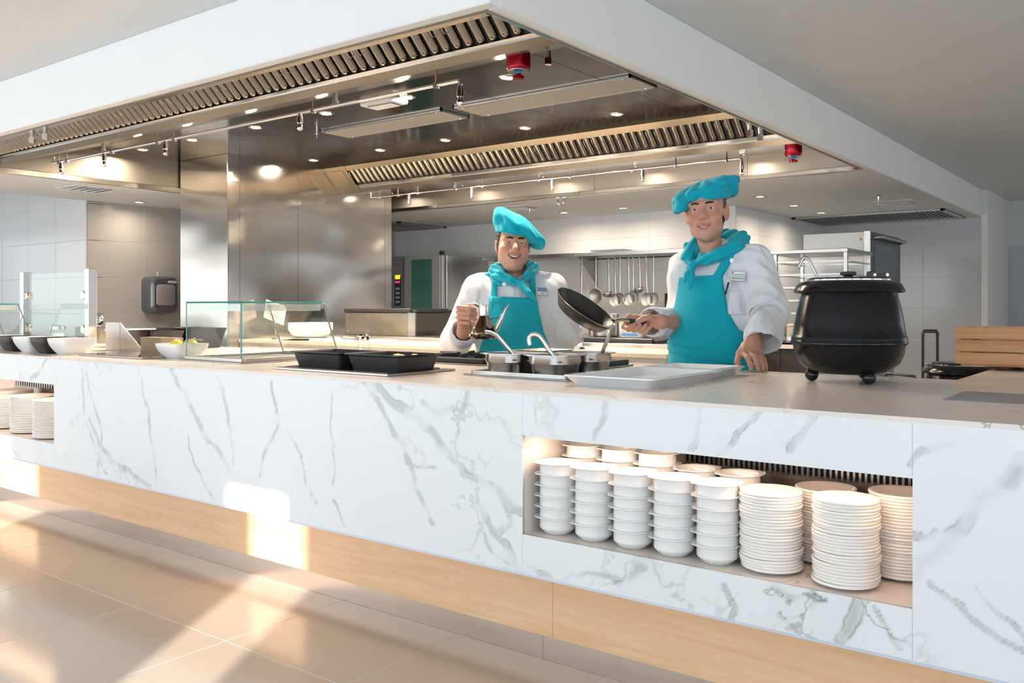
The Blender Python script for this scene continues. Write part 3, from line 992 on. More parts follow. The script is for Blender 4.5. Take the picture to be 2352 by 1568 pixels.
# carcass behind the cladding, leaving the niches open
for xa, xb in ((CX0, NL[0] - 0.015), (NL[1] + 0.015, NA[0] - 0.015), (NA[1] + 0.015, CX1)):
    box('carcass', xa, xb, YF + 0.013, YB - 0.03, ZM0, ZM1 - 0.002, M['frame_white'], cnt)
box('carcass', CX0, CX1, 2.47, YB - 0.05, 0, ZM0 - 0.006, M['frame_white'], cnt)
for (xa, xb) in (NL, NA):
    box('carcass', xa - 0.015, xb + 0.015, YF + ND + 0.1, YB - 0.03, ZM0, ZM1 - 0.002, M['frame_white'], cnt)
    box('niche_shelf', xa, xb, YF + 0.012, YF + ND + 0.1, NZ0 - 0.012, NZ0, M['marble_top'], cnt)
    box('niche_ceiling', xa, xb, YF + 0.012, YF + ND + 0.1, NZ1, NZ1 + 0.012, M['marble_top'], cnt)
    box('niche_side', xa - 0.012, xa, YF + 0.012, YF + ND, NZ0 - 0.012, NZ1 + 0.012, M['marble_top'], cnt)
    box('niche_side', xb, xb + 0.012, YF + 0.012, YF + ND, NZ0 - 0.012, NZ1 + 0.012, M['marble_top'], cnt)
    box('niche_back', xa, xb, YF + ND + 0.06, YF + ND + 0.075, NZ0, NZ1, M['marble_top'], cnt)
    # steel ventilation grille along the back
    gy = YF + ND
    xg0 = xa + 0.33 if xa > -3 else -6.02
    top, bot = NZ1 - 0.012, NZ1 - 0.105
    box('grille_rail', xg0, xb, gy, gy + 0.006, top - 0.012, NZ1, M['steel'], cnt)
    box('grille_rail', xg0, xb, gy, gy + 0.006, NZ0, bot, M['steel'], cnt)
    box('grille_back', xg0, xb, gy + 0.03, gy + 0.035, bot, top, M['dark'], cnt)
    pitch = 0.0165 if xa > -3 else 0.03
    b_ = bmesh.new()
    bm_box(b_, -pitch * 0.24, pitch * 0.24, 0, 0.006, bot, top - 0.012, 0.0008)
    me = bm_mesh('grille_bar', b_)
    me.materials.append(M['steel'])
    n = int((xb - xg0) / pitch)
    for k in range(n):
        obj('grille_bar', me, None, cnt, loc=Vector((xg0 + (k + 0.5) * pitch, gy, 0)) - cnt.location)
    # warm strip lamp along the front of the niche ceiling
    box('lamp_strip', xa + 0.03, xb - 0.03, YF + 0.05, YF + 0.07, NZ1 - 0.004, NZ1, M['lamp_strip'], cnt)
    l = bpy.data.lights.new('niche_lamp', 'AREA')
    l.shape = 'RECTANGLE'
    l.size = xb - xa - 0.08
    l.size_y = 0.018
    l.energy = 1.5 * (xb - xa)
    l.color = (1.0, 0.70, 0.50)
    o = bpy.data.objects.new('niche_lamp', l)
    o.parent = cnt
    o.location = Vector(((xa + xb) / 2, YF + 0.06, NZ1 - 0.006)) - cnt.location
    link(o)

# worktop: a long slab with a leg turning back at the right
poly = [(CX0, YF - 0.001), (CX1, YF - 0.001), (CX1, 6.2), (CORNER_X, 6.2), (CORNER_X, YB), (CX0, YB)]
wt = poly_prism('counter_worktop', poly, 'z', ZT - 0.012, ZT, M['marble_top'])
tag(wt, 'pale veined marble worktop running along the counter and turning back beside the crate', 'worktop')
leg = thing('counter_return', 'white cabinet run carrying the worktop under the wooden crate', 'cabinet', (0.4, 4.6, 0))
box('body', CORNER_X + 0.02, CX1, YB - 0.02, 6.18, 0.08, ZT - 0.0125, M['frame_white'], leg)
box('toe_kick', CORNER_X + 0.06, CX1, YB + 0.02, 6.14, 0, 0.08, M['plinth'], leg)
# ------------------------------------------------------------------ things on and in the counter
def lug_bowl_mesh():
    """white soup bowl with a wide rolled rim and two lug handles"""
    prof = [(0.0, 0.004), (0.030, 0.004), (0.036, 0.0), (0.040, 0.001), (0.0545, 0.016), (0.0570, 0.019), (0.0572, 0.0225), (0.0572, 0.046), (0.060, 0.0495), (0.0640, 0.0510),
            (0.0640, 0.0535), (0.060, 0.0540), (0.0545, 0.0525), (0.053, 0.048), (0.052, 0.023), (0.036, 0.007), (0.0, 0.006)]
    n = 40
    V, F = lathe_data(prof, n)
    V = [list(v) for v in V]
    for v in V:
        r = math.hypot(v[0], v[1])
        if r > 0.0585:
            a = math.atan2(v[1], v[0])
            lug = math.exp(-(math.sin(a) / 0.42) ** 2)
            k = 1 + 0.17 * lug * (r - 0.0585) / 0.0055
            v[0] *= k
            v[1] *= k
    bm = bmesh.new()
    bv = [bm.verts.new(v) for v in V]
    for f in F:
        bm.faces.new([bv[i] for i in f])
    bmesh.ops.remove_doubles(bm, verts=bm.verts, dist=1e-6)
    bmesh.ops.recalc_face_normals(bm, faces=bm.faces)
    me = bm_mesh('soup_bowl', bm)
    smooth_by_angle(me, 60)
    me.materials.append(M['white_cer'])
    return me

def plate_mesh(r, name='plate', h=0.020):
    s = r / 0.08
    prof = [(0.0, 0.003), (0.042 * s, 0.003), (0.044 * s, 0.0), (0.048 * s, 0.001), (0.062 * s, h * 0.22), (0.078 * s, h * 0.50), (0.0805 * s, h * 0.58), (0.081 * s, h * 0.80), (0.0802 * s, h * 0.95), (0.0785 * s, h),
            (0.076 * s, h * 0.97), (0.060 * s, h * 0.62), (0.050 * s, h * 0.40), (0.036 * s, h * 0.34), (0.034 * s, h * 0.28), (0.0, h * 0.27)]
    V, F = lathe_data(prof, 40)
    bm = bmesh.new()
    bv = [bm.verts.new(v) for v in V]
    for f in F:
        bm.faces.new([bv[i] for i in f])
    bmesh.ops.remove_doubles(bm, verts=bm.verts, dist=1e-6)
    bmesh.ops.recalc_face_normals(bm, faces=bm.faces)
    me = bm_mesh(name, bm)
    smooth_by_angle(me, 60)
    me.materials.append(M['plate_cream'])
    return me

rb = random.Random(3)
BOWL = lug_bowl_mesh()
def stack(me, name, x, y, z, n, pitch, label, cat, group, jit=0.0015, rz=0.0, rj=0.25):
    for k in range(n):
        o = obj(name, me, None, None, loc=(x + rb.uniform(-jit, jit), y + rb.uniform(-jit, jit), z + k * pitch), rot=(0, 0, rz + rb.uniform(-rj, rj)))
        tag(o, label, cat, group)
front_l = ['in the stack beside the niche side wall', 'second stack from the niche side wall', 'in the middle stack of the front row', 'fourth stack from the niche side wall', 'in the front-row stack beside the side plates']
for i, x in enumerate((-1.556, -1.425, -1.292, -1.160, -1.028)):
    stack(BOWL, 'soup_bowl', x, 2.275, NZ0, 6, 0.0332, 'white lugged soup bowl, front row, ' + front_l[i], 'bowl', 'soup bowls in the front row of the niche', 0.0006, 0.75, 0.15)
for i, x in enumerate((-1.556, -1.424, -1.292, -1.160, -1.028)):
    stack(BOWL, 'soup_bowl', x, 2.425, NZ0, (7, 7, 7, 6, 6)[i], 0.0338, 'white lugged soup bowl, back row, ' + front_l[i].replace('front row', 'back row').replace('front-row', 'back-row'), 'bowl', 'soup bowls in the back row of the niche', 0.0006, 0.75, 0.2)
PL = plate_mesh(0.080, 'side_plate', 0.017)
for x, y, n, lb in ((-0.888, 2.300, 25, 'white side plate in the front stack beside the soup bowls'), (-0.690, 2.290, 26, 'white side plate in the leaning front stack nearest the grille end'),
                    (-0.800, 2.470, 24, 'white side plate in the stack half hidden between the two front stacks'), (-0.597, 2.45, 26, 'white side plate in the back stack beside the niche end wall')):
    stack(PL, 'side_plate', x, y, NZ0, n, 0.0081, lb, 'plate', 'stacked side plates in the niche', 0.0025)
PB = plate_mesh(0.118, 'dinner_plate', 0.016)
for x, y, n, lb in ((-4.845, 2.32, 22, 'white dinner plate in the stack beside the niche edge of the left recess'), (-5.16, 2.34, 22, 'white dinner plate in the second stack of the left recess'),
                    (-5.47, 2.35, 19, 'white dinner plate in the lower stack of the left recess'), (-5.72, 2.465, 21, 'white dinner plate in the back stack of the left recess with a wide top plate')):
    stack(PB, 'dinner_plate', x, y, NZ0, n, 0.0090, lb, 'plate', 'stacked dinner plates in the left recess', 0.002)

# soup kettle
MK = plain('kettle_black', (0.007, 0.007, 0.008), 0.17, var=0.2, bmp=0.30, bscale=300, bdist=0.0005, spec=0.30)
def soup_kettle(loc, label, feet=True):
    k = thing('soup_kettle', label, 'soup kettle', loc, group='black soup kettles')
    prof = [(0.0, 0.030), (0.060, 0.028), (0.105, 0.032), (0.135, 0.043), (0.160, 0.065), (0.175, 0.095), (0.180, 0.125), (0.1810, 0.128), (0.1885, 0.132), (0.1890, 0.138), (0.1865, 0.142), (0.1868, 0.150), (0.1850, 0.156),
            (0.1815, 0.162), (0.1770, 0.195), (0.1680, 0.245), (0.1580, 0.285), (0.152, 0.306), (0.140, 0.306), (0.0, 0.306)]
    lathe('body', prof, MK, k, 64)
    lathe('rim', [(0.150, 0.300), (0.175, 0.303), (0.1790, 0.306), (0.1785, 0.311), (0.170, 0.328), (0.158, 0.339), (0.145, 0.343), (0.133, 0.344), (0.130, 0.335)], MK, k, 64)
    ld = lathe('lid', [(0.0, 0.351), (0.120, 0.350), (0.131, 0.3465), (0.134, 0.3475), (0.134, 0.350), (0.128, 0.354), (0.06, 0.356), (0.0, 0.3565)], plain('lid_black', (0.02, 0.02, 0.022), 0.14, metal=0.4), k, 48)
    lathe('lid_ring', [(0.128, 0.341), (0.136, 0.343), (0.136, 0.347), (0.128, 0.349)], M['chrome'], k, 48)
    lathe('knob', [(0, 0.356), (0.014, 0.356), (0.016, 0.361), (0.026, 0.364), (0.027, 0.372), (0.020, 0.375), (0, 0.3755)], M['black'], k, 24)
    wbox('hinge', 0.065, 0.088, -0.012, 0.012, 0.350, 0.376, M['black'], k, 0.003)
    wbox('hinge_arm', 0.088, 0.135, -0.010, 0.010, 0.356, 0.368, M['black'], k, 0.003)
    for x in (0.085, 0.128):
        lathe('hinge_pin', [(0, -0.012), (0.005, -0.012), (0.005, 0.012), (0, 0.012)], M['chrome'], k, 12, loc=(x, 0, 0.364), rot=(PI / 2, 0, 0))
    if feet:
        for a in (-120, 0 + 0, 120):
            an = math.radians(a - 78)
            lathe('foot', [(0, 0)] + [(0.0225 * math.sin(t), 0.0225 - 0.0225 * math.cos(t)) for t in np.linspace(0.15, PI - 0.15, 10)] + [(0, 0.045)], plain('foot_black', (0.012, 0.012, 0.013), 0.12), k, 18,
                  loc=(0.118 * math.cos(an), 0.118 * math.sin(an), 0))
    return k
soup_kettle((-0.926, 3.10, ZT), 'black round soup kettle with ball feet and hinged lid on the counter').rotation_euler = (0, 0, math.radians(37))
ld = thing('ladle', 'steel hooked ladle standing in the black soup kettle', 'ladle', (-1.04, 3.05, 1.275))
tube('handle', [(0.03, -0.0, 0.0), (0.0, 0, 0.062), (-0.006, 0, 0.072), (-0.016, 0, 0.077), (-0.026, 0, 0.072), (-0.036, 0, 0.048), (-0.042, 0, 0.042)], 0.0055, M['steel'], ld, 8, flat=0.3, up=Vector((0, 1, 0)))
ld.rotation_euler = (0, 0, math.radians(37))
k2 = soup_kettle((-0.86, 4.66, 0.565), 'second black soup kettle on a low trolley behind the worktop', False)
tr = thing('low_trolley', 'low steel trolley carrying a second soup kettle', 'trolley', (-0.93, 4.66, 0))
wbox('shelf', -0.26, 0.26, -0.26, 0.26, 0.545, 0.592, M['steel'], tr, 0.004)
for a in (-0.24, 0.24):
    for b_ in (-0.24, 0.24):
        tube('leg', [(a, b_, 0), (a, b_, 0.55)], 0.014, M['steel'], tr, 10)
wc = thing('power_cable', 'black power cable lying behind the soup kettle', 'cable', (-0.98, 4.2, 0.0))
tube('cable', [(-0.35, 0.25, 0.60), (-0.22, 0.1, 0.80), (-0.1, 0.0, 0.885), (0.02, -0.05, 0.88), (0.1, -0.1, 0.80), (0.12, -0.12, 0.62)], 0.006, M['black'], wc, 8)

# wooden fruit crate
cr = thing('wooden_crate', 'slatted beech crate on dark round feet holding yellow and green fruit', 'crate', (-0.30, 4.19, ZT))
BW = wood('beech', (0.50, 0.22, 0.08), (0.80, 0.46, 0.23), 'x', 1.2, 0.42, 14)
for zz in (0.024, 0.075, 0.126):
    for yy in (-0.19, 0.17):
        wbox('slat', -0.47, 0.47, yy, yy + 0.018, zz, zz + 0.046, BW, cr, 0.003, 2)
    for xx in (-0.47, 0.452):
        wbox('slat', xx, xx + 0.018, -0.17, 0.17, zz, zz + 0.046, BW, cr, 0.003, 2)
for xx in (-0.445, 0.405):
    for yy in (-0.168, 0.13):
        wbox('corner_post', xx, xx + 0.04, yy, yy + 0.04, 0.02, 0.168, BW, cr, 0.002)
wbox('bottom', -0.45, 0.45, -0.17, 0.17, 0.016, 0.026, BW, cr)
for xx in (-0.28, 0.40):
    for yy in (-0.12, 0.12):
        lathe('foot', [(0, 0), (0.03, 0), (0.034, 0.006), (0.034, 0.016), (0, 0.016)], plain('dark_wood', (0.14, 0.05, 0.02), 0.35), cr, 20, loc=(xx - 0.02, yy, 0))
FRY = plain('lemon_yellow', (0.75, 0.60, 0.05), 0.4, var=0.12)
FRG = plain('apple_green', (0.35, 0.48, 0.05), 0.35, var=0.15)
fruit_prof = [(0, -0.034)] + [(0.036 * math.sin(t) * (1 + 0.08 * math.cos(t)), -0.036 * math.cos(t)) for t in np.linspace(0.25, PI - 0.22, 12)] + [(0, 0.030)]
for i in range(12):
    x = -0.30 - 0.37 + (i % 6) * 0.145
    y = 4.19 + (-0.09 if i < 6 else 0.02)
    g = i % 2
    f = thing('lemon' if not g else 'apple', ('yellow lemon' if not g else 'green apple') + ' in the ' + ('front' if i < 6 else 'back') + ' row of the wooden crate', 'lemon' if not g else 'apple', (x, y, ZT + 0.064 + (0.048 if not g else 0)), group='fruit in the crate')
    lathe('flesh', fruit_prof, FRG if g else FRY, f, 18)
    tube('stem', [(0, 0, 0.03), (0.003, 0, 0.05)], 0.002, plain('stem', (0.08, 0.05, 0.02), 0.7) if i == 0 else bpy.data.materials['stem'], f, 6)

# flush grey plate in the worktop
gp = thing('warming_plate', 'flat grey plate set flush into the worktop near the crate', 'hot plate', (-0.12, 2.80, ZT))
wbox('plate', -0.42, 0.42, -0.155, 0.155, 0, 0.002, plain('grey_plate', (0.30, 0.30, 0.31), 0.3), gp)
wbox('mark', -0.10, 0.02, -0.02, -0.016, 0.002, 0.0023, M['frame_white'], gp)

# melamine trays
def tray_mesh(w, l, h=0.034):
    # nested rectangles (half sizes, z): outer rim, lip, sloping wall down, floor; and the underside
    rings = [(w / 2 - 0.030, l / 2 - 0.030, 0.0), (w / 2 - 0.004, l / 2 - 0.004, h - 0.006), (w / 2, l / 2, h - 0.004), (w / 2, l / 2, h), (w / 2 - 0.016, l / 2 - 0.016, h), (w / 2 - 0.036, l / 2 - 0.036, 0.006)]
    return rings
def ring_prism(name, rings, mat, parent, rad=0.02, seg=4, loc=None, cap_first=True, cap_last=True):
    V = []
    n = 4 * (seg + 1)
    for hx, hy, z in rings:
        r = min(rad, hx * 0.9, hy * 0.9)
        for cxs, cys, a0 in ((1, 1, 0), (-1, 1, 90), (-1, -1, 180), (1, -1, 270)):
            for k in range(seg + 1):
                a = math.radians(a0 + 90 * k / seg)
                V.append((cxs * (hx - r) + r * math.cos(a), cys * (hy - r) + r * math.sin(a), z))
    F = []
    for i in range(len(rings) - 1):
        for k in range(n):
            F.append((i * n + k, i * n + (k + 1) % n, (i + 1) * n + (k + 1) % n, (i + 1) * n + k))
    if cap_first:
        F.append(tuple(range(n - 1, -1, -1)))
    if cap_last:
        F.append(tuple(range((len(rings) - 1) * n, len(rings) * n)))
    bm = bmesh.new()
    bv = [bm.verts.new(v) for v in V]
    for f in F:
        bm.faces.new([bv[i] for i in f])
    bmesh.ops.recalc_face_normals(bm, faces=bm.faces)
    me = bm_mesh(name, bm)
    smooth_by_angle(me, 35)
    return obj(name, me, mat, parent, loc=loc)
MT = plain('melamine', (0.92, 0.92, 0.93), 0.10, var=0.01, coat=0.4)
t1 = ring_prism('serving_tray', tray_mesh(0.335, 0.52), MT, None, 0.02, 4, (-1.468, 2.672, ZT))
tag(t1, 'large empty white melamine tray in front of the steel pots', 'tray')
t2 = ring_prism('serving_tray', tray_mesh(0.300, 0.27), MT, None, 0.02, 4, (-1.482, 3.072, ZT))
tag(t2, 'smaller white melamine tray behind the large one, next to the hand on the worktop', 'tray')

# bain-marie with four steel pots
bmr = thing('pot_frame', 'flat stainless steel frame set in the worktop under the steel pots', 'pot frame', (-1.93, 2.76, ZT))
wbox('flange', -0.235, 0.235, -0.225, 0.225, 0, 0.006, M['steel'], bmr, 0.002)
ring_prism('inner_frame', [(0.215, 0.205, 0.006), (0.215, 0.205, 0.018), (0.205, 0.195, 0.018), (0.200, 0.19, 0.008)], M['steel'], bmr, 0.01, 3)
def gn_pot(x, y, label, lid=False):
    p = thing('steel_pot', label, 'pot', (x, y, ZT + 0.008), group='square steel pots')
    rings = [(0.070, 0.070, 0.0), (0.076, 0.076, 0.006), (0.080, 0.080, 0.038), (0.0835, 0.0835, 0.043), (0.0845, 0.0845, 0.070), (0.098, 0.098, 0.0725), (0.098, 0.098, 0.0755), (0.084, 0.084, 0.0745), (0.078, 0.078, 0.050), (0.070, 0.070, 0.006)]
    ring_prism('body', rings, M['steel'], p, 0.055, 7)
    if lid:
        ring_prism('lid', [(0.092, 0.092, 0.0755), (0.094, 0.094, 0.079), (0.086, 0.086, 0.080), (0.080, 0.080, 0.0765)], M['steel'], p, 0.02, 5)
    else:
        wbox('sauce', -0.074, 0.074, -0.074, 0.074, 0.05, 0.056, plain('sauce', (0.35, 0.20, 0.08), 0.25, var=0.3, vscale=40), p, 0.01)
    return p
gn_pot(-2.03, 2.655, 'square steel pot with a bent spoon handle, beside the pan of black trays')
gn_pot(-1.83, 2.655, 'square steel pot with a hooked ladle, next to the white tray')
gn_pot(-2.03, 2.862, 'square steel pot closed with a flat lid behind the other pots', True)
gn_pot(-1.83, 2.862, 'square steel pot with a straight tong handle behind the hooked ladle')
def ladle_in(name, pts, label, r=0.0085, flat=0.28, up=Vector((0, 1, 0))):
    o = thing(name, label, 'ladle', pts[0])
    p0 = Vector(pts[0])
    tube('handle', [Vector(p) - p0 for p in pts], r, M['steel'], o, 8, flat=flat, up=up)
    return o
ladle_in('serving_spoon', [(-1.985, 2.66, 0.965), (-2.03, 2.66, 1.01), (-2.075, 2.655, 1.055), (-2.095, 2.65, 1.075), (-2.115, 2.64, 1.085), (-2.135, 2.63, 1.088)], 'thin steel spoon with a bent handle leaning out of a steel pot')
ladle_in('serving_ladle', [(-1.80, 2.65, 0.965), (-1.84, 2.65, 1.01), (-1.885, 2.65, 1.065), (-1.895, 2.65, 1.075), (-1.91, 2.65, 1.081), (-1.93, 2.65, 1.080), (-1.942, 2.65, 1.070), (-1.944, 2.65, 1.052), (-1.938, 2.65, 1.040)], 'steel ladle with a hooked handle standing in a steel pot', 0.010)
tg = thing('serving_tongs', 'steel ribbed tong handle rising from the rear steel pot', 'tongs', (-1.775, 2.86, 0.965))
tube('arm', [(0, 0, 0), (0.012, 0, 0.03), (0.045, 0, 0.10), (0.052, 0, 0.128), (0.054, 0, 0.134)], [0.008, 0.010, 0.011, 0.009, 0.006], M['steel'], tg, 10, flat=0.6)
tube('arm', [(-0.012, 0.012, 0), (0.0, 0.012, 0.03), (0.034, 0.012, 0.10), (0.050, 0.006, 0.131)], [0.005, 0.006, 0.006, 0.005], M['steel'], tg, 8, flat=0.6)

# black trays on the induction plate
def hob(loc, sx, sy, label):
    h = thing('induction_plate', label, 'hob', loc, group='inset hobs')
    wbox('frame', -sx / 2, sx / 2, -sy / 2, sy / 2, 0, 0.010, M['steel'], h, 0.002)
    wbox('glass_top', -sx / 2 + 0.018, sx / 2 - 0.018, -sy / 2 + 0.018, sy / 2 - 0.018, 0.008, 0.0115, plain('hob_glass', (0.055, 0.008, 0.012), 0.06), h)
    return h
hob((-2.665, 2.50, ZT), 0.66, 0.38, 'dark glass induction plate in a steel frame under the two black trays')
hob((-4.36, 2.48, ZT), 0.62, 0.27, 'dark red glass induction plate beside the striped bowls')
def black_tray(x, y, label):
    rings = [(0.128, 0.098, 0.0), (0.134, 0.104, 0.024), (0.1355, 0.1055, 0.0245), (0.142, 0.112, 0.052), (0.1535, 0.1235, 0.058), (0.1535, 0.1235, 0.062), (0.146, 0.116, 0.0615), (0.139, 0.109, 0.052), (0.125, 0.095, 0.004)]
    o = ring_prism('black_tray', rings, M['blackpan'], None, 0.012, 4, (x, y, ZT + 0.0118))
    return tag(o, label, 'food tray', 'black food trays')
black_tray(-2.818, 2.495, 'empty black enamel food tray nearer the glass display case')
black_tray(-2.490, 2.495, 'black enamel food tray with a few yellow potato pieces inside')
PT = plain('potato', (0.80, 0.58, 0.16), 0.5, var=0.15)
for i, (dx, dy) in enumerate(((-0.02, 0.03), (0.03, 0.045), (0.01, 0.0))):
    rr = random.Random(i)
    bm = bmesh.new()
    bmesh.ops.create_icosphere(bm, subdivisions=2, radius=0.024)
    for v in bm.verts:
        v.co *= 1 + rr.uniform(-0.18, 0.18)
        v.co.z *= 0.8
    tag(obj('potato_piece', bm_mesh('potato_piece', bm, True), PT, None, loc=(-2.49 + dx * 1.5, 2.52 + dy, ZT + 0.05)), 'yellow potato piece in the black food tray', 'potato', 'potato pieces')

# salt shaker
def shaker(loc, label, r=0.030, h=0.13):
    s = thing('salt_shaker', label, 'shaker', loc, group='glass shakers')
    lathe('glass_body', [(0, 0.0), (r * 0.95, 0.0), (r, 0.006), (r * 0.92, h * 0.6), (r * 0.96, h * 0.74), (r * 0.9, h * 0.76), (r * 0.85, h * 0.6), (r * 0.9, 0.01), (0, 0.008)], M['glass'], s, 16)
    lathe('salt', [(0, 0.009), (r * 0.85, 0.009), (r * 0.82, h * 0.5), (0, h * 0.52)], M['white_plas'], s, 14)
    lathe('cap', [(r * 1.0, h * 0.74), (r * 1.03, h * 0.75), (r * 1.03, h * 0.93), (r * 0.8, h * 0.985), (0, h)], M['chrome'], s, 18)
    return s
shaker((-3.09, 2.90, ZT), 'glass salt shaker with a chrome cap standing behind the black trays')

# glass display cases
M['strip_white'] = glass_mat('frosted_strip', (0.93, 0.98, 0.97), 0.5, 1.6)
def display_case(x1, label):
    x0 = x1 - 0.43
    c = thing('display_case', label, 'display case', (x1 - 0.215, 2.72, ZT), group='glass display cases')
    L = c.location
    def q(name, pts, mat):
        V = [Vector(p) - L for p in pts]
        n = (V[1] - V[0]).cross(V[2] - V[0]).normalized() * 0.003
        m_ = len(V)
        W = [v + n for v in V] + [v - n for v in V]
        F = [tuple(range(m_)), tuple(range(2 * m_ - 1, m_ - 1, -1))] + [(i, m_ + i, m_ + (i + 1) % m_, (i + 1) % m_) for i in range(m_)]
        bm = bmesh.new()
        bv = [bm.verts.new(w) for w in W]
        for f in F:
            bm.faces.new([bv[i] for i in f])
        bmesh.ops.recalc_face_normals(bm, faces=bm.faces)
        return obj(name, bm_mesh(name, bm), mat, c)
    zb, zt = ZT + 0.022, 1.200
    y0, y1t, y1b = 2.44, 2.915, 3.01
    q('front_pane', [(x0, y0, zb), (x1, y0, zb), (x1, y0, zt), (x0, y0, zt)], M['glass'])
    for x in (x0 + 0.004, x1 - 0.004):
        q('side_pane', [(x, y0 + 0.004, zb), (x, y1b, zb), (x, y1t, zt), (x, y0 + 0.004, zt)], M['glass'])
    q('back_pane', [(x0, y1b, zb), (x1, y1b, zb), (x1, y1t, zt - 0.03), (x0, y1t, zt - 0.03)], M['glass'])
    q('top_pane', [(x0 - 0.004, y0 - 0.004, zt + 0.004), (x1 + 0.004, y0 - 0.004, zt + 0.004), (x1 + 0.004, y1t, zt + 0.004), (x0 - 0.004, y1t, zt + 0.004)], M['glass_tint'])
    # green polished edges
    def edge(a, b_, r=0.0035):
        tube('pane_edge', [Vector(a) - L, Vector(b_) - L], r, M['glass_edge'], c, 4)
    edge((x0, y0, zt + 0.004), (x1, y0, zt + 0.004), 0.004)
    edge((x1, y0, zt + 0.004), (x1, y1t, zt + 0.004), 0.004)
    edge((x1, y0, zb), (x1, y0, zt), 0.005)
    edge((x0, y0, zb), (x0, y0, zt), 0.003)
    for x in (x0, x1):
        tube('support_bar', [Vector((x, y1b, zb)) - L, Vector((x, y1t, zt)) - L], 0.004, plain('bar_grey', (0.25, 0.30, 0.31), 0.3, 0.7) if 'bar_grey' not in bpy.data.materials else bpy.data.materials['bar_grey'], c, 6)
    box('light_strip', x0 + 0.01, x1 - 0.01, y0 + 0.008, y0 + 0.016, zt - 0.036, zt - 0.004, M['strip_white'], c)
    box('light_strip', x1 - 0.018, x1 - 0.010, y0 + 0.02, y1t - 0.01, zt - 0.036, zt - 0.004, M['strip_white'], c)
    for n_, a in (('frame_bar', (x0 - 0.008, x1 + 0.008, y0 - 0.008, y0 + 0.014)), ('frame_bar', (x0 - 0.008, x1 + 0.008, y1b - 0.012, y1b + 0.008)), ('frame_bar', (x0 - 0.008, x0 + 0.014, y0 + 0.014, y1b - 0.012)), ('frame_bar', (x1 - 0.014, x1 + 0.008, y0 + 0.014, y1b - 0.012))):
        box(n_, *a, ZT + 0.006, ZT + 0.024, M['steel'], c, 0.002)
    box('base_flange', x0 - 0.02, x1 + 0.02, y0 - 0.022, y1b + 0.02, ZT, ZT + 0.006, M['steel'], c, 0.001)
    box('base_well', x0 + 0.02, x1 - 0.02, y0 + 0.02, y1b - 0.02, ZT + 0.006, ZT + 0.010, M['steel'], c)
    return c
display_case(-3.39, 'glass display case with a slanted back beside the black trays')
display_case(-6.66, 'glass display case beyond the sneeze guard at the far end of the counter')

# sneeze guard
sg = thing('sneeze_guard', 'upright glass screen held between two square steel posts with round clamps', 'sneeze guard', (-6.42, 3.07, ZT))
box('pane', -6.87, -5.965, 3.066, 3.074, ZT + 0.03, 1.425, M['glass_tint'], sg)
for x in (-6.92, -5.965):
    box('post', x, x + 0.05, 3.04, 3.10, ZT, 1.443, M['chrome'], sg, 0.002)
for x in (-6.855, -6.02):
    for z in (1.265, 1.03):
        lathe('clamp', [(0, -0.018), (0.026, -0.018), (0.03, -0.012), (0.03, 0.012), (0.026, 0.018), (0, 0.018)], M['chrome'], sg, 24, loc=Vector((x, 3.07, z)) - sg.location, rot=(PI / 2, 0, 0))

# square bowls by the left end
def square_bowl(x, y, black, label, w=0.205, d=0.19, h=0.088):
    st = []
    for t in np.linspace(0, 1, 7):
        k = 0.60 + 0.40 * math.sin(t * PI / 2) ** 0.9
        st.append((w / 2 * k, d / 2 * k, h * t))
    rings = st + [(w / 2 - 0.006, d / 2 - 0.006, h)] + [(a - 0.007, b_ - 0.007, max(z, 0.008)) for a, b_, z in reversed(st[:-1])]
    o = ring_prism('square_bowl', rings, plain('bowl_black', (0.03, 0.026, 0.024), 0.07) if black and 'bowl_black' not in bpy.data.materials else (bpy.data.materials['bowl_black'] if black else M['white_cer']), None, 0.028, 5, (x, y, ZT))
    return tag(o, label, 'bowl', 'square bowls')
square_bowl(-4.815, 2.385, False, 'white square bowl next to the dark red induction plate')
square_bowl(-5.022, 2.385, True, 'glossy black square bowl between two white ones next to the hob', 0.2)
square_bowl(-5.228, 2.385, False, 'white square bowl between two black square bowls')
square_bowl(-5.434, 2.385, True, 'glossy black square bowl farther from the hob, beyond a white one', 0.2)
square_bowl(-5.640, 2.385, False, 'white square bowl farthest from the hob in the row')
sb = square_bowl(-4.00, 2.53, False, 'small white bowl with lemon wedges against the display case', 0.21, 0.19, 0.075)
for i, (dx, dy) in enumerate(((-0.045, 0.0), (0.0, -0.03), (0.02, 0.04))):
    V, F = lathe_data([(0, 0), (0.034, 0), (0.031, 0.014), (0.018, 0.028), (0, 0.032)], 20)
    tag(obj('lemon_half', mesh_from('lemon_half', V, F, True), FRY, None, loc=(-4.00 + dx, 2.53 + dy, ZT + 0.062), rot=(1.2, 0.3 * i, i)), 'lemon half in the small white bowl', 'lemon', 'lemon halves')
tgs = thing('small_tongs', 'small shiny steel tongs lying in the white lemon bowl', 'tongs', (-3.96, 2.53, ZT + 0.07))
tube('arm', [(-0.04, 0, 0.0), (0.0, 0.0, 0.022), (0.05, 0.01, 0.030), (0.10, 0.02, 0.026)], 0.006, M['chrome'], tgs, 8, flat=0.4)
tube('arm', [(-0.04, 0.02, 0.0), (0.0, 0.02, 0.018), (0.05, 0.02, 0.024), (0.10, 0.024, 0.022)], 0.006, M['chrome'], tgs, 8, flat=0.4)

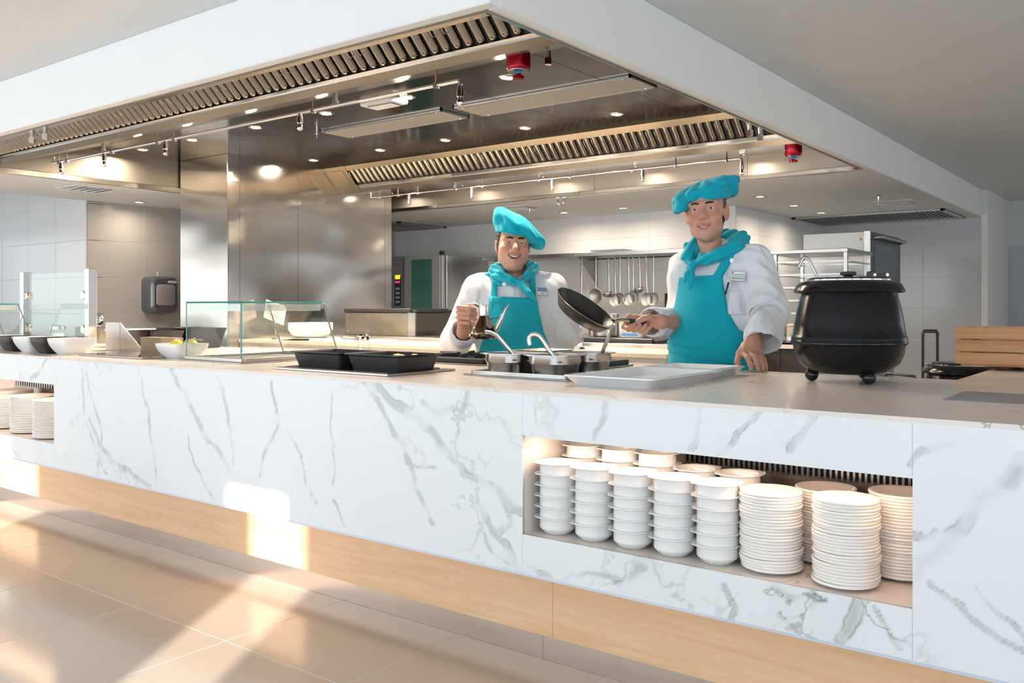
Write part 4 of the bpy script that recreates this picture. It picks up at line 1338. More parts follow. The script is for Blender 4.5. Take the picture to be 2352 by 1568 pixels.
# things behind, on the left part of the counter
gd = thing('splash_guard', 'small grey steel splash guard with a sloping side behind the induction plate', 'guard', (-4.98, 2.75, ZT))
wbox('back_plate', -0.16, 0.0, -0.004, 0.004, 0.0, 0.165, M['steel'], gd)
V = [(0, -0.002, 0), (0, 0.002, 0), (0.26, 0.002, 0), (0.26, -0.002, 0), (0, -0.002, 0.165), (0, 0.002, 0.165)]
obj('side_plate', mesh_from('side_plate', V, [(0, 3, 2, 1), (0, 1, 5, 4), (1, 2, 5), (0, 4, 3), (2, 3, 4, 5)]), M['steel'], gd)
cb = thing('serving_bowl', 'large shallow white bowl behind the steel splash guard', 'bowl', (-5.48, 3.12, ZT))
lathe('bowl', [(0, 0.0), (0.08, 0), (0.085, 0.006), (0.13, 0.05), (0.175, 0.105), (0.180, 0.11), (0.176, 0.113), (0.168, 0.105), (0.12, 0.05), (0.08, 0.012), (0, 0.01)], M['white_cer'], cb, 36)
def black_bin(x, y, label, w=0.34, d=0.28, h=0.10):
    o = ring_prism('black_container', [(w / 2 * 0.82, d / 2 * 0.82, 0), (w / 2 * 0.95, d / 2 * 0.95, h * 0.8), (w / 2, d / 2, h), (w / 2 - 0.008, d / 2 - 0.008, h), (w / 2 * 0.8, d / 2 * 0.8, 0.008)], plain('black_gloss', (0.008, 0.008, 0.008), 0.12) if 'black_gloss' not in bpy.data.materials else bpy.data.materials['black_gloss'], None, 0.03, 5, (x, y, ZT))
    return tag(o, label, 'container', 'black gloss containers')
black_bin(-5.00, 2.97, 'glossy black deep container behind the splash guard', 0.34, 0.24, 0.115)
black_bin(-5.06, 3.265, 'glossy black container farther back near the column', 0.42, 0.27, 0.125)
bx = thing('cardboard_box', 'small brown cardboard box beside the lemon bowl', 'box', (-4.56, 2.76, ZT))
wbox('carton', -0.10, 0.10, -0.07, 0.07, 0, 0.085, plain('cardboard', (0.30, 0.22, 0.14), 0.7), bx, 0.002)
wbox('flap', -0.10, 0.10, -0.072, 0.0, 0.085, 0.088, bpy.data.materials['cardboard'], bx)
jr = shaker((-6.9 + 0.10, 3.26, ZT), 'wide glass jar with a chrome lid behind the glass screen', 0.055, 0.12)
cd = thing('steel_caddy', 'steel cutlery caddy with a mug seen through the glass screen', 'caddy', (-6.25, 3.27, ZT))
ring_prism('tub', [(0.16, 0.08, 0), (0.165, 0.085, 0.115), (0.16, 0.08, 0.115), (0.155, 0.075, 0.01)], M['steel_gold'], cd, 0.03, 4)
lathe('mug', [(0, 0.115), (0.035, 0.115), (0.035, 0.185), (0.032, 0.185), (0.032, 0.12)], M['chrome'], cd, 20)
V, F = tube_data([(0.05, 0, 0.12 + 0.02), (0.075, 0, 0.15), (0.075, 0, 0.18), (0.05, 0, 0.195)], 0.014, 8)
obj('mug_handle', mesh_from('mug_handle', V, F, True), M['chrome'], cd)

# gas range let into the kitchen side of the counter
rg = thing('gas_range', 'steel range top with black cast iron grates on the kitchen side of the counter', 'range', (-2.42, 3.17, ZT))
wbox('steel_top', -0.50, 0.50, -0.182, 0.22, 0, 0.008, M['steel'], rg, 0.003)
for gx in (-0.26, 0.26):
    gr = wbox('grate_frame', gx - 0.24, gx + 0.24, -0.18, -0.155, 0.008, 0.030, M['iron'], rg, 0.004)
    wbox('grate_frame', gx - 0.24, gx + 0.24, 0.155, 0.18, 0.008, 0.030, M['iron'], rg, 0.004)
    wbox('grate_frame', gx - 0.24, gx - 0.215, -0.155, 0.155, 0.008, 0.030, M['iron'], rg, 0.004)
    wbox('grate_frame', gx + 0.215, gx + 0.24, -0.155, 0.155, 0.008, 0.030, M['iron'], rg, 0.004)
    for k in range(6):
        a = k * PI / 3
        bm = bmesh.new()
        bm_box(bm, 0.05, 0.165, -0.009, 0.009, 0.016, 0.046, 0.003, rot=Matrix.Rotation(a, 3, 'Z'))
        obj('grate_finger', bm_mesh('grate_finger', bm), M['iron'], rg, loc=(gx, 0, 0))
    lathe('burner', [(0, 0.008), (0.05, 0.008), (0.05, 0.018), (0.035, 0.026), (0, 0.027)], M['iron'], rg, 20, loc=(gx, 0, 0))
lathe('knob', [(0, 0), (0.018, 0), (0.016, 0.035), (0, 0.036)], M['black'], rg, 14, loc=(0.0, 0.10, 0.008))
# ------------------------------------------------------------------ the kitchen behind
IY0, IY1, IX0, IX1 = 4.32, 6.1, -6.02, -2.25
isl = thing('cooking_island', 'cooking island with a marble skirt and a steel cooker body under the hood', 'island', (-4.1, 5.2, 0))
box('body', IX0, IX1, IY0 + 0.02, 4.87, 0.10, ZT - 0.022, M['frame_white'], isl)
box('plinth', IX0 + 0.04, IX1 - 0.04, IY0 + 0.06, IY1 - 0.05, 0, 0.10, M['plinth'], isl)
for xa, xb in ((IX0, -4.6), (-4.6, -3.1), (-3.1, IX1)):
    box('marble_skirt', xa + 0.001, xb - 0.001, IY0, IY0 + 0.014, 0.10, ZT - 0.022, M['marble_top'], isl)
box('cooker_body', IX0, IX1, 4.87, IY1, 0.10, 0.954, M['steel'], isl, 0.004)
iw = box('island_worktop', IX0, IX1 + 0.01, IY0 - 0.012, 4.869, ZT - 0.022, ZT, wood('pale_worktop', (0.66, 0.52, 0.38), (0.80, 0.67, 0.52), 'x', 1.0, 0.35))
tag(iw, 'beige worktop strip along the front of the cooking island', 'worktop')

bx = thing('plancha_box', 'riveted steel box with a ribbed black top on the cooking island', 'griddle', (-5.25, 5.3, 0.954))
wbox('case', -0.405, 0.405, -0.20, 0.25, 0, 0.185, M['steel_gold'], bx, 0.004)
for xa, xb in ((-0.41, -0.06), (-0.055, 0.36)):
    wbox('lid', xa, xb, -0.215, 0.25, 0.186, 0.218, M['black'], bx, 0.006)
wbox('lid_end', 0.362, 0.415, -0.20, 0.25, 0.186, 0.206, M['black'], bx, 0.004)
wbox('side_trim', 0.33, 0.405, -0.205, -0.2, 0.002, 0.184, M['steel'], bx)
for x in (-0.37, -0.13, 0.06, 0.29):
    for z in (0.03, 0.16):
        lathe('rivet', [(0, -0.004), (0.006, -0.002), (0.007, 0.0)], M['chrome'], bx, 10, loc=(x, -0.201, z), rot=(-PI / 2, 0, 0))
gr = thing('griddle_plate', 'long flat black griddle with ribbed end on the cooker behind the frying pan', 'griddle', (-2.93, 5.08, 0.954))
wbox('slab', -0.30, 0.24, -0.10, 0.35, 0, 0.028, M['black'], gr, 0.004)
for y in (-0.08, -0.03, 0.02):
    wbox('end_rib', 0.24, 0.27, y, y + 0.035, 0, 0.022, M['black'], gr, 0.003)

def stock_pot(loc, r, h, label):
    p = thing('stock_pot', label, 'pot', loc, group='pots on the cooking island')
    lathe('body', [(0, 0.002), (r - 0.006, 0.0), (r, 0.006), (r, h), (r + 0.004, h + 0.003), (r - 0.002, h + 0.004), (r - 0.004, h), (r - 0.004, 0.01), (0, 0.008)], M['steel'], p, 36)
    for s in (-1, 1):
        tube('handle', [(s * r, -0.03, h * 0.75), (s * (r + 0.03), -0.025, h * 0.78), (s * (r + 0.03), 0.025, h * 0.78), (s * r, 0.03, h * 0.75)], 0.005, M['steel'], p, 8)
    return p
stock_pot((-3.21, 5.25, 0.982), 0.105, 0.15, 'steel stock pot on the black griddle behind the frying pan')
tb = thing('white_tub', 'white plastic tub with a blue label printed in red', 'tub', (-2.945, 5.22, 0.982))
ring_prism('tub', [(0.085, 0.06, 0), (0.088, 0.063, 0.005), (0.096, 0.07, 0.10), (0.090, 0.065, 0.10), (0.082, 0.058, 0.008)], plain('tub_white', (0.72, 0.70, 0.66), 0.35), tb, 0.02, 4)
ring_prism('lid', [(0.100, 0.074, 0.100), (0.102, 0.076, 0.104), (0.102, 0.076, 0.112), (0.095, 0.07, 0.114)], M['white_plas'], tb, 0.02, 4)
bl = plain('label_blue', (0.03, 0.22, 0.55), 0.4)
bmz = bmesh.new()
bm_box(bmz, -0.07, 0.05, -0.001, 0.001, 0.012, 0.088, rot=Matrix.Rotation(math.radians(-4.0), 3, 'X'))
lab = obj('label', bm_mesh('label', bmz), bl, tb, loc=(0, -0.0655, 0))
wbox('label_mark', -0.045, 0.030, -0.0035, -0.0015, 0.058, 0.076, plain('label_red', (0.60, 0.02, 0.04), 0.4), lab, 0.004)
wbox('label_stripe', -0.04, 0.02, -0.003, -0.0012, 0.044, 0.051, M['white_plas'], lab)
text_obj('label_word', 'MAXI', 0.019, M['white_plas'], lab, (-0.008, -0.0042, 0.067), (PI / 2, 0, 0))

def cloth_blob(name, loc, sx, sy, sz, mat, label, seed):
    rr = np.random.RandomState(seed)
    bm = bmesh.new()
    bmesh.ops.create_icosphere(bm, subdivisions=3, radius=1.0)
    from mathutils import noise as mn
    for v in bm.verts:
        d = 1 + 0.35 * mn.noise(v.co * 2.0 + Vector((seed, 0, 0))) + 0.15 * mn.noise(v.co * 5.0)
        v.co = Vector((v.co.x * sx * d, v.co.y * sy * d, max(-0.5, v.co.z) * sz * d + sz * 0.5))
    o = obj(name, bm_mesh(name, bm, True), mat, None, loc=loc)
    return tag(o, label, 'cloth')
cloth_blob('cleaning_cloth', (-2.90, 5.53, 0.954), 0.06, 0.05, 0.022, plain('cloth_navy', (0.015, 0.02, 0.16), 0.8), 'crumpled navy blue cloth on the cooker', 2)
cloth_blob('cleaning_cloth', (-3.30, 4.72, ZT), 0.12, 0.09, 0.032, plain('cloth_teal', (0.0, 0.16, 0.24), 0.8), 'crumpled teal cloth beside the tap', 5)
ct = thing('utensil_tub', 'steel utensil container with a dark spoon beside the tap', 'container', (-3.36, 4.95, 0.954))
ring_prism('tub', [(0.085, 0.08, 0), (0.095, 0.09, 0.14), (0.09, 0.085, 0.14), (0.08, 0.075, 0.01)], M['steel'], ct, 0.02, 4)
tube('spoon', [(0.02, 0, 0.03), (-0.05, 0, 0.16), (-0.07, 0, 0.19)], [0.006, 0.008, 0.012], M['black'], ct, 8)

# tap
tp = thing('mixer_tap', 'chrome mixer tap with lever standing on the island worktop', 'tap', (-2.945, 4.54, ZT))
lathe('base', [(0, 0), (0.032, 0), (0.030, 0.008), (0.022, 0.014), (0.022, 0.06), (0.018, 0.07), (0, 0.07)], M['chrome'], tp, 20)
tube('spout', [(0, 0, 0.06), (0, 0, 0.20), (-0.01, 0.0, 0.24), (-0.05, 0, 0.26), (-0.10, 0, 0.25), (-0.115, 0, 0.22)], 0.012, M['chrome'], tp, 12)
lathe('collar', [(0.014, 0.095), (0.016, 0.098), (0.016, 0.112), (0.014, 0.115)], M['chrome'], tp, 16)
tube('lever', [(-0.02, -0.01, 0.045), (-0.055, -0.02, 0.055), (-0.085, -0.03, 0.035), (-0.10, -0.03, 0.01)], [0.014, 0.012, 0.010, 0.008], M['chrome'], tp, 10, flat=0.6)
sk = thing('sink_plate', 'round chrome sink strainer plate beside the tap', 'sink', (-3.08, 4.52, ZT))
lathe('disc', [(0, 0.004), (0.06, 0.004), (0.085, 0.008), (0.09, 0.004), (0.09, 0.0)], M['chrome'], sk, 28)

# left part of the island worktop: plate with bowls, card holder, white board, knife
pt = thing('round_plate', 'round white plate under a stack of pasta bowls on the island', 'plate', (-5.50, 4.60, ZT))
lathe('plate', [(0, 0.0), (0.13, 0), (0.16, 0.008), (0.235, 0.016), (0.236, 0.02), (0.16, 0.014), (0, 0.008)], M['white_cer'], pt, 40)
PBM = None
for k in range(5):
    V, F = lathe_data([(0, 0.0), (0.11, 0.0), (0.145, 0.020), (0.170, 0.055), (0.176, 0.066), (0.172, 0.067), (0.160, 0.05), (0.13, 0.018), (0, 0.008)], 40)
    if PBM is None:
        PBM = mesh_from('pasta_bowl', V, F, True)
        PBM.materials.append(M['white_cer'])
    tag(obj('pasta_bowl', PBM, None, None, loc=(-5.50, 4.60, ZT + 0.02 + k * 0.012)), 'white pasta bowl in the stack on the island plate', 'bowl', 'stacked pasta bowls')
ch = thing('card_holder', 'small steel stand holding a tilted printed card above the island', 'card holder', (-5.83, 4.52, ZT))
tube('stem', [(0, 0, 0), (0, 0, 0.16)], 0.005, M['chrome'], ch, 8)
lathe('base', [(0, 0), (0.035, 0), (0.033, 0.006), (0, 0.008)], M['chrome'], ch, 20)
bmz = bmesh.new()
bm_box(bmz, -0.13, 0.13, -0.002, 0.002, -0.075, 0.075, rot=Matrix.Rotation(math.radians(14), 3, 'Y'))
cdm = obj('card', bm_mesh('card', bmz), plain('card_pink', (0.80, 0.70, 0.64), 0.6), ch, loc=(-0.01, 0, 0.215))
for k in range(5):
    bmz = bmesh.new()
    bm_box(bmz, -0.10, 0.06 - 0.02 * (k % 2), -0.0035, -0.0022, -0.002 + 0.045 - 0.018 * k, 0.001 + 0.045 - 0.018 * k, rot=Matrix.Rotation(math.radians(14), 3, 'Y'))
    obj('print_line', bm_mesh('print_line', bmz), M['dark'] if k == 4 else plain('print_grey', (0.35, 0.30, 0.28), 0.7), cdm)
wbd = thing('chopping_board', 'white plastic chopping board on the island worktop', 'board', (-4.93, 4.52, ZT))
wbox('slab', -0.33, 0.33, -0.14, 0.14, 0, 0.02, M['white_plas'], wbd, 0.005, 2)
kn = thing('kitchen_knife', 'kitchen knife lying on the white chopping board', 'knife', (-4.78, 4.43, ZT + 0.021))
tube('handle', [(-0.15, 0, 0.008), (-0.02, 0, 0.008)], [0.013, 0.011], plain('knife_grey', (0.25, 0.25, 0.26), 0.4), kn, 10)
wbox('blade', -0.02, 0.18, -0.018, 0.012, 0.006, 0.008, M['chrome'], kn)

# wall shelf, rail and hanging utensils
sh = thing('wall_shelf', 'long stainless steel wall shelf with triangular brackets and a hanging rail', 'shelf', (-4.7, 7.78, 1.70))
for xa, xb in ((-6.20, -4.97), (-4.967, -3.36)):
    box('shelf_board', xa, xb, 7.58, 7.965, 1.695, 1.735, M['steel'], sh, 0.003)
for x in (-6.05, -4.95, -3.6):
    V = [Vector(p) - sh.location for p in ((x, 7.60, 1.695), (x, 7.965, 1.695), (x, 7.965, 1.40), (x + 0.004, 7.60, 1.695), (x + 0.004, 7.965, 1.695), (x + 0.004, 7.965, 1.40))]
    obj('bracket', mesh_from('bracket', V, [(0, 2, 1), (3, 4, 5), (0, 1, 4, 3), (1, 2, 5, 4), (0, 3, 5, 2)]), M['steel'], sh)
tube('rail', [Vector((-4.85, 7.63, 1.665)) - sh.location, Vector((-3.36, 7.63, 1.665)) - sh.location], 0.006, M['black'], sh, 8)
def utensil(x, kind, L, label, tilt=0.0):
    u = thing(kind, label, {'ladle': 'ladle', 'skimmer': 'skimmer', 'whisk': 'strainer', 'carving_knife': 'knife'}[kind], (x, 7.63, 1.668), group='utensils on the wall rail')
    u.rotation_euler = (0, tilt, 0)
    tube('handle', [(0, 0.006, -0.004), (0, 0.006, 0.008), (0, -0.006, 0.010), (0, -0.009, -0.01), (0, -0.010, -0.2), (0, -0.010, -L)], [0.005, 0.006, 0.007, 0.009, 0.009, 0.007], M['steel'], u, 8, flat=0.35, up=Vector((0, 1, 0)))
    if kind == 'ladle':
        prof = [(0.0, -0.045)] + [(0.048 * math.sin(t), -0.045 * math.cos(t)) for t in np.linspace(0.2, PI / 2, 8)] + [(0.044, 0.0)] + [(0.044 * math.sin(t), -0.041 * math.cos(t)) for t in np.linspace(PI / 2, 0.2, 6)] + [(0, -0.041)]
        lathe('cup', prof, M['steel'], u, 24, loc=(0.0, -0.045, -L - 0.01), rot=(math.radians(25), 0, 0))
    elif kind == 'skimmer':
        lathe('disc', [(0, -0.004), (0.04, -0.003), (0.062, 0.004), (0.063, 0.006), (0.04, 0.0), (0, -0.001)], bpy.data.materials.get('perforated_steel') or perforated(), u, 28, loc=(0, -0.014, -L - 0.055), rot=(PI / 2, 0, 0))
    elif kind == 'whisk':
        V, F = tube_data([(0.075 * math.cos(a), 0, 0.075 * math.sin(a)) for a in np.linspace(0, 2 * PI, 25)], 0.003, 6)
        obj('hoop', mesh_from('hoop', V, F, True), M['steel'], u, loc=(0, -0.012, -L - 0.07))
        lathe('mesh', [(0, -0.02), (0.05, -0.014), (0.074, 0.0)], perforated() if not bpy.data.materials.get('perforated_steel') else bpy.data.materials['perforated_steel'], u, 24, loc=(0, -0.012, -L - 0.07), rot=(PI / 2, 0, 0))
    return u
def perforated():
    m, nt, b = new_mat('perforated_steel')
    v = mapped(nt, (1, 1, 1), 'obj')
    vo = N(nt, 'ShaderNodeTexVoronoi')
    vo.inputs['Scale'].default_value = 110
    vo.inputs['Randomness'].default_value = 0.1
    nt.links.new(v, vo.inputs['Vector'])
    f = mth(nt, 'LESS_THAN', vo.outputs['Distance'], 0.24)
    nt.links.new(mixc(nt, f, (0.46, 0.44, 0.42), (0.85, 0.83, 0.8)), b.inputs['Base Color'])
    b.inputs['Metallic'].default_value = 0.9
    b.inputs['Roughness'].default_value = 0.35
    return m
utensil(-4.92, 'ladle', 0.52, 'long steel ladle hanging alone below the bracket by the sockets', 0.03)
utensil(-4.754, 'whisk', 0.30, 'round wire strainer hanging beside the shelf bracket')
utensil(-4.610, 'ladle', 0.335, 'steel ladle hanging next to the wire strainer', -0.03)
utensil(-4.535, 'skimmer', 0.36, 'steel skimmer, first after the ladle by the strainer', -0.02)
utensil(-4.476, 'skimmer', 0.35, 'steel skimmer, second after the ladle by the strainer')
utensil(-4.383, 'skimmer', 0.35, 'dull steel skimmer to one side of the middle ladle', -0.03)
utensil(-4.330, 'skimmer', 0.33, 'dull steel skimmer half behind the middle ladle', -0.02)
utensil(-4.262, 'ladle', 0.295, 'short steel ladle hanging in the middle of the rail', -0.05)
utensil(-4.190, 'skimmer', 0.355, 'steel skimmer overlapped by the widest skimmer', -0.04)
utensil(-4.106, 'skimmer', 0.35, 'wide shiny steel skimmer next to the knives')
utensil(-3.72, 'skimmer', 0.36, 'steel skimmer half hidden behind the tall chef')
kr = thing('knife_rack', 'black magnetic rack with knives on the tiled wall', 'knife rack', (-4.03, 7.955, 1.16))
wbox('rack', -0.12, 0.10, -0.02, 0.01, 0.02, 0.16, M['black'], kr, 0.004)
for i, (dx, h, b_) in enumerate(((-0.03, 0.40, 0), (0.02, 0.41, 1), (0.07, 0.38, 1))):
    k = thing('carving_knife', ('bright bladed carving knife in the wall rack', 'dark handled carving knife in the middle of the wall rack', 'dark handled carving knife at the end of the wall rack')[i], 'knife', (-4.03 + dx, 7.925, 1.12), group='knives in the rack')
    wbox('blade', -0.016, 0.016, -0.002, 0.002, 0.10, h, M['chrome'], k, 0.001)
    wbox('handle', -0.014, 0.014, -0.009, 0.009, -0.05 if b_ else 0.0, 0.12, M['black'], k, 0.004)
for i, x in enumerate((-5.13, -5.055)):
    s = thing('wall_socket', ('white wall socket next to the ladle shadow', 'white wall socket beside the wire strainer')[i], 'socket', (x, 7.966, 1.345), group='wall sockets')
    wbox('plate', -0.04, 0.04, -0.010, 0.0, -0.04, 0.04, M['frame_white'], s, 0.004)
    lathe('recess', [(0, 0.003), (0.018, 0.003), (0.021, 0.0), (0.024, -0.001)], M['white_plas'], s, 20, loc=(0, -0.0105, 0), rot=(PI / 2, 0, 0))
for i, (x, w_, c_) in enumerate(((-6.05, 0.35, (0.03, 0.10, 0.25)), (-4.62, 0.38, (0.015, 0.02, 0.035)))):
    f = thing('folder', ('blue folder lying on the shelf near the combi oven', 'black folder lying on the shelf above the hanging ladles')[i], 'folder', (x, 7.70, 1.736), group='folders on the shelf')
    wbox('cover', -w_ / 2, w_ / 2, -0.10, 0.12, 0.0, 0.003, plain('folder_%d' % i, c_, 0.4), f)
    wbox('papers', -w_ / 2 + 0.01, w_ / 2 - 0.01, -0.09, 0.11, 0.003, 0.016, M['white_plas'], f)
    wbox('cover', -w_ / 2, w_ / 2, -0.10, 0.12, 0.016, 0.019, bpy.data.materials['folder_%d' % i], f)

# back bench under the shelf
bb = thing('back_bench', 'steel work bench along the utensil wall', 'bench', (-4.4, 7.65, 0))
box('top', -6.2, -3.45, 7.32, 7.965, 0.87, 0.91, M['steel'], bb, 0.004)
box('cabinet', -6.18, -3.47, 7.36, 7.95, 0.12, 0.87, M['steel'], bb)
for x in (-6.1, -4.8, -3.6):
    tube('leg', [(x + 4.4, -0.2, 0), (x + 4.4, -0.2, 0.12)], 0.02, M['steel'], bb, 10)

# combi oven
ov = thing('combi_oven', 'tall steel combi oven with a green tinted glass door', 'oven', (-6.84, 7.5, 0))
OX0, OX1, OY = -7.26, -6.43, 7.2
OS = steel('oven_steel', (0.62, 0.62, 0.62), 0.32, (1, 1, 10))
OS2 = steel('oven_steel_grey', (0.36, 0.36, 0.36), 0.34, (1, 1, 10))
box('body', OX0, OX1, OY + 0.06, 7.955, 0.80, 1.755, OS, ov, 0.006)
box('stand', OX0 + 0.03, OX1 - 0.03, OY + 0.1, 7.94, 0.0, 0.80, OS, ov)
dr = box('door', -7.02, OX1 - 0.005, OY, OY + 0.055, 0.84, 1.752, OS, ov, 0.012, 2)
box('window', -6.90, -6.59, OY - 0.004, OY + 0.001, 0.90, 1.71, plain('oven_glass', (0.05, 0.17, 0.14), 0.05, var=0.25, vscale=4), dr, 0.002)
def child_box(name, x0, x1, y0, y1, z0, z1, mat, part, root, bevel=0):
    l = root.location + part.location
    bm = bmesh.new()
    bm_box(bm, x0 - l.x, x1 - l.x, y0 - l.y, y1 - l.y, z0 - l.z, z1 - l.z, bevel)
    return obj(name, bm_mesh(name, bm), mat, part)
child_box('hinge_strip', -6.50, -6.475, OY - 0.003, OY + 0.002, 0.86, 1.74, OS, dr, ov, 0.001)
l = ov.location + dr.location
tube('door_handle', [Vector(p) - l for p in ((-6.99, OY, 1.10), (-6.99, OY - 0.06, 1.105), (-6.99, OY - 0.065, 1.09), (-6.99, OY - 0.06, 0.93), (-6.99, OY, 0.92))], 0.020, M['black'], dr, 12)
pn = box('control_panel', OX0, -7.025, OY, OY + 0.055, 0.84, 1.74, plain('panel_grey', (0.16, 0.18, 0.22), 0.35), ov, 0.015, 2)
child_box('keypad', -7.16, -7.06, OY - 0.003, OY + 0.001, 1.20, 1.53, plain('keypad_dark', (0.02, 0.025, 0.04), 0.3), pn, ov)
child_box('display_light', -7.15, -7.075, OY - 0.006, OY, 1.50, 1.545, emit('panel_yellow', (1.0, 0.55, 0.03), 1.2), pn, ov)
child_box('display_red', -7.15, -7.075, OY - 0.006, OY, 1.455, 1.48, emit('panel_red', (0.8, 0.05, 0.08), 0.6), pn, ov)
for k in range(4):
    child_box('key', -7.14, -7.08, OY - 0.006, OY, 1.23 + k * 0.05, 1.255 + k * 0.05, plain('key_grey', (0.35, 0.36, 0.38), 0.4) if k == 0 else bpy.data.materials['key_grey'], pn, ov)
lathe('dial', [(0, -0.02), (0.03, -0.02), (0.034, 0.0)], M['black'], pn, 20, loc=Vector((-7.10, OY, 1.06)) - l - pn.location + dr.location, rot=(-PI / 2, 0, 0))
text_obj('brand_lettering', 'RATIONAL', 0.034, plain('brand_red', (0.55, 0.03, 0.04), 0.4), pn, Vector((-7.145, OY - 0.002, 1.665)) - ov.location - pn.location, (PI / 2, 0, 0))
wbox('vent_stub', 0.29, 0.35, -0.24, -0.20, 1.755, 1.80, M['black'], ov, 0.01)
fp = thing('frying_pan', 'small dark pan with a curved handle lying on the bench before the combi oven', 'pan', (-4.60, 5.45, 0.954))
lathe('pan', [(0, 0.0), (0.10, 0.0), (0.13, 0.03), (0.127, 0.032), (0.10, 0.006), (0, 0.005)], M['iron'], fp, 28)
tube('handle', [(0.10, 0, 0.02), (0.15, 0, 0.05), (0.20, 0, 0.06), (0.25, 0, 0.05), (0.30, 0, 0.02)], 0.008, M['steel'], fp, 8)

# rack trolley, oven and bench on the right
rk = thing('tray_rack', 'steel tray rack with many runner rails behind the tall chef', 'rack', (-2.155, 6.6, 0))
for x in (-0.25, 0.25):
    for y in (-0.28, 0.28):
        wbox('post', x - 0.013, x + 0.013, y - 0.013, y + 0.013, 0.08, 1.575, M['steel'], rk, 0.002)
        lathe('castor', [(0, 0.0), (0.03, 0.01), (0.035, 0.04), (0.03, 0.07), (0, 0.08)], M['black'], rk, 12, loc=(x, y, 0))
wbox('top', -0.31, 0.27, -0.31, 0.31, 1.565, 1.592, M['steel'], rk, 0.003)
for k in range(13):
    z = 1.50 - k * 0.092
    for x in (-0.25, 0.25):
        wbox('runner', x - 0.028, x + 0.028, -0.28, 0.28, z, z + 0.004, M['steel'], rk)
    wbox('cross_rail', -0.25, 0.25, -0.286, -0.270, z, z + 0.012, M['steel'], rk)
    wbox('cross_rail', -0.25, 0.25, 0.270, 0.286, z, z + 0.012, M['steel'], rk)
o2 = thing('wall_oven', 'steel oven with a dark glass door and bar handle by the tiled wall', 'oven', (-2.245, 7.65, 0))
box('body', -2.51, -2.03, 7.2, 8.11, 1.30, 1.775, OS2, o2, 0.004)
box('control_base', -2.51, -2.0, 7.2, 8.11, 1.16, 1.30, OS2, o2, 0.004)
box('stand', -2.48, -2.03, 7.25, 8.08, 0.0, 1.16, M['steel'], o2)
d2 = box('door', -2.03, -1.985, 7.2, 8.11, 1.305, 1.775, plain('door_dark', (0.05, 0.05, 0.055), 0.25), o2, 0.006)
child_box('window', -1.987, -1.982, 7.33, 7.98, 1.40, 1.68, plain('door_glass', (0.10, 0.13, 0.125), 0.05, var=0.3, vscale=5), d2, o2, 0.001)
child_box('frame_edge', -2.03, -1.983, 7.195, 7.215, 1.305, 1.776, M['steel'], d2, o2)
l = o2.location + d2.location
tube('door_handle', [Vector(p) - l for p in ((-1.985, 7.32, 1.73), (-1.94, 7.33, 1.735), (-1.935, 7.35, 1.735), (-1.935, 8.05, 1.735), (-1.94, 8.07, 1.735), (-1.985, 8.08, 1.73))], 0.013, M['steel'], d2, 10)
for y in (7.6, 7.95):
    lathe('knob', [(0, 0.03), (0.025, 0.03), (0.028, 0.0)], M['chrome'], o2, 16, loc=Vector((-2.0, y, 1.235)) - o2.location, rot=(0, PI / 2, 0))
sg2 = wbox('warning_sticker', 0.17, 0.215, -0.4515, -0.45, 1.70, 1.745, M['white_plas'], o2)
V = [(0.177, -0.4525, 1.708), (0.208, -0.4525, 1.708), (0.1925, -0.4525, 1.737)]
obj('warning_triangle', mesh_from('warning_triangle', V + [(x, y + 0.0008, z) for x, y, z in V], [(0, 1, 2), (5, 4, 3), (0, 3, 4, 1), (1, 4, 5, 2), (2, 5, 3, 0)]), plain('warn_yellow', (0.55, 0.38, 0.02), 0.5), o2)

bd = thing('dark_bench', 'dark brown fronted bench behind the tall chef', 'bench', (-2.25, 6.05, 0))
BD = plain('dark_front', (0.055, 0.045, 0.038), 0.35)
for xa, xb in ((-2.24, -2.10), (-2.097, -1.80)):
    box('front_panel', xa, xb, 5.60, 5.62, 0.0, 0.915, BD, bd, 0.001)
box('body', -2.24, -1.80, 5.625, 6.28, 0.0, 0.915, BD, bd)
box('top', -2.245, -1.79, 5.58, 6.28, 0.916, 0.942, M['marble_top'], bd, 0.002)
PLT = M['white_cer']
bt = thing('platter', 'dark rimmed oval platter under the glass cups', 'platter', (-2.02, 5.80, 0.942))
lathe('platter', [(0, 0), (0.16, 0), (0.21, 0.012), (0.21, 0.016), (0.15, 0.006), (0, 0.006)], plain('platter_navy', (0.02, 0.03, 0.06), 0.2), bt, 32)
for i, (x, y) in enumerate(((-2.115, 5.76), (-2.0, 5.78))):
    c = thing('dessert_glass', ('ribbed dessert glass nearer the chef\'s sleeve', 'ribbed dessert glass nearer the soup kettle')[i], 'glass', (x, y, 0.949), group='ribbed dessert glasses')
    V, F = lathe_data([(0, 0), (0.034, 0.0), (0.036, 0.006), (0.010, 0.016), (0.010, 0.03), (0.03, 0.045), (0.052, 0.085), (0.055, 0.11), (0.052, 0.11), (0.045, 0.08), (0.02, 0.042), (0, 0.038)], 32)
    V = [(x_ * (1 + 0.035 * math.cos(16 * math.atan2(y_, x_))), y_ * (1 + 0.035 * math.cos(16 * math.atan2(y_, x_))), z_) for x_, y_, z_ in V]
    obj('bowl', mesh_from('bowl', V, F, True), glass_mat('ribbed_glass', (0.86, 0.85, 0.82)) if i == 0 else bpy.data.materials['ribbed_glass'], c)
ptk = thing('paper_stack', 'white box of napkins with pink wrap on the dark bench', 'box', (-2.02, 6.12, 0.942))
wbox('carton', -0.20, 0.20, -0.08, 0.08, 0, 0.105, M['white_plas'], ptk, 0.004)
wbox('wrap', -0.20, 0.20, -0.08, 0.08, 0.105, 0.125, plain('wrap_pink', (0.75, 0.45, 0.35), 0.3), ptk, 0.008)

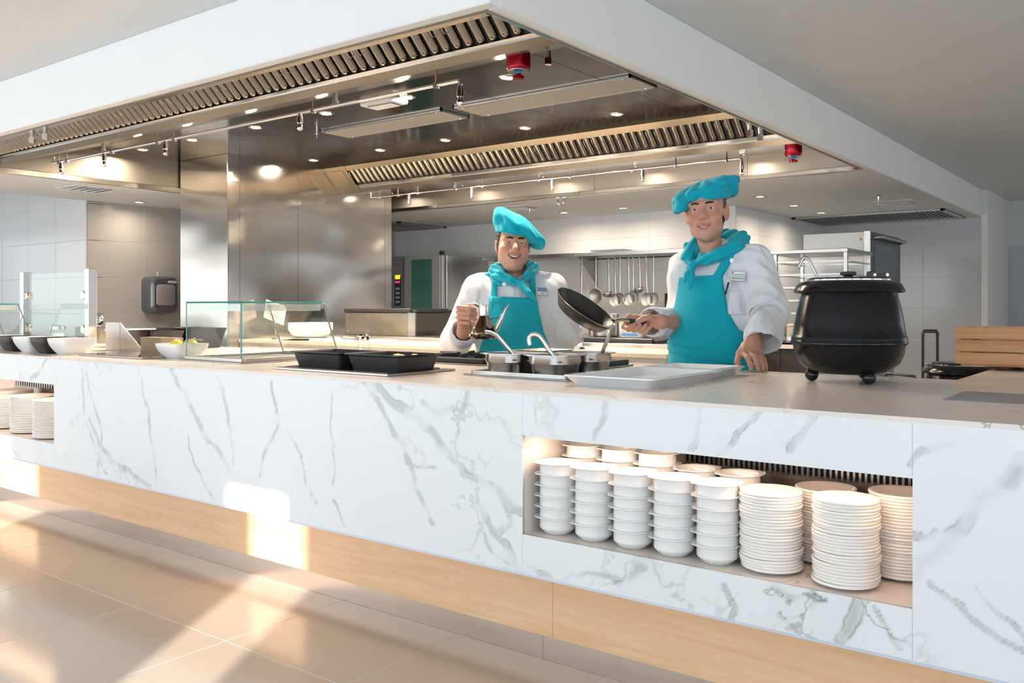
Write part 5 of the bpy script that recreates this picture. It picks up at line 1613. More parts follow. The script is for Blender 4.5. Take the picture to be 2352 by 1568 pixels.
# suitcase trolley handle
su = thing('trolley_case', 'dark suitcase with a raised black telescopic handle behind the counter', 'suitcase', (-1.28, 5.94, 0))
su.rotation_euler = (0, 0, math.radians(37))
wbox('case', -0.20, 0.20, -0.05, 0.20, 0.04, 0.62, plain('case_grey', (0.06, 0.06, 0.065), 0.5), su, 0.03, 3)
tube('handle', [(-0.045, 0, 0.60), (-0.045, 0, 1.00), (-0.045, 0, 1.02), (-0.037, 0, 1.034), (0.037, 0, 1.034), (0.045, 0, 1.02), (0.045, 0, 1.00), (0.045, 0, 0.60)], [0.0085, 0.0085, 0.011, 0.012, 0.012, 0.011, 0.0085, 0.0085], plain('handle_dark', (0.035, 0.03, 0.03), 0.3), su, 10)
for x in (-0.15, 0.15):
    lathe('wheel', [(0, -0.015), (0.03, -0.015), (0.03, 0.015), (0, 0.015)], M['black'], su, 14, loc=(x, 0.16, 0.03), rot=(0, PI / 2, 0))

# paper towel dispenser
pd = thing('towel_dispenser', 'smoked plastic paper towel dispenser on the grey tiled wall', 'dispenser', (-7.917, 4.72, 1.30))
SM = plain('smoked_plastic', (0.10, 0.10, 0.12), 0.12, var=0.1, coat=0.5)
c_ = ring_prism('cover', [(0.175, 0.14, 0.0), (0.178, 0.143, 0.12), (0.170, 0.136, 0.165), (0.150, 0.118, 0.188)], SM, pd, 0.055, 6)
c_.rotation_euler = (0, PI / 2, 0)
c_ = ring_prism('window', [(0.100, 0.100, 0.15), (0.100, 0.100, 0.187), (0.094, 0.094, 0.192)], plain('roll_behind_smoke', (0.40, 0.35, 0.35), 0.15, coat=0.4), pd, 0.03, 5)
c_.rotation_euler = (0, PI / 2, 0)
wbox('badge', 0.1905, 0.192, 0.02, 0.11, 0.112, 0.135, M['frame_white'], pd)
lathe('outlet', [(0, -0.19), (0.02, -0.188), (0.05, -0.175), (0.055, -0.165)], M['steel'], pd, 20, loc=(0.10, 0, 0))
tube('hook', [(0.04, 0, 0.18), (0.05, 0, 0.205), (0.04, 0, 0.215)], 0.008, M['frame_white'], pd, 8)
# ------------------------------------------------------------------ people: implicit surfaces meshed into one skin each
def smin(a, b, k):
    h = np.clip(0.5 + 0.5 * (b - a) / k, 0, 1)
    return b + (a - b) * h - k * h * (1 - h)

def smax(a, b, k):
    return -smin(-a, -b, k)

class Grid:
    def __init__(self, lo, hi, step):
        self.lo = np.array(lo, dtype=np.float32)
        self.step = step
        n = np.maximum(np.ceil((np.array(hi) - np.array(lo)) / step).astype(int), 2)
        ax = [self.lo[i] + step * np.arange(n[i] + 1, dtype=np.float32) for i in range(3)]
        self.x, self.y, self.z = ax[0][:, None, None], ax[1][None, :, None], ax[2][None, None, :]

def cone(g, a, b, ra, rb, fl=None):
    ax, ay, az = a
    bx, by, bz = b[0] - ax, b[1] - ay, b[2] - az
    L = bx * bx + by * by + bz * bz + 1e-12
    px, py, pz = g.x - ax, g.y - ay, g.z - az
    h = np.clip((px * bx + py * by + pz * bz) / L, 0, 1)
    return np.sqrt((px - h * bx) ** 2 + (py - h * by) ** 2 + (pz - h * bz) ** 2) - (ra + (rb - ra) * h)

def ell(g, c, r, R=None):
    px, py, pz = g.x - c[0], g.y - c[1], g.z - c[2]
    if R is not None:
        R = np.array(R)
        px, py, pz = (px * R[0, 0] + py * R[1, 0] + pz * R[2, 0], px * R[0, 1] + py * R[1, 1] + pz * R[2, 1], px * R[0, 2] + py * R[1, 2] + pz * R[2, 2])
    k0 = np.sqrt((px / r[0]) ** 2 + (py / r[1]) ** 2 + (pz / r[2]) ** 2)
    k1 = np.sqrt((px / r[0] ** 2) ** 2 + (py / r[1] ** 2) ** 2 + (pz / r[2] ** 2) ** 2) + 1e-9
    return k0 * (k0 - 1.0) / k1

def chain(g, pts, rad, k=0.008):
    d = None
    for (a, b, ra, rb) in zip(pts, pts[1:], rad, rad[1:]):
        c = cone(g, a, b, ra, rb)
        d = c if d is None else smin(d, c, k)
    return d

def poly2d(u, v, pts):
    """signed distance to a polygon in two coordinates (negative inside)"""
    d = None
    s = np.ones(np.broadcast(u, v).shape, dtype=np.float32)
    n = len(pts)
    for i in range(n):
        ax, ay = pts[i]
        bx, by = pts[i - 1]
        ex, ey = bx - ax, by - ay
        wx, wy = u - ax, v - ay
        t = np.clip((wx * ex + wy * ey) / (ex * ex + ey * ey), 0, 1)
        q = (wx - ex * t) ** 2 + (wy - ey * t) ** 2
        d = q if d is None else np.minimum(d, q)
        c1 = v >= ay
        c2 = v < by
        c3 = ex * wy > ey * wx
        flip = (c1 & c2 & c3) | (~c1 & ~c2 & ~c3)
        s = np.where(flip, -s, s)
    return s * np.sqrt(d)

def surface(g, D):
    """surface nets"""
    D = np.ascontiguousarray(D, dtype=np.float32)
    nx, ny, nz = D.shape
    inside = D < 0
    c = [D[i:nx - 1 + i, j:ny - 1 + j, k:nz - 1 + k] for i in (0, 1) for j in (0, 1) for k in (0, 1)]
    cnt_ = sum((v < 0).astype(np.int8) for v in c)
    act = (cnt_ > 0) & (cnt_ < 8)
    ii = np.argwhere(act)
    vals = np.stack([v[act] for v in c], 1)
    corners = np.array([(i, j, k) for i in (0, 1) for j in (0, 1) for k in (0, 1)], dtype=np.float32)
    acc = np.zeros((len(ii), 3), dtype=np.float32)
    num = np.zeros(len(ii), dtype=np.float32)
    for a in range(8):
        for b in range(a + 1, 8):
            if np.abs(corners[a] - corners[b]).sum() != 1:
                continue
            va, vb = vals[:, a], vals[:, b]
            m = (va < 0) != (vb < 0)
            t = np.where(m, va / np.where(m, va - vb, 1), 0)
            p = corners[a] + t[:, None] * (corners[b] - corners[a])
            acc += np.where(m[:, None], p, 0)
            num += m
    V = g.lo + g.step * (ii + acc / num[:, None])
    idx = np.full(act.shape, -1, dtype=np.int64)
    idx[act] = np.arange(len(ii))
    F = []
    for ax in range(3):
        o1, o2 = (ax + 1) % 3, (ax + 2) % 3
        sl0 = [slice(None)] * 3
        sl1 = [slice(None)] * 3
        sl0[ax] = slice(0, -1)
        sl1[ax] = slice(1, None)
        A, B = inside[tuple(sl0)], inside[tuple(sl1)]
        e = np.argwhere(A != B)
        ok = (e[:, o1] > 0) & (e[:, o2] > 0) & (e[:, o1] < D.shape[o1] - 1) & (e[:, o2] < D.shape[o2] - 1)
        e = e[ok]
        if len(e) == 0:
            continue
        s = A[tuple(e.T)]
        q = []
        for d1, d2 in ((-1, -1), (0, -1), (0, 0), (-1, 0)):
            t = e.copy()
            t[:, o1] += d1
            t[:, o2] += d2
            q.append(idx[tuple(t.T)])
        q = np.stack(q, 1)
        q[~s] = q[~s][:, ::-1]
        F.append(q)
    F = np.vstack(F)
    F = F[(F >= 0).all(1)]
    return V, F

def merge(parts):
    V, F, o = [], [], 0
    for v, f in parts:
        V.append(v)
        F.append(f + o)
        o += len(v)
    return np.vstack(V), np.vstack(F)

def sd_mesh(name, parts, mat, parent, color=None, laplace=0):
    V, F = merge(parts)
    me = mesh_np(name, V, F, True)
    if color is not None:
        a = me.color_attributes.new('Col', 'FLOAT_COLOR', 'POINT')
        C = np.ones((len(V), 4), dtype=np.float32)
        C[:, :3] = color(V)
        a.data.foreach_set('color', C.ravel())
    return obj(name, me, mat, parent)

def skin_mat(name):
    m, nt, b = new_mat(name)
    at = N(nt, 'ShaderNodeAttribute')
    at.attribute_name = 'Col'
    v = mapped(nt, (1, 1, 1), 'obj')
    n = noise(nt, v, 90, 3)
    k = N(nt, 'ShaderNodeMapRange')
    k.inputs['To Min'].default_value = 0.90
    k.inputs['To Max'].default_value = 1.08
    nt.links.new(n.outputs[0], k.inputs['Value'])
    mu = N(nt, 'ShaderNodeVectorMath', operation='SCALE')
    nt.links.new(at.outputs['Color'], mu.inputs[0])
    nt.links.new(k.outputs[0], mu.inputs['Scale'])
    nt.links.new(mu.outputs[0], b.inputs['Base Color'])
    b.inputs['Roughness'].default_value = 0.45
    b.inputs['Subsurface Weight'].default_value = 0.12
    b.inputs['Subsurface Radius'].default_value = (0.02, 0.008, 0.004)
    b.inputs['Subsurface Scale'].default_value = 0.3
    bump(nt, n.outputs[0], 0.12, 0.002, b)
    return m

def cloth_mat(name, color, fold=0.012, fscale=5.0, weave=True, stretch=(1, 1, 0.5)):
    m, nt, b = new_mat(name)
    v = mapped(nt, stretch, 'obj')
    n1 = noise(nt, v, fscale, 2.0, 0.45, 0.8)
    v2 = mapped(nt, (1, 1, 1), 'obj')
    n2 = noise(nt, v2, 400, 2)
    nt.links.new(mixc(nt, n1.outputs[0], tuple(c * 0.93 for c in color), tuple(min(1, c * 1.05) for c in color)), b.inputs['Base Color'])
    b.inputs['Roughness'].default_value = 0.8
    b.inputs['Sheen Weight'].default_value = 0.15
    b.inputs['Specular IOR Level'].default_value = 0.25
    h = mth(nt, 'ADD', mth(nt, 'MULTIPLY', n1.outputs[0], fold), mth(nt, 'MULTIPLY', n2.outputs[0], 0.0002))
    bump(nt, h, 1.0, 1.0, b)
    return m

SKIN = skin_mat('skin')
WHITE_CLOTH = cloth_mat('jacket_cotton', (0.80, 0.80, 0.83), 0.08, 7.0)
TURQ = cloth_mat('turquoise_cotton', (0.0, 0.385, 0.50), 0.006, 9.0)
TURQ_P = cloth_mat('turquoise_faded', (0.010, 0.42, 0.52), 0.006, 9.0)
TROU = cloth_mat('dark_trousers', (0.05, 0.05, 0.06), 0.01, 6.0)
HAIR_D = plain('hair_dark', (0.030, 0.020, 0.014), 0.55, var=0.4, vscale=160, bmp=0.8, bscale=220, bdist=0.002)
HAIR_G = plain('hair_grey', (0.10, 0.085, 0.075), 0.6, var=0.4, vscale=200, bmp=0.6, bscale=300, bdist=0.001)
BROW = plain('eyebrow', (0.028, 0.018, 0.013), 0.7, var=0.3, vscale=300)
TEETH = plain('teeth', (0.78, 0.72, 0.58), 0.25, var=0.05)
EYEW = plain('eye_white', (0.70, 0.66, 0.62), 0.15, var=0.03)
IRIS = plain('iris_brown', (0.025, 0.012, 0.006), 0.1)
MOUTHM = plain('mouth_dark', (0.10, 0.015, 0.012), 0.4)

def rot_mat(yaw, pitch, roll):
    return np.array(Euler((pitch, roll, yaw)).to_matrix())

class Head:
    """a head in its own frame: eyes at z=0, face towards -y, metres"""
    def __init__(self, c, yaw, pitch, roll, s, par):
        self.c, self.s, self.par = np.array(c), s, par
        self.R = rot_mat(yaw, pitch, roll)

    def to_world(self, p):
        return self.c + self.s * (self.R @ np.array(p))

    def local(self, V):
        return ((V - self.c) @ self.R) / self.s

    def field(self, step=0.0022):
        p = self.par
        g = Grid((-0.105, -0.145, -0.215), (0.105, 0.135, 0.135), step)
        jw, full = p['jaw'], p['full']
        d = ell(g, (0, 0.012, 0.036), (0.0765, 0.098, 0.084))
        d = smin(d, ell(g, (0, -0.028, -0.035), (0.066 * jw, 0.066, 0.088)), 0.03)
        d = smin(d, ell(g, (0, -0.048, -0.080), (0.047 * jw, 0.044, 0.036)), 0.022)
        d = smin(d, ell(g, (0, -0.080, -0.104), (0.022, 0.020, 0.017)), 0.022)
        for sx in (-1, 1):
            d = smin(d, ell(g, (sx * 0.041, -0.068, -0.034 - p['cheekdrop']), (0.024 + 0.004 * full, 0.026, 0.024 + 0.004 * full)), 0.018)
            d = smin(d, ell(g, (sx * 0.048 * jw, -0.008, -0.070), (0.016, 0.030, 0.026)), 0.02)
            d = smin(d, cone(g, (sx * 0.012, -0.0905, 0.019), (sx * 0.050, -0.074, 0.021), 0.010, 0.009), 0.014)
            d = smax(d, -ell(g, (sx * 0.032, -0.108, 0.000), (0.020, 0.021, 0.012)), 0.013)
        if full > 0.5:
            d = smin(d, ell(g, (0, -0.042, -0.116), (0.046, 0.040, 0.022)), 0.02)
        # nose
        d = smin(d, cone(g, (0, -0.089, 0.010), (0, -0.112, -0.030), 0.0085, 0.0120 * p['nose']), 0.010)
        d = smin(d, ell(g, (0, -0.1135, -0.034), (0.0125 * p['nose'], 0.011, 0.010)), 0.006)
        for sx in (-1, 1):
            d = smin(d, ell(g, (sx * 0.0135 * p['nose'], -0.101, -0.037), (0.0085, 0.011, 0.008)), 0.005)
            d = smax(d, -ell(g, (sx * 0.0065, -0.1085, -0.0445), (0.0035, 0.005, 0.003)), 0.003)
        # mouth region: muzzle, lips, opening
        mz = p['mouth_z']
        w = p['mouth_w']
        d = smin(d, ell(g, (0, -0.080, mz), (0.034, 0.022, 0.026)), 0.016)
        sm = p['smile']
        up = [(-w, -0.086, mz + sm), (-w * 0.5, -0.099, mz + 0.001 + sm * 0.25), (0, -0.103, mz + 0.002), (w * 0.5, -0.099, mz + 0.001 + sm * 0.25), (w, -0.086, mz + sm)]
        lo = [(-w, -0.086, mz + sm), (-w * 0.5, -0.097, mz - p['open'] + sm * 0.2), (0, -0.101, mz - p['open'] - 0.002), (w * 0.5, -0.097, mz - p['open'] + sm * 0.2), (w, -0.086, mz + sm)]
        op = None
        for t in np.linspace(-0.8, 0.8, 9):
            zc = mz - p['open'] * 0.5 * (1 - t * t) + sm * t * t
            e = ell(g, (w * t, -0.100 + 0.012 * t * t, zc), (w * 0.24, 0.014, max(0.002, p['open'] * 0.55 * (1 - t * t) + 0.0012)))
            op = e if op is None else smin(op, e, 0.003)
        d = smax(d, -op, 0.002)
        d = smin(d, chain(g, [(a, b, c + 0.003) for a, b, c in up], [0.0025, 0.0042, 0.0045, 0.0042, 0.0025], 0.003), 0.004)
        d = smin(d, chain(g, [(a, b, c - 0.003) for a, b, c in lo], [0.0025, 0.0048, 0.0055, 0.0048, 0.0025], 0.003), 0.004)
        # smile folds
        for sx in (-1, 1):
            d = smax(d, -cone(g, (sx * 0.021, -0.108, -0.034), (sx * (w + 0.010), -0.094, mz + sm * 0.4), 0.0030, 0.0036), 0.005)
            # lids round the eyeball
            ec = (sx * 0.0315, -0.0785, 0.0)
            d = smin(d, ell(g, ec, (0.0160, 0.0148, 0.0138)), 0.005)
            d = smax(d, -ell(g, (ec[0], ec[1] - 0.014, ec[2] - 0.0005), (0.0135, 0.012, p['eye'])), 0.0022)
            # ears
            R = rot_mat(sx * math.radians(-22), 0, sx * math.radians(8))
            ear = ell(g, (sx * 0.079, 0.012, -0.010), (0.0075, 0.020, 0.032), R)
            ear = smax(ear, -ell(g, (sx * 0.087, 0.006, -0.006), (0.006, 0.011, 0.019), R), 0.005)
            d = smin(d, ear, 0.006)
        # neck
        d = smin(d, cone(g, (0, 0.022, -0.085), p['neck'], 0.050 * p['neckw'], 0.058 * p['neckw']), 0.012)
        self.g, self.d = g, d
        return d

    def mesh(self):
        V, F = surface(self.g, self.d)
        return self.c + self.s * (V @ self.R.T), F

    def colors(self, V, base):
        L = self.local(V)
        p = self.par
        C = np.tile(np.array(base, dtype=np.float32), (len(V), 1))
        def blob(c, r):
            return np.exp(-(((L - np.array(c)) / np.array(r)) ** 2).sum(1))
        red = np.array((0.62, 0.18, 0.14), dtype=np.float32)
        for sx in (-1, 1):
            k = 0.45 * blob((sx * 0.042, -0.085, -0.035), (0.022, 0.03, 0.02))[:, None]
            C = C * (1 - k) + red * k
            k = 0.35 * blob((sx * 0.085, 0.01, -0.01), (0.01, 0.03, 0.04))[:, None]
            C = C * (1 - k) + red * k
        k = 0.5 * blob((0, -0.118, -0.032), (0.015, 0.014, 0.012))[:, None]
        C = C * (1 - k) + red * k
        # beard shadow
        k = (0.22 * np.clip((-0.055 - L[:, 2]) / 0.02, 0, 1) * np.clip((-0.02 - L[:, 1]) / 0.03, 0, 1) * np.clip((L[:, 2] + 0.135) / 0.02, 0, 1))[:, None]
        C = C * (1 - k) + np.array((0.40, 0.26, 0.22), dtype=np.float32) * k
        # lips
        mz, w, sm = p['mouth_z'], p['mouth_w'], p['smile']
        t = np.clip(L[:, 0] / w, -1.05, 1.05)
        top = mz + 0.0065 * (1 - t * t) + sm * t * t + 0.001
        bot = mz - (p['open'] + 0.0085) * (1 - t * t) + sm * t * t - 0.001
        m = (np.abs(L[:, 0]) < w) & (L[:, 2] < top) & (L[:, 2] > bot) & (L[:, 1] < -0.080)
        C[m] = C[m] * 0.25 + np.array((0.55, 0.16, 0.14), dtype=np.float32) * 0.75
        inner = m & (L[:, 1] > -0.092)
        C[inner] = (0.16, 0.03, 0.025)
        return C

def person(name, label, origin, rotz):
    return thing(name, label, 'person', (origin[0], origin[1], 0), rotz)

def add_face(P, H, hair_mat, brow_raise=0.0, brow_r=0.0042):
    for sx in (-1, 1):
        c = H.to_world((sx * 0.0315, -0.0785, 0.0))
        bm = bmesh.new()
        bmesh.ops.create_uvsphere(bm, u_segments=20, v_segments=14, radius=0.0125 * H.s)
        e = obj('eye', bm_mesh('eye', bm, True), EYEW, P, loc=c)
        ld = H.R @ np.array((0.10 * 0, -1, 0))
        bm = bmesh.new()
        bmesh.ops.create_uvsphere(bm, u_segments=14, v_segments=10, radius=0.0066 * H.s)
        for v in bm.verts:
            v.co = v.co * 1.0
        obj('iris', bm_mesh('iris', bm, True), IRIS, e, loc=ld * 0.0072 * H.s)
        pts = [(sx * 0.011, -0.0985, 0.0185 + brow_raise), (sx * 0.026, -0.0965, 0.0225 + brow_raise), (sx * 0.040, -0.0875, 0.0225 + brow_raise), (sx * 0.054, -0.074, 0.0145 + brow_raise)]
        V, F = tube_data([H.to_world(q) for q in pts], [brow_r * 0.9 * H.s, brow_r * 1.15 * H.s, brow_r * H.s, brow_r * 0.5 * H.s], 8)
        obj('eyebrow', mesh_from('eyebrow', V, F, True), BROW, P)
    p = H.par
    # teeth: a curved row behind the lips
    V, F = [], []
    n = 12
    w = p['mouth_w'] * 0.82
    for i in range(n + 1):
        t = -1 + 2 * i / n
        zt = p['mouth_z'] + 0.0015 + p['smile'] * 0.8 * t * t
        zb = zt - max(0.0035, p['open'] * p['teeth'] * (1 - 0.55 * t * t)) - 0.001
        y = -0.0965 + 0.013 * t * t
        gap = 0.0006 if i % 2 else 0.0
        V += [H.to_world((w * t, y + gap, zt + 0.003)), H.to_world((w * t, y + gap - 0.0006, zb))]
    for i in range(n):
        F.append((2 * i, 2 * i + 1, 2 * i + 3, 2 * i + 2))
    obj('teeth', mesh_from('teeth', V, F, True), TEETH, P)

def hand_field(fingers, palm, extra, step=0.0022, pad=0.02, k=0.006):
    pts = [q for f, _ in fingers for q in f] + [q for a, b, _, _ in palm for q in (a, b)]
    lo = np.min(np.array(pts), 0) - pad - 0.02
    hi = np.max(np.array(pts), 0) + pad + 0.02
    g = Grid(lo, hi, step)
    d = None
    for a, b, ra, rb in palm:
        c = cone(g, a, b, ra, rb)
        d = c if d is None else smin(d, c, 0.014)
    pal = d
    for f, r in fingers:
        c = chain(g, f, r, 0.003)
        for q, rr in zip(f[1:3], r[1:3]):
            c = smin(c, ell(g, q, (rr * 1.06, rr * 1.06, rr * 1.06)), 0.004)
        d = smin(d, smin(pal, c, 0.010), 0.0012)
    return surface(g, d)

def nails(P, items):
    NM = bpy.data.materials.get('nail') or plain('nail', (0.66, 0.36, 0.28), 0.3)
    for c, nrm, ax, s in items:
        n = Vector(nrm).normalized()
        a = (Vector(ax) - n * Vector(ax).dot(n)).normalized()
        b = n.cross(a)
        bm = bmesh.new()
        bmesh.ops.create_uvsphere(bm, u_segments=12, v_segments=8, radius=1)
        for v in bm.verts:
            v.co = Vector(c) + a * v.co.x * 0.0062 * s + b * v.co.y * 0.0048 * s + n * v.co.z * 0.0016 * s
        obj('fingernail', bm_mesh('fingernail', bm, True), NM, P)

def shell(d, off, th):
    """a layer of cloth reaching from just inside a surface to off + th outside it"""
    return np.maximum(d - off - th, -(d + 0.012))

def ridge(ph):
    """rounded folds with sharp creases between them, in -0.5 .. 0.5"""
    return np.abs(np.sin(ph)) - 0.5

def strap_band(g, d, pts, w, off=0.012, th=0.003):
    """a flat ribbon lying on the surface d along a line of points"""
    lane = chain(g, pts, [w] * len(pts), 0.004)
    return np.maximum(shell(d, off, th), lane)

SKIN_COL = (0.62, 0.325, 0.225)
def grid_for(lo, hi, step):
    return Grid(lo, hi, step)

# ============================================================ chef with the oil can
CAMROT = math.radians(37.336)
C1 = person('person', 'smiling stocky chef in a turquoise cap and apron pouring from an oil can', (-2.835, 3.769), CAMROT)
H1 = Head((-0.026, -0.008, 1.510), math.radians(6), math.radians(-3), math.radians(3), 1.07,
          dict(jaw=1.13, full=1.0, cheekdrop=-0.006, nose=1.3, mouth_z=-0.064, mouth_w=0.035, smile=0.011, open=0.014, eye=0.0022, neck=(0.015, 0.045, -0.19), neckw=1.12, teeth=0.62))
H1.field()
def torso1(g):
    d = ell(g, (-0.02, 0.01, 1.17), (0.215, 0.130, 0.185))
    d = smin(d, ell(g, (-0.012, -0.01, 0.98), (0.212, 0.165, 0.21)), 0.08)
    d = smin(d, ell(g, (-0.01, 0.0, 0.80), (0.205, 0.150, 0.16)), 0.08)
    d = smin(d, cone(g, (-0.02, 0.04, 1.345), (-0.205, 0.005, 1.285), 0.062, 0.070), 0.05)
    d = smin(d, cone(g, (-0.02, 0.04, 1.345), (0.170, 0.005, 1.290), 0.062, 0.070), 0.05)
    return d
def folds(g, f, amp, kx, ky, kz, ph):
    w = 0.5 + 0.5 * np.sin(5.3 * g.z + 4.1 * g.x + 3.0 * g.y + ph)
    return amp * w * 2.2 * ridge(0.5 * (kx * g.x + ky * g.y + kz * g.z) + ph + 1.5 * np.sin(f * g.z + 2.1 * g.x * f * 0.3))
g = Grid((-0.47, -0.46, 0.62), (0.42, 0.34, 1.44), 0.0065)
t1d = torso1(g)
armL = chain(g, [(-0.215, 0.005, 1.268), (-0.328, -0.02, 1.005), (-0.272, -0.33, 1.052)], [0.084, 0.078, 0.062], 0.03)
armR = chain(g, [(0.180, 0.005, 1.275), (0.262, 0.05, 1.035), (0.205, 0.20, 0.90)], [0.082, 0.074, 0.056], 0.03)
armL = armL + folds(g, 9, 0.0036, 70, -60, 90, 0.4)
armR = armR + folds(g, 9, 0.0040, 80, 35, 85, 1.4)
jk = smin(smin(t1d + folds(g, 7, 0.0035, 70, 0, 60, 0.0), armL, 0.035), armR, 0.035)
# rolled cuff round the raised wrist, hollow at the end
cuff = np.maximum(cone(g, (-0.292, -0.22, 1.035), (-0.268, -0.355, 1.058), 0.066, 0.070), -cone(g, (-0.275, -0.30, 1.05), (-0.262, -0.42, 1.08), 0.052, 0.056))
jk = np.maximum(smin(jk, cuff, 0.006), -cone(g, (-0.271, -0.325, 1.052), (-0.26, -0.44, 1.09), 0.052, 0.058))
jk = np.maximum(jk, -cone(g, (-0.018, -0.02, 1.40), (-0.02, 0.03, 1.50), 0.066, 0.08))
sd_mesh('jacket', [surface(g, jk)], WHITE_CLOTH, C1)
# apron: a cloth shell over the front
ga = Grid((-0.30, -0.30, 0.50), (0.30, 0.05, 1.42), 0.0055)
ta = torso1(ga) + 0.0
skirt = ell(ga, (-0.01, 0.0, 0.62), (0.225, 0.175, 0.40))
ta = smin(ta, skirt, 0.06)
poly1 = [(-0.150, 1.238), (0.097, 1.230), (0.108, 1.16), (0.130, 1.06), (0.170, 0.96), (0.215, 0.88), (0.22, 0.52), (-0.235, 0.52), (-0.235, 0.88), (-0.205, 0.95), (-0.170, 1.05), (-0.155, 1.15)]
ap = np.maximum(np.maximum(shell(ta, 0.012, 0.0035), poly2d(ga.x, ga.z + 0 * ga.x, poly1)), ga.y - 0.02)
for a, b in (((-0.128, -0.16, 1.235), (-0.118, -0.10, 1.375)), ((0.078, -0.16, 1.23), (0.074, -0.10, 1.38))):
    ap = np.minimum(ap, np.maximum(np.maximum(shell(ta, 0.012, 0.0035), poly2d(ga.x, ga.z + 0 * ga.x, [(a[0] - 0.015, a[2] - 0.01), (a[0] + 0.015, a[2] - 0.01), (b[0] + 0.015, b[2]), (b[0] - 0.015, b[2])])), ga.y - 0.03))
sd_mesh('apron', [surface(ga, ap)], TURQ_P, C1)
gt = Grid((-0.17, -0.24, 1.12), (0.12, -0.06, 1.28), 0.004)
hem = np.maximum(np.maximum(shell(torso1(gt), 0.0165, 0.002), poly2d(gt.x, gt.z + 0 * gt.x, [(-0.148, 1.236), (0.095, 1.228), (0.099, 1.205), (-0.150, 1.213)])), gt.y + 0.02)
sd_mesh('apron_hem', [surface(gt, hem)], TURQ_P, C1)
V, F = tube_data([(-0.135, -0.163, 1.238), (-0.140, -0.172, 1.21), (-0.134, -0.180, 1.185), (-0.142, -0.178, 1.16)], [0.008, 0.010, 0.011, 0.003], 8, True, 0.4)
obj('strap_end', mesh_from('strap_end', V, F, True), TURQ_P, C1)
# neckerchief
gs = Grid((-0.24, -0.24, 1.17), (0.16, 0.16, 1.46), 0.0045)
body_s = smin(torso1(gs), cone(gs, (-0.02, 0.03, 1.34), (-0.02, 0.025, 1.44), 0.082, 0.078), 0.03)
def scarf(pts, rad, ph, amp=0.008):
    return chain(gs, pts, rad, 0.012) - amp * ridge(ph)
phl = (gs.z + 0.50 * gs.x + 0.15 * gs.y) * 105
phr = (gs.z - 0.9 * gs.x + 0.15 * gs.y) * 80
left = scarf([(-0.02, 0.088, 1.405), (-0.092, 0.050, 1.400), (-0.118, -0.01, 1.378), (-0.092, -0.075, 1.345), (-0.035, -0.108, 1.320), (0.017, -0.118, 1.304)], [0.026, 0.028, 0.032, 0.029, 0.024, 0.016], phl)
left = smin(left, scarf([(-0.10, -0.03, 1.362), (-0.175, -0.02, 1.345)], [0.022, 0.012], phl, 0.006), 0.012)
right = scarf([(-0.02, 0.088, 1.405), (0.055, 0.050, 1.405), (0.078, -0.01, 1.392), (0.060, -0.075, 1.352), (0.017, -0.118, 1.304)], [0.026, 0.028, 0.029, 0.026, 0.016], phr)
sc = np.minimum(left, right)
sc = np.minimum(sc, np.maximum(body_s - 0.016 - 0.010 * ridge(phl), chain(gs, [(-0.11, 0.0, 1.36), (-0.09, -0.08, 1.33)], [0.05, 0.04], 0.01)))
sc = smin(sc, ell(gs, (0.017, -0.128, 1.302), (0.021, 0.018, 0.020)), 0.004)
tail = chain(gs, [(0.020, -0.134, 1.292), (0.052, -0.145, 1.256), (0.096, -0.148, 1.210)], [0.014, 0.018, 0.005], 0.008) - 0.004 * ridge((gs.x + gs.z * 0.9) * 190)
sc = smin(sc, tail, 0.004)
sd_mesh('neckerchief', [surface(gs, sc)], TURQ_P, C1)
# cap: tilted band and a soft drooping crown
gh = Grid((-0.21, -0.17, 1.46), (0.19, 0.20, 1.74), 0.0045)
Rb = rot_mat(0, 0, math.radians(15))
bx_, by_, bz_ = gh.x + 0.030, gh.y - 0.008, gh.z - 1.566
ux = bx_ * Rb[0, 0] + by_ * Rb[1, 0] + bz_ * Rb[2, 0]
uz = bx_ * Rb[0, 2] + by_ * Rb[1, 2] + bz_ * Rb[2, 2]
band = np.sqrt((ux / 0.0935) ** 2 + (by_ / 0.112) ** 2) * 0.10 - 0.10
band = smax(smax(band, uz - 0.055, 0.008), -(uz + 0.008), 0.004)
Rc = rot_mat(0, 0, math.radians(37))
th = np.arctan2(gh.y - 0.02, gh.x + 0.0) + 0 * gh.z
crown = ell(gh, (0.008, 0.018, 1.600), (0.152, 0.128, 0.048), Rc)
crown = smin(crown, smax(ell(gh, (-0.026, 0.01, 1.572), (0.090, 0.115, 0.088)), -(uz - 0.02), 0.01), 0.02)
crown = smin(crown, ell(gh, (-0.088, 0.02, 1.648), (0.046, 0.07, 0.045)), 0.03)
crown = smin(crown, ell(gh, (-0.085, 0.02, 1.682), (0.034, 0.05, 0.020)), 0.012)
crown = smin(crown, ell(gh, (0.105, 0.02, 1.530), (0.030, 0.07, 0.028)), 0.03)
crown = crown - 0.016 * ridge(4.5 * th + 14 * (gh.z - 1.6) + 0.6) + 0.003 * np.sin(60 * gh.x + 40 * gh.z + 15 * gh.y)
cp = smin(band, crown, 0.010)
Vh, Fh = surface(gh, cp)
sd_mesh('cap', [(Vh, Fh)], cloth_mat('cap_cotton', (0.0, 0.42, 0.55), 0.004, 12.0), C1)
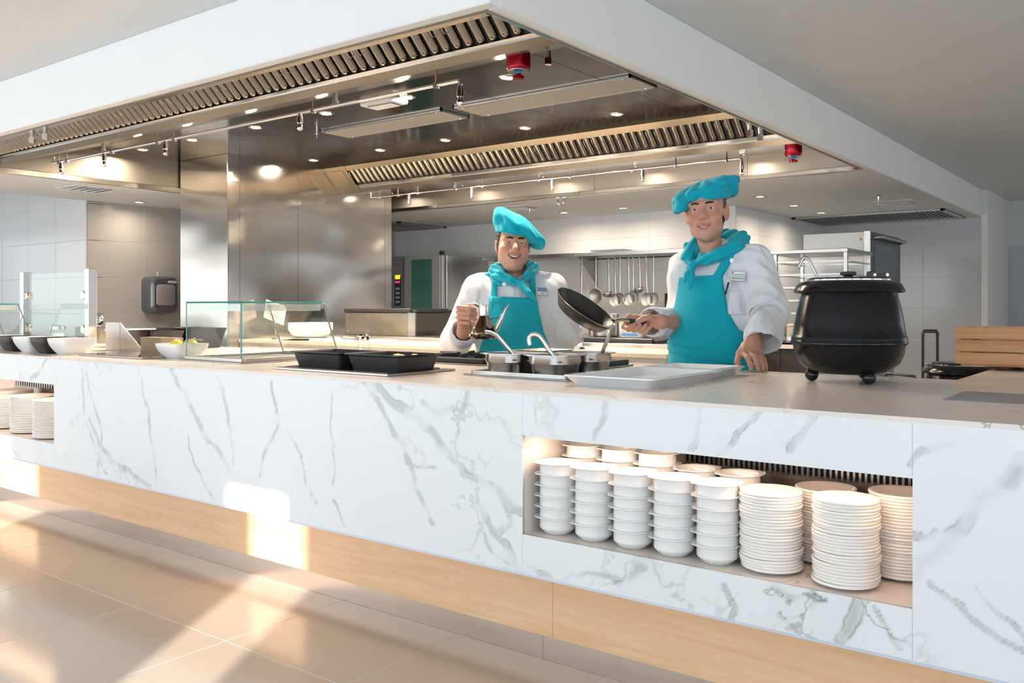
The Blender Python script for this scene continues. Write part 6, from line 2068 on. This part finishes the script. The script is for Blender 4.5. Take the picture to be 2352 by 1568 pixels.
# hair: a rough shell over the sides and back of the head
def hair_mesh(P, H, mat, zlo, ylim, off, name='hair', side_low=-0.05):
    g = H.g
    rough = 0.0020 * np.sin(300 * g.z + 120 * g.y) * np.sin(230 * g.y + 90 * g.x)
    skull = smin(ell(g, (0, 0.012, 0.036), (0.0765, 0.098, 0.084)), ell(g, (0, 0.0, -0.03), (0.070, 0.075, 0.07)), 0.03)
    d = skull - off + rough
    d = smax(d, -(g.y - ylim - 0.35 * np.clip(-(g.z + 0.0), 0, 1) * 0.6), 0.004)
    d = smax(d, -(g.z - np.where(g.y > 0.03, zlo, side_low)), 0.004)
    V, F = surface(g, d)
    return obj(name, mesh_np(name, H.c + H.s * (V @ H.R.T), F, True), mat, P)
hair_mesh(C1, H1, HAIR_D, -0.085, -0.034, 0.007, side_low=-0.045)
add_face(C1, H1, HAIR_D, 0.0015, 0.0044)
# right hand closed round the handle of the can
hx, hy_, hz = -0.248, -0.452, 1.140
def hp(x, y, z):
    return (hx + x, hy_ + y, hz + z)
fing = []
for k in range(4):
    zz = 0.036 - 0.0235 * k
    sh_ = (0.0, 0.004, 0.002, -0.006)[k]
    r = (0.0108, 0.0111, 0.0106, 0.0094)[k]
    fing.append(([hp(-0.040, -0.002, zz + 0.004), hp(0.012 + sh_, -0.034, zz), hp(0.036 + sh_, -0.016, zz - 0.003), hp(0.026 + sh_, 0.010, zz - 0.005)], [r * 1.12, r * 1.05, r, r * 0.85]))
fing.append(([hp(-0.022, 0.030, 0.012), hp(0.010, 0.022, 0.046), hp(0.034, 0.006, 0.053), hp(0.054, -0.004, 0.048)], [0.014, 0.0125, 0.0115, 0.009]))
palm = [(hp(-0.020, 0.050, -0.082), hp(-0.030, 0.022, 0.024), 0.026, 0.016), (hp(-0.020, 0.050, -0.082), hp(-0.028, 0.020, -0.030), 0.026, 0.016), (hp(-0.015, 0.045, -0.05), hp(-0.015, 0.028, 0.02), 0.022, 0.016),
        (hp(-0.020, 0.050, -0.082), hp(-0.030, 0.19, -0.115), 0.030, 0.036)]
HA = hand_field(fing, palm, None)
# hidden body under the clothes
gb = Grid((-0.42, -0.38, 0.02), (0.38, 0.30, 1.42), 0.014)
bd_ = torso1(gb) + 0.022
bd_ = smin(bd_, chain(gb, [(-0.215, 0.005, 1.268), (-0.328, -0.02, 1.01), (-0.275, -0.28, 1.045)], [0.055, 0.045, 0.034], 0.02), 0.03)
bd_ = smin(bd_, chain(gb, [(0.180, 0.005, 1.275), (0.262, 0.05, 1.035), (0.205, 0.20, 0.90)], [0.055, 0.045, 0.03], 0.02), 0.03)
for sx in (-1, 1):
    bd_ = smin(bd_, chain(gb, [(sx * 0.10 - 0.01, 0, 0.80), (sx * 0.11 - 0.01, 0.0, 0.45), (sx * 0.11 - 0.01, 0.02, 0.10)], [0.09, 0.065, 0.045], 0.02), 0.03)
BODY = surface(gb, bd_)
HM = H1.mesh()
sd_mesh('body', [HM, HA, BODY], SKIN, C1, lambda V: H1.colors(V, SKIN_COL))
def trousers(P, cx, cy, top=0.86):
    g = Grid((cx - 0.28, cy - 0.22, 0.02), (cx + 0.28, cy + 0.24, top + 0.06), 0.011)
    d = None
    for sx in (-1, 1):
        c = chain(g, [(cx + sx * 0.10, cy, top - 0.06), (cx + sx * 0.112, cy, 0.45), (cx + sx * 0.112, cy + 0.02, 0.09)], [0.115, 0.088, 0.072], 0.02)
        d = c if d is None else smin(d, c, 0.02)
    sd_mesh('trousers', [surface(g, d)], TROU, P)
    for sx in (-1, 1):
        g = Grid((cx + sx * 0.112 - 0.08, cy - 0.22, -0.01), (cx + sx * 0.112 + 0.08, cy + 0.14, 0.14), 0.008)
        d = smax(smin(ell(g, (cx + sx * 0.112, cy - 0.07, 0.03), (0.05, 0.12, 0.055)), ell(g, (cx + sx * 0.112, cy + 0.04, 0.05), (0.045, 0.07, 0.06)), 0.03), -g.z + 0.0, 0.004)
        sd_mesh('shoe', [surface(g, d)], M['black'], P)
trousers(C1, -0.01, 0.0)
def button(P, loc, r=0.011, rot=(PI / 2, 0, 0)):
    lathe('button', [(0, 0.004), (r * 0.7, 0.0035), (r, 0.004), (r, 0.0), (0, 0.0)], M['white_plas'], P, 18, loc=loc, rot=rot)
button(C1, (-0.073, -0.128, 1.300))
def name_tag(P, loc, rot, word):
    e = wbox('name_tag', -0.031, 0.031, -0.002, 0.002, -0.022, 0.022, M['chrome'], P, 0.003)
    e.location = loc
    e.rotation_euler = rot
    tb_ = bpy.data.materials.get('tag_blue') or plain('tag_blue', (0.16, 0.28, 0.52), 0.3)
    wbox('tag_top', -0.027, 0.027, -0.0034, -0.0018, 0.002, 0.019, M['white_plas'] if word else tb_, e)
    if word:
        wbox('tag_logo', -0.025, -0.019, -0.0040, -0.0034, 0.006, 0.017, tb_, e)
        wbox('tag_line', -0.015, 0.024, -0.0040, -0.0034, 0.0045, 0.0075, tb_, e)
    wbox('tag_strip', -0.020, 0.026, -0.0034, -0.0018, -0.017, -0.003, M['white_plas'], e)
    if word:
        text_obj('tag_lettering', word, 0.011, M['dark'], e, (0.003, -0.0037, -0.010), (PI / 2, 0, 0))
    else:
        wbox('tag_lettering', -0.009, 0.013, -0.0042, -0.0034, -0.0115, -0.0085, M['dark'], e)
    return e
name_tag(C1, (0.122, -0.133, 1.262), (math.radians(-12), math.radians(3), math.radians(24)), None)

# the oil can, held in that hand
CANM = steel('can_steel', (0.60, 0.54, 0.46), 0.10, (1, 1, 1), 0.0)
oc = thing('oil_can', 'conical steel oil can with a long spout held in the chef\'s hand', 'oil can', (0, 0, 0), CAMROT)
o_l = Matrix.Rotation(CAMROT, 3, 'Z') @ Vector((-0.162, -0.560, 0))
oc.location = (C1.location.x + o_l.x, C1.location.y + o_l.y, 1.034)
lathe('body', [(0, 0.0), (0.058, 0.0), (0.066, 0.006), (0.0725, 0.020), (0.0735, 0.0235), (0.070, 0.0255), (0.066, 0.029), (0.048, 0.062), (0.030, 0.096), (0.0235, 0.108)], CANM, oc, 40)
lathe('neck', [(0.0232, 0.106), (0.0235, 0.108), (0.0235, 0.150), (0.026, 0.152), (0.026, 0.156), (0.022, 0.158), (0.0, 0.160)], M['chrome'], oc, 32)
tube('spout', [(0.046, 0, 0.036), (0.058, 0, 0.048), (0.085, 0, 0.105), (0.099, 0, 0.137), (0.108, 0, 0.150), (0.118, 0, 0.163)], [0.0155, 0.0145, 0.0095, 0.007, 0.0052, 0.003], M['chrome'], oc, 16)
tube('brace', [(0.026, 0, 0.092), (0.075, 0, 0.100)], 0.002, CANM, oc, 6)
tube('handle', [(-0.024, 0.0, 0.140), (-0.034, 0.004, 0.150), (-0.044, 0.012, 0.160), (-0.058, 0.02, 0.158), (-0.066, 0.035, 0.140), (-0.070, 0.06, 0.105), (-0.066, 0.045, 0.06), (-0.058, 0.015, 0.030)], 0.0065, M['steel'], oc, 8, flat=0.3, up=Vector((0, 1, 0)))

# ============================================================ tall chef with the frying pan
C2 = person('person', 'tall chef in a turquoise beret holding a frying pan, one hand on the worktop', (-1.625, 3.603), CAMROT)
H2 = Head((-0.062, -0.035, 1.590), math.radians(-20), math.radians(-2), math.radians(-4), 1.08,
          dict(jaw=0.95, full=0.0, cheekdrop=0.002, nose=1.1, mouth_z=-0.070, mouth_w=0.028, smile=0.008, open=0.0065, eye=0.0034, neck=(0.01, 0.050, -0.20), neckw=0.90, teeth=0.9))
H2.field()
PH = math.radians(-39)
RT = rot_mat(PH, 0, 0)
TX, TY = np.array((math.cos(PH), math.sin(PH))), np.array((-math.sin(PH), math.cos(PH)))
def torso2(g):
    d = ell(g, (0.005, 0.03, 1.25), (0.195, 0.125, 0.21), RT)
    d = smin(d, ell(g, (-0.015, 0.012, 1.03), (0.190, 0.150, 0.21), RT), 0.08)
    d = smin(d, ell(g, (-0.01, 0.03, 0.84), (0.190, 0.140, 0.17), RT), 0.08)
    d = smin(d, cone(g, (-0.02, 0.03, 1.415), (-0.115, 0.105, 1.362), 0.058, 0.066), 0.05)
    d = smin(d, cone(g, (-0.02, 0.03, 1.415), (0.130, -0.075, 1.378), 0.058, 0.066), 0.05)
    return d
g = Grid((-0.42, -0.42, 0.66), (0.36, 0.34, 1.50), 0.0065)
t2d = torso2(g)
aR = chain(g, [(0.135, -0.080, 1.366), (0.178, -0.150, 1.165), (0.128, -0.235, 1.085)], [0.080, 0.077, 0.068], 0.03) + folds(g, 8, 0.0032, 60, 85, 75, 0.9)
aL = chain(g, [(-0.125, 0.105, 1.350), (-0.125, 0.165, 1.115), (-0.262, -0.010, 1.118)], [0.076, 0.070, 0.058], 0.03) + folds(g, 8, 0.005, 100, 25, 80, 0.2)
jk = smin(smin(t2d + folds(g, 7, 0.0035, 60, 45, 60, 0.8), aR, 0.03), aL, 0.03)
cR = cone(g, (0.150, -0.205, 1.125), (0.120, -0.262, 1.062), 0.073, 0.078)
cL = cone(g, (-0.205, 0.055, 1.117), (-0.286, -0.040, 1.118), 0.060, 0.066)
jk = smin(smin(jk, cR, 0.006), cL, 0.006)
jk = np.maximum(jk, -cone(g, (0.134, -0.238, 1.092), (0.098, -0.31, 1.00), 0.058, 0.072))
jk = np.maximum(jk, -cone(g, (-0.255, -0.005, 1.118), (-0.33, -0.09, 1.118), 0.048, 0.058))
jk = np.maximum(jk, -cone(g, (-0.055, -0.05, 1.455), (-0.06, 0.0, 1.56), 0.060, 0.08))
sd_mesh('jacket', [surface(g, jk)], WHITE_CLOTH, C2)
ga = Grid((-0.30, -0.30, 0.56), (0.30, 0.20, 1.47), 0.0055)
U = ga.x * TX[0] + (ga.y - 0.03) * TX[1]
W_ = ga.x * TY[0] + (ga.y - 0.03) * TY[1] + 0 * ga.z
ta = smin(torso2(ga), ell(ga, (-0.01, 0.03, 0.70), (0.215, 0.165, 0.34), RT), 0.05)
ta = ta + 0.004 * np.sin(14 * U + 60 * ga.z) * np.exp(-((ga.z - 0.99) / 0.06) ** 2)
poly2 = [(-0.13, 1.312), (0.080, 1.318), (0.090, 1.25), (0.108, 1.17), (0.150, 1.09), (0.205, 1.045), (0.27, 1.03), (0.27, 0.58), (-0.27, 0.58), (-0.27, 1.02), (-0.19, 1.10), (-0.15, 1.2)]
sh0 = shell(ta, 0.012, 0.0035)
ap = np.maximum(np.maximum(sh0, poly2d(U + 0 * ga.z, ga.z + 0 * U, poly2)), W_ - 0.03)
for a, b in (((0.058, 1.315), (0.125, 1.455)), ((-0.078, 1.31), (-0.055, 1.45))):
    ap = np.minimum(ap, np.maximum(np.maximum(sh0, poly2d(U + 0 * ga.z, ga.z + 0 * U, [(a[0] - 0.018, a[1] - 0.01), (a[0] + 0.018, a[1] - 0.01), (b[0] + 0.018, b[1]), (b[0] - 0.018, b[1])])), W_ - 0.03))
sd_mesh('apron', [surface(ga, ap)], TURQ, C2)
waist = np.maximum(np.maximum(shell(ta, 0.020, 0.0035), np.abs(ga.z - 0.985 + 0.14 * U) - 0.020), W_ - 0.10)
sd_mesh('apron_tie', [surface(ga, waist)], TURQ, C2)
# jacket pocket and pen
gp_ = Grid((-0.16, -0.32, 1.10), (0.14, 0.0, 1.30), 0.004)
U2 = gp_.x * TX[0] + (gp_.y - 0.03) * TX[1]
pk = np.maximum(shell(torso2(gp_), 0.006, 0.0022), poly2d(U2 + 0 * gp_.z, gp_.z + 0 * U2, [(0.108, 1.250), (0.185, 1.250), (0.185, 1.150), (0.112, 1.150)]))
pk = np.maximum(pk, gp_.x * TY[0] + (gp_.y - 0.03) * TY[1] + 0.0)
sd_mesh('pocket', [surface(gp_, pk)], WHITE_CLOTH, C2)
def on_torso2(u, w, z):
    return (TX[0] * u + TY[0] * w, 0.03 + TX[1] * u + TY[1] * w, z)
V, F = tube_data([on_torso2(0.116, -0.128, 1.285), on_torso2(0.104, -0.134, 1.235)], 0.004, 8)
obj('pen', mesh_from('pen', V, F, True), M['black'], C2)
name_tag(C2, on_torso2(0.150, -0.112, 1.310), (math.radians(-8), math.radians(2), PH + math.radians(32)), 'MANOLO')
b = on_torso2(0.125, -0.112, 1.376)
button(C2, b, 0.010, (PI / 2, 0, PH))
gs = Grid((-0.24, -0.28, 1.20), (0.18, 0.16, 1.54), 0.0045)
body_s = smin(torso2(gs), cone(gs, (-0.025, 0.02, 1.40), (-0.04, 0.0, 1.50), 0.076, 0.070), 0.03)
phl = (gs.z - 1.6 * gs.x + 0.2 * gs.y) * 62
phr = (gs.z - 0.50 * gs.x + 0.2 * gs.y) * 88
right = scarf([(-0.01, 0.070, 1.480), (0.058, 0.035, 1.488), (0.088, -0.030, 1.470), (0.050, -0.085, 1.436), (-0.020, -0.095, 1.406), (-0.080, -0.072, 1.384), (-0.122, -0.050, 1.366)], [0.030, 0.034, 0.037, 0.034, 0.029, 0.022, 0.014], phr, 0.009)
left = scarf([(-0.01, 0.070, 1.480), (-0.080, 0.050, 1.468), (-0.116, 0.020, 1.440), (-0.136, -0.010, 1.402), (-0.124, -0.050, 1.366)], [0.030, 0.028, 0.027, 0.025, 0.014], phl, 0.008)
sc = np.minimum(left, right)
sc = smin(sc, ell(gs, (-0.124, -0.062, 1.362), (0.021, 0.018, 0.017)), 0.004)
sc = smin(sc, chain(gs, [(-0.126, -0.068, 1.350), (-0.134, -0.090, 1.31), (-0.146, -0.108, 1.252)], [0.010, 0.016, 0.004], 0.006) - 0.004 * ridge(gs.x * 240), 0.003)
sc = smin(sc, chain(gs, [(-0.128, -0.068, 1.350), (-0.154, -0.082, 1.32), (-0.165, -0.090, 1.285)], [0.009, 0.012, 0.004], 0.006), 0.003)
sd_mesh('neckerchief', [surface(gs, sc)], TURQ, C2)
# beret
gh = Grid((-0.25, -0.19, 1.53), (0.13, 0.19, 1.76), 0.0045)
Rb = rot_mat(0, 0, math.radians(-9))
bx_, by_, bz_ = gh.x + 0.052, gh.y + 0.022, gh.z - 1.645
ux = bx_ * Rb[0, 0] + by_ * Rb[1, 0] + bz_ * Rb[2, 0]
uz = bx_ * Rb[0, 2] + by_ * Rb[1, 2] + bz_ * Rb[2, 2]
band = np.sqrt((ux / 0.0950) ** 2 + (by_ / 0.112) ** 2) * 0.10 - 0.10
band = smax(smax(band, uz - 0.045, 0.008), -(uz + 0.012), 0.004)
Rc = rot_mat(0, 0, math.radians(-19))
th = np.arctan2(gh.y + 0.02, gh.x + 0.06) + 0 * gh.z
crown = ell(gh, (-0.060, -0.012, 1.684), (0.148, 0.128, 0.038), Rc)
crown = smin(crown, smax(ell(gh, (-0.058, -0.020, 1.632), (0.088, 0.112, 0.095)), 1.655 - gh.z + 0 * gh.x, 0.01), 0.02)
crown = smin(crown, ell(gh, (-0.165, -0.05, 1.618), (0.045, 0.06, 0.022), rot_mat(0, 0, math.radians(-38))), 0.03)
crown = smin(crown, ell(gh, (0.052, 0.0, 1.686), (0.032, 0.07, 0.026)), 0.02)
crown = crown - 0.013 * ridge(5.0 * th + 20 * (gh.z - 1.66) + 0.3) * np.clip((np.sqrt((gh.x + 0.06) ** 2 + (gh.y + 0.02) ** 2) - 0.03) / 0.06, 0, 1) + 0.0025 * np.sin(55 * gh.x - 50 * gh.z + 20 * gh.y)
cp = smin(band, crown, 0.008)
sd_mesh('beret', [surface(gh, cp)], cloth_mat('beret_cotton', (0.0, 0.37, 0.50), 0.004, 12.0), C2)
hair_mesh(C2, H2, HAIR_G, -0.070, -0.022, 0.0028, side_low=0.004)
add_face(C2, H2, HAIR_G, -0.0005, 0.0036)
# right hand round the pan handle
hx, hy_, hz = -0.353, -0.100, 1.116
fing = []
for k in range(4):
    x = (-0.052, -0.028, -0.004, 0.018)[k]
    r = (0.0108, 0.0112, 0.0106, 0.0092)[k]
    zz = -0.14 * x
    fing.append(([hp(x + 0.010, 0.030, 0.018 + zz), hp(x - 0.012, 0.022, -0.024 + zz), hp(x + 0.002, -0.012, -0.034 + zz), hp(x + 0.022, -0.026, -0.014 + zz)], [r * 1.15, r * 1.08, r, r * 0.85]))
fing.append(([hp(0.060, 0.004, 0.010), hp(0.034, -0.018, 0.022), hp(0.008, -0.027, 0.016), hp(-0.016, -0.028, 0.004)], [0.0165, 0.0135, 0.0122, 0.0098]))
palm = [(hp(0.088, 0.022, 0.006), hp(-0.040, 0.030, 0.018), 0.026, 0.014), (hp(0.088, 0.022, 0.004), hp(0.026, 0.030, 0.010), 0.027, 0.016), (hp(0.088, 0.020, 0.0), hp(0.045, 0.002, 0.004), 0.026, 0.017),
        (hp(0.088, 0.022, 0.004), hp(0.175, 0.115, 0.0), 0.029, 0.036)]
HB = hand_field(fing, palm, None)
n_items = [(hp(0.020, -0.034, -0.010 - 0.14 * -0.028), (0.1, -1, 0.2), (0.6, 0, 0.6), 1.0), (hp(0.042, -0.034, -0.012), (0.1, -1, 0.2), (0.6, 0, 0.6), 0.95), (hp(-0.010, -0.0365, 0.0055), (0.1, -1, 0.3), (1, 0, 0.4), 1.25)]
nails(C2, n_items)
# left hand resting on the worktop
hx, hy_, hz = 0.048, -0.335, 0.927
fing = []
for (mx, my, mzz), (px_, py_, pz_), (dx, dy, dz), (tx, ty, tz), r in (
        ((-0.020, 0.028, 0.072), (-0.012, -0.012, 0.056), (-0.006, -0.026, 0.030), (-0.003, -0.030, 0.0095), 0.0108),
        ((0.004, 0.026, 0.076), (0.012, -0.018, 0.060), (0.018, -0.032, 0.032), (0.022, -0.036, 0.0095), 0.0112),
        ((0.026, 0.028, 0.072), (0.034, -0.012, 0.054), (0.039, -0.024, 0.029), (0.042, -0.028, 0.0090), 0.0106),
        ((0.044, 0.034, 0.064), (0.054, 0.002, 0.046), (0.058, -0.006, 0.025), (0.060, -0.010, 0.0085), 0.0094)):
    fing.append(([hp(mx, my, mzz), hp(px_, py_, pz_), hp(dx, dy, dz), hp(tx, ty, tz)], [r * 1.15, r * 1.05, r * 0.98, r * 0.85]))
fing.append(([hp(-0.006, 0.062, 0.100), hp(-0.034, 0.036, 0.070), hp(-0.046, 0.018, 0.040), hp(-0.045, 0.004, 0.012)], [0.0165, 0.0135, 0.0120, 0.0095]))
palm = [(hp(0.030, 0.075, 0.140), hp(-0.016, 0.030, 0.074), 0.026, 0.015), (hp(0.032, 0.075, 0.140), hp(0.016, 0.028, 0.076), 0.026, 0.016), (hp(0.034, 0.075, 0.140), hp(0.042, 0.036, 0.066), 0.026, 0.014),
        (hp(0.030, 0.075, 0.140), hp(0.075, 0.155, 0.225), 0.029, 0.037)]
HC = hand_field(fing, palm, None)
nails(C2, [(hp(-0.004, -0.0385, 0.016), (0, -1, 0.35), (0, 0, 1), 1.0), (hp(0.021, -0.0445, 0.016), (0, -1, 0.35), (0, 0, 1), 1.0), (hp(0.041, -0.036, 0.015), (0, -1, 0.35), (0, 0, 1), 0.95)])
gb = Grid((-0.38, -0.34, 0.02), (0.32, 0.30, 1.48), 0.014)
bd_ = torso2(gb) + 0.022
bd_ = smin(bd_, chain(gb, [(0.135, -0.080, 1.366), (0.178, -0.150, 1.165), (0.125, -0.22, 1.10)], [0.045, 0.024, 0.030], 0.02), 0.03)
bd_ = smin(bd_, chain(gb, [(-0.125, 0.105, 1.350), (-0.125, 0.165, 1.115), (-0.22, 0.03, 1.117)], [0.045, 0.024, 0.030], 0.02), 0.03)
for sx in (-1, 1):
    q = np.array((-0.01, 0.04)) + TX * sx * 0.10
    bd_ = smin(bd_, chain(gb, [(q[0], q[1], 0.84), (q[0], q[1], 0.45), (q[0], q[1] + 0.02, 0.10)], [0.09, 0.065, 0.045], 0.02), 0.03)
sd_mesh('body', [H2.mesh(), HB, HC, surface(gb, bd_)], SKIN, C2, lambda V: H2.colors(V, (0.61, 0.32, 0.225)))
trousers(C2, -0.01, 0.05)

# frying pan in his hand
pc = Vector((-0.587, -0.185, 1.181))
uu = Vector((0.85, 0.10, -0.51)).normalized()
nn = Vector((0.50, -0.30, 0.80))
nn = (nn - uu * nn.dot(uu)).normalized()
vv = nn.cross(uu)
PR = Matrix((uu, vv, nn)).transposed()
fp = thing('frying_pan', 'black non-stick frying pan held up by the tall chef', 'frying pan', (0, 0, 0))
q = Matrix.Rotation(CAMROT, 3, 'Z') @ pc
fp.location = (C2.location.x + q.x, C2.location.y + q.y, q.z)
fp.rotation_euler = (Matrix.Rotation(CAMROT, 3, 'Z') @ PR).to_euler()
lathe('pan', [(0, -0.046), (0.098, -0.046), (0.106, -0.043), (0.128, -0.012), (0.136, 0.0), (0.1375, 0.001), (0.1375, -0.001), (0.130, -0.014), (0.109, -0.047), (0.099, -0.051), (0, -0.051)], plain('nonstick', (0.028, 0.024, 0.021), 0.34, var=0.25, vscale=30, bmp=0.1, bscale=500), fp, 64)
lathe('rim', [(0.1355, 0.0008), (0.137, 0.0018), (0.1388, 0.0008), (0.1385, -0.0008), (0.137, -0.001)], M['chrome'], fp, 64)
for a, b_ in ((0.118, -0.008), (0.118, 0.008), (0.108, 0.0)):
    lathe('rivet', [(0, 0.003), (0.004, 0.002), (0.005, -0.001)], M['chrome'], fp, 10, loc=(a, b_, -0.018 + (a - 0.108) * 1.2), rot=(0, math.radians(-50), 0))
def pan_local(p):
    return PR.inverted() @ (Vector(p) - pc)
hs = [(-0.474, -0.172, 1.124), (-0.440, -0.150, 1.130), (-0.405, -0.128, 1.1255), (-0.353, -0.100, 1.116), (-0.300, -0.078, 1.105), (-0.262, -0.066, 1.095)]
tube('handle_neck', [pan_local(p) for p in hs[:3]], [0.011, 0.010, 0.011], M['steel'], fp, 12, flat=0.6)
hd = tube('grip', [pan_local(p) for p in hs[2:]], [0.0125, 0.0145, 0.0135, 0.012], M['black'], fp, 14, flat=0.75)
tube('grip_end', [pan_local(p) for p in ((-0.318, -0.086, 1.112), (-0.262, -0.066, 1.0985))], [0.0125, 0.0115], plain('teal_grip', (0.0, 0.22, 0.26), 0.3), fp, 12, flat=0.6)
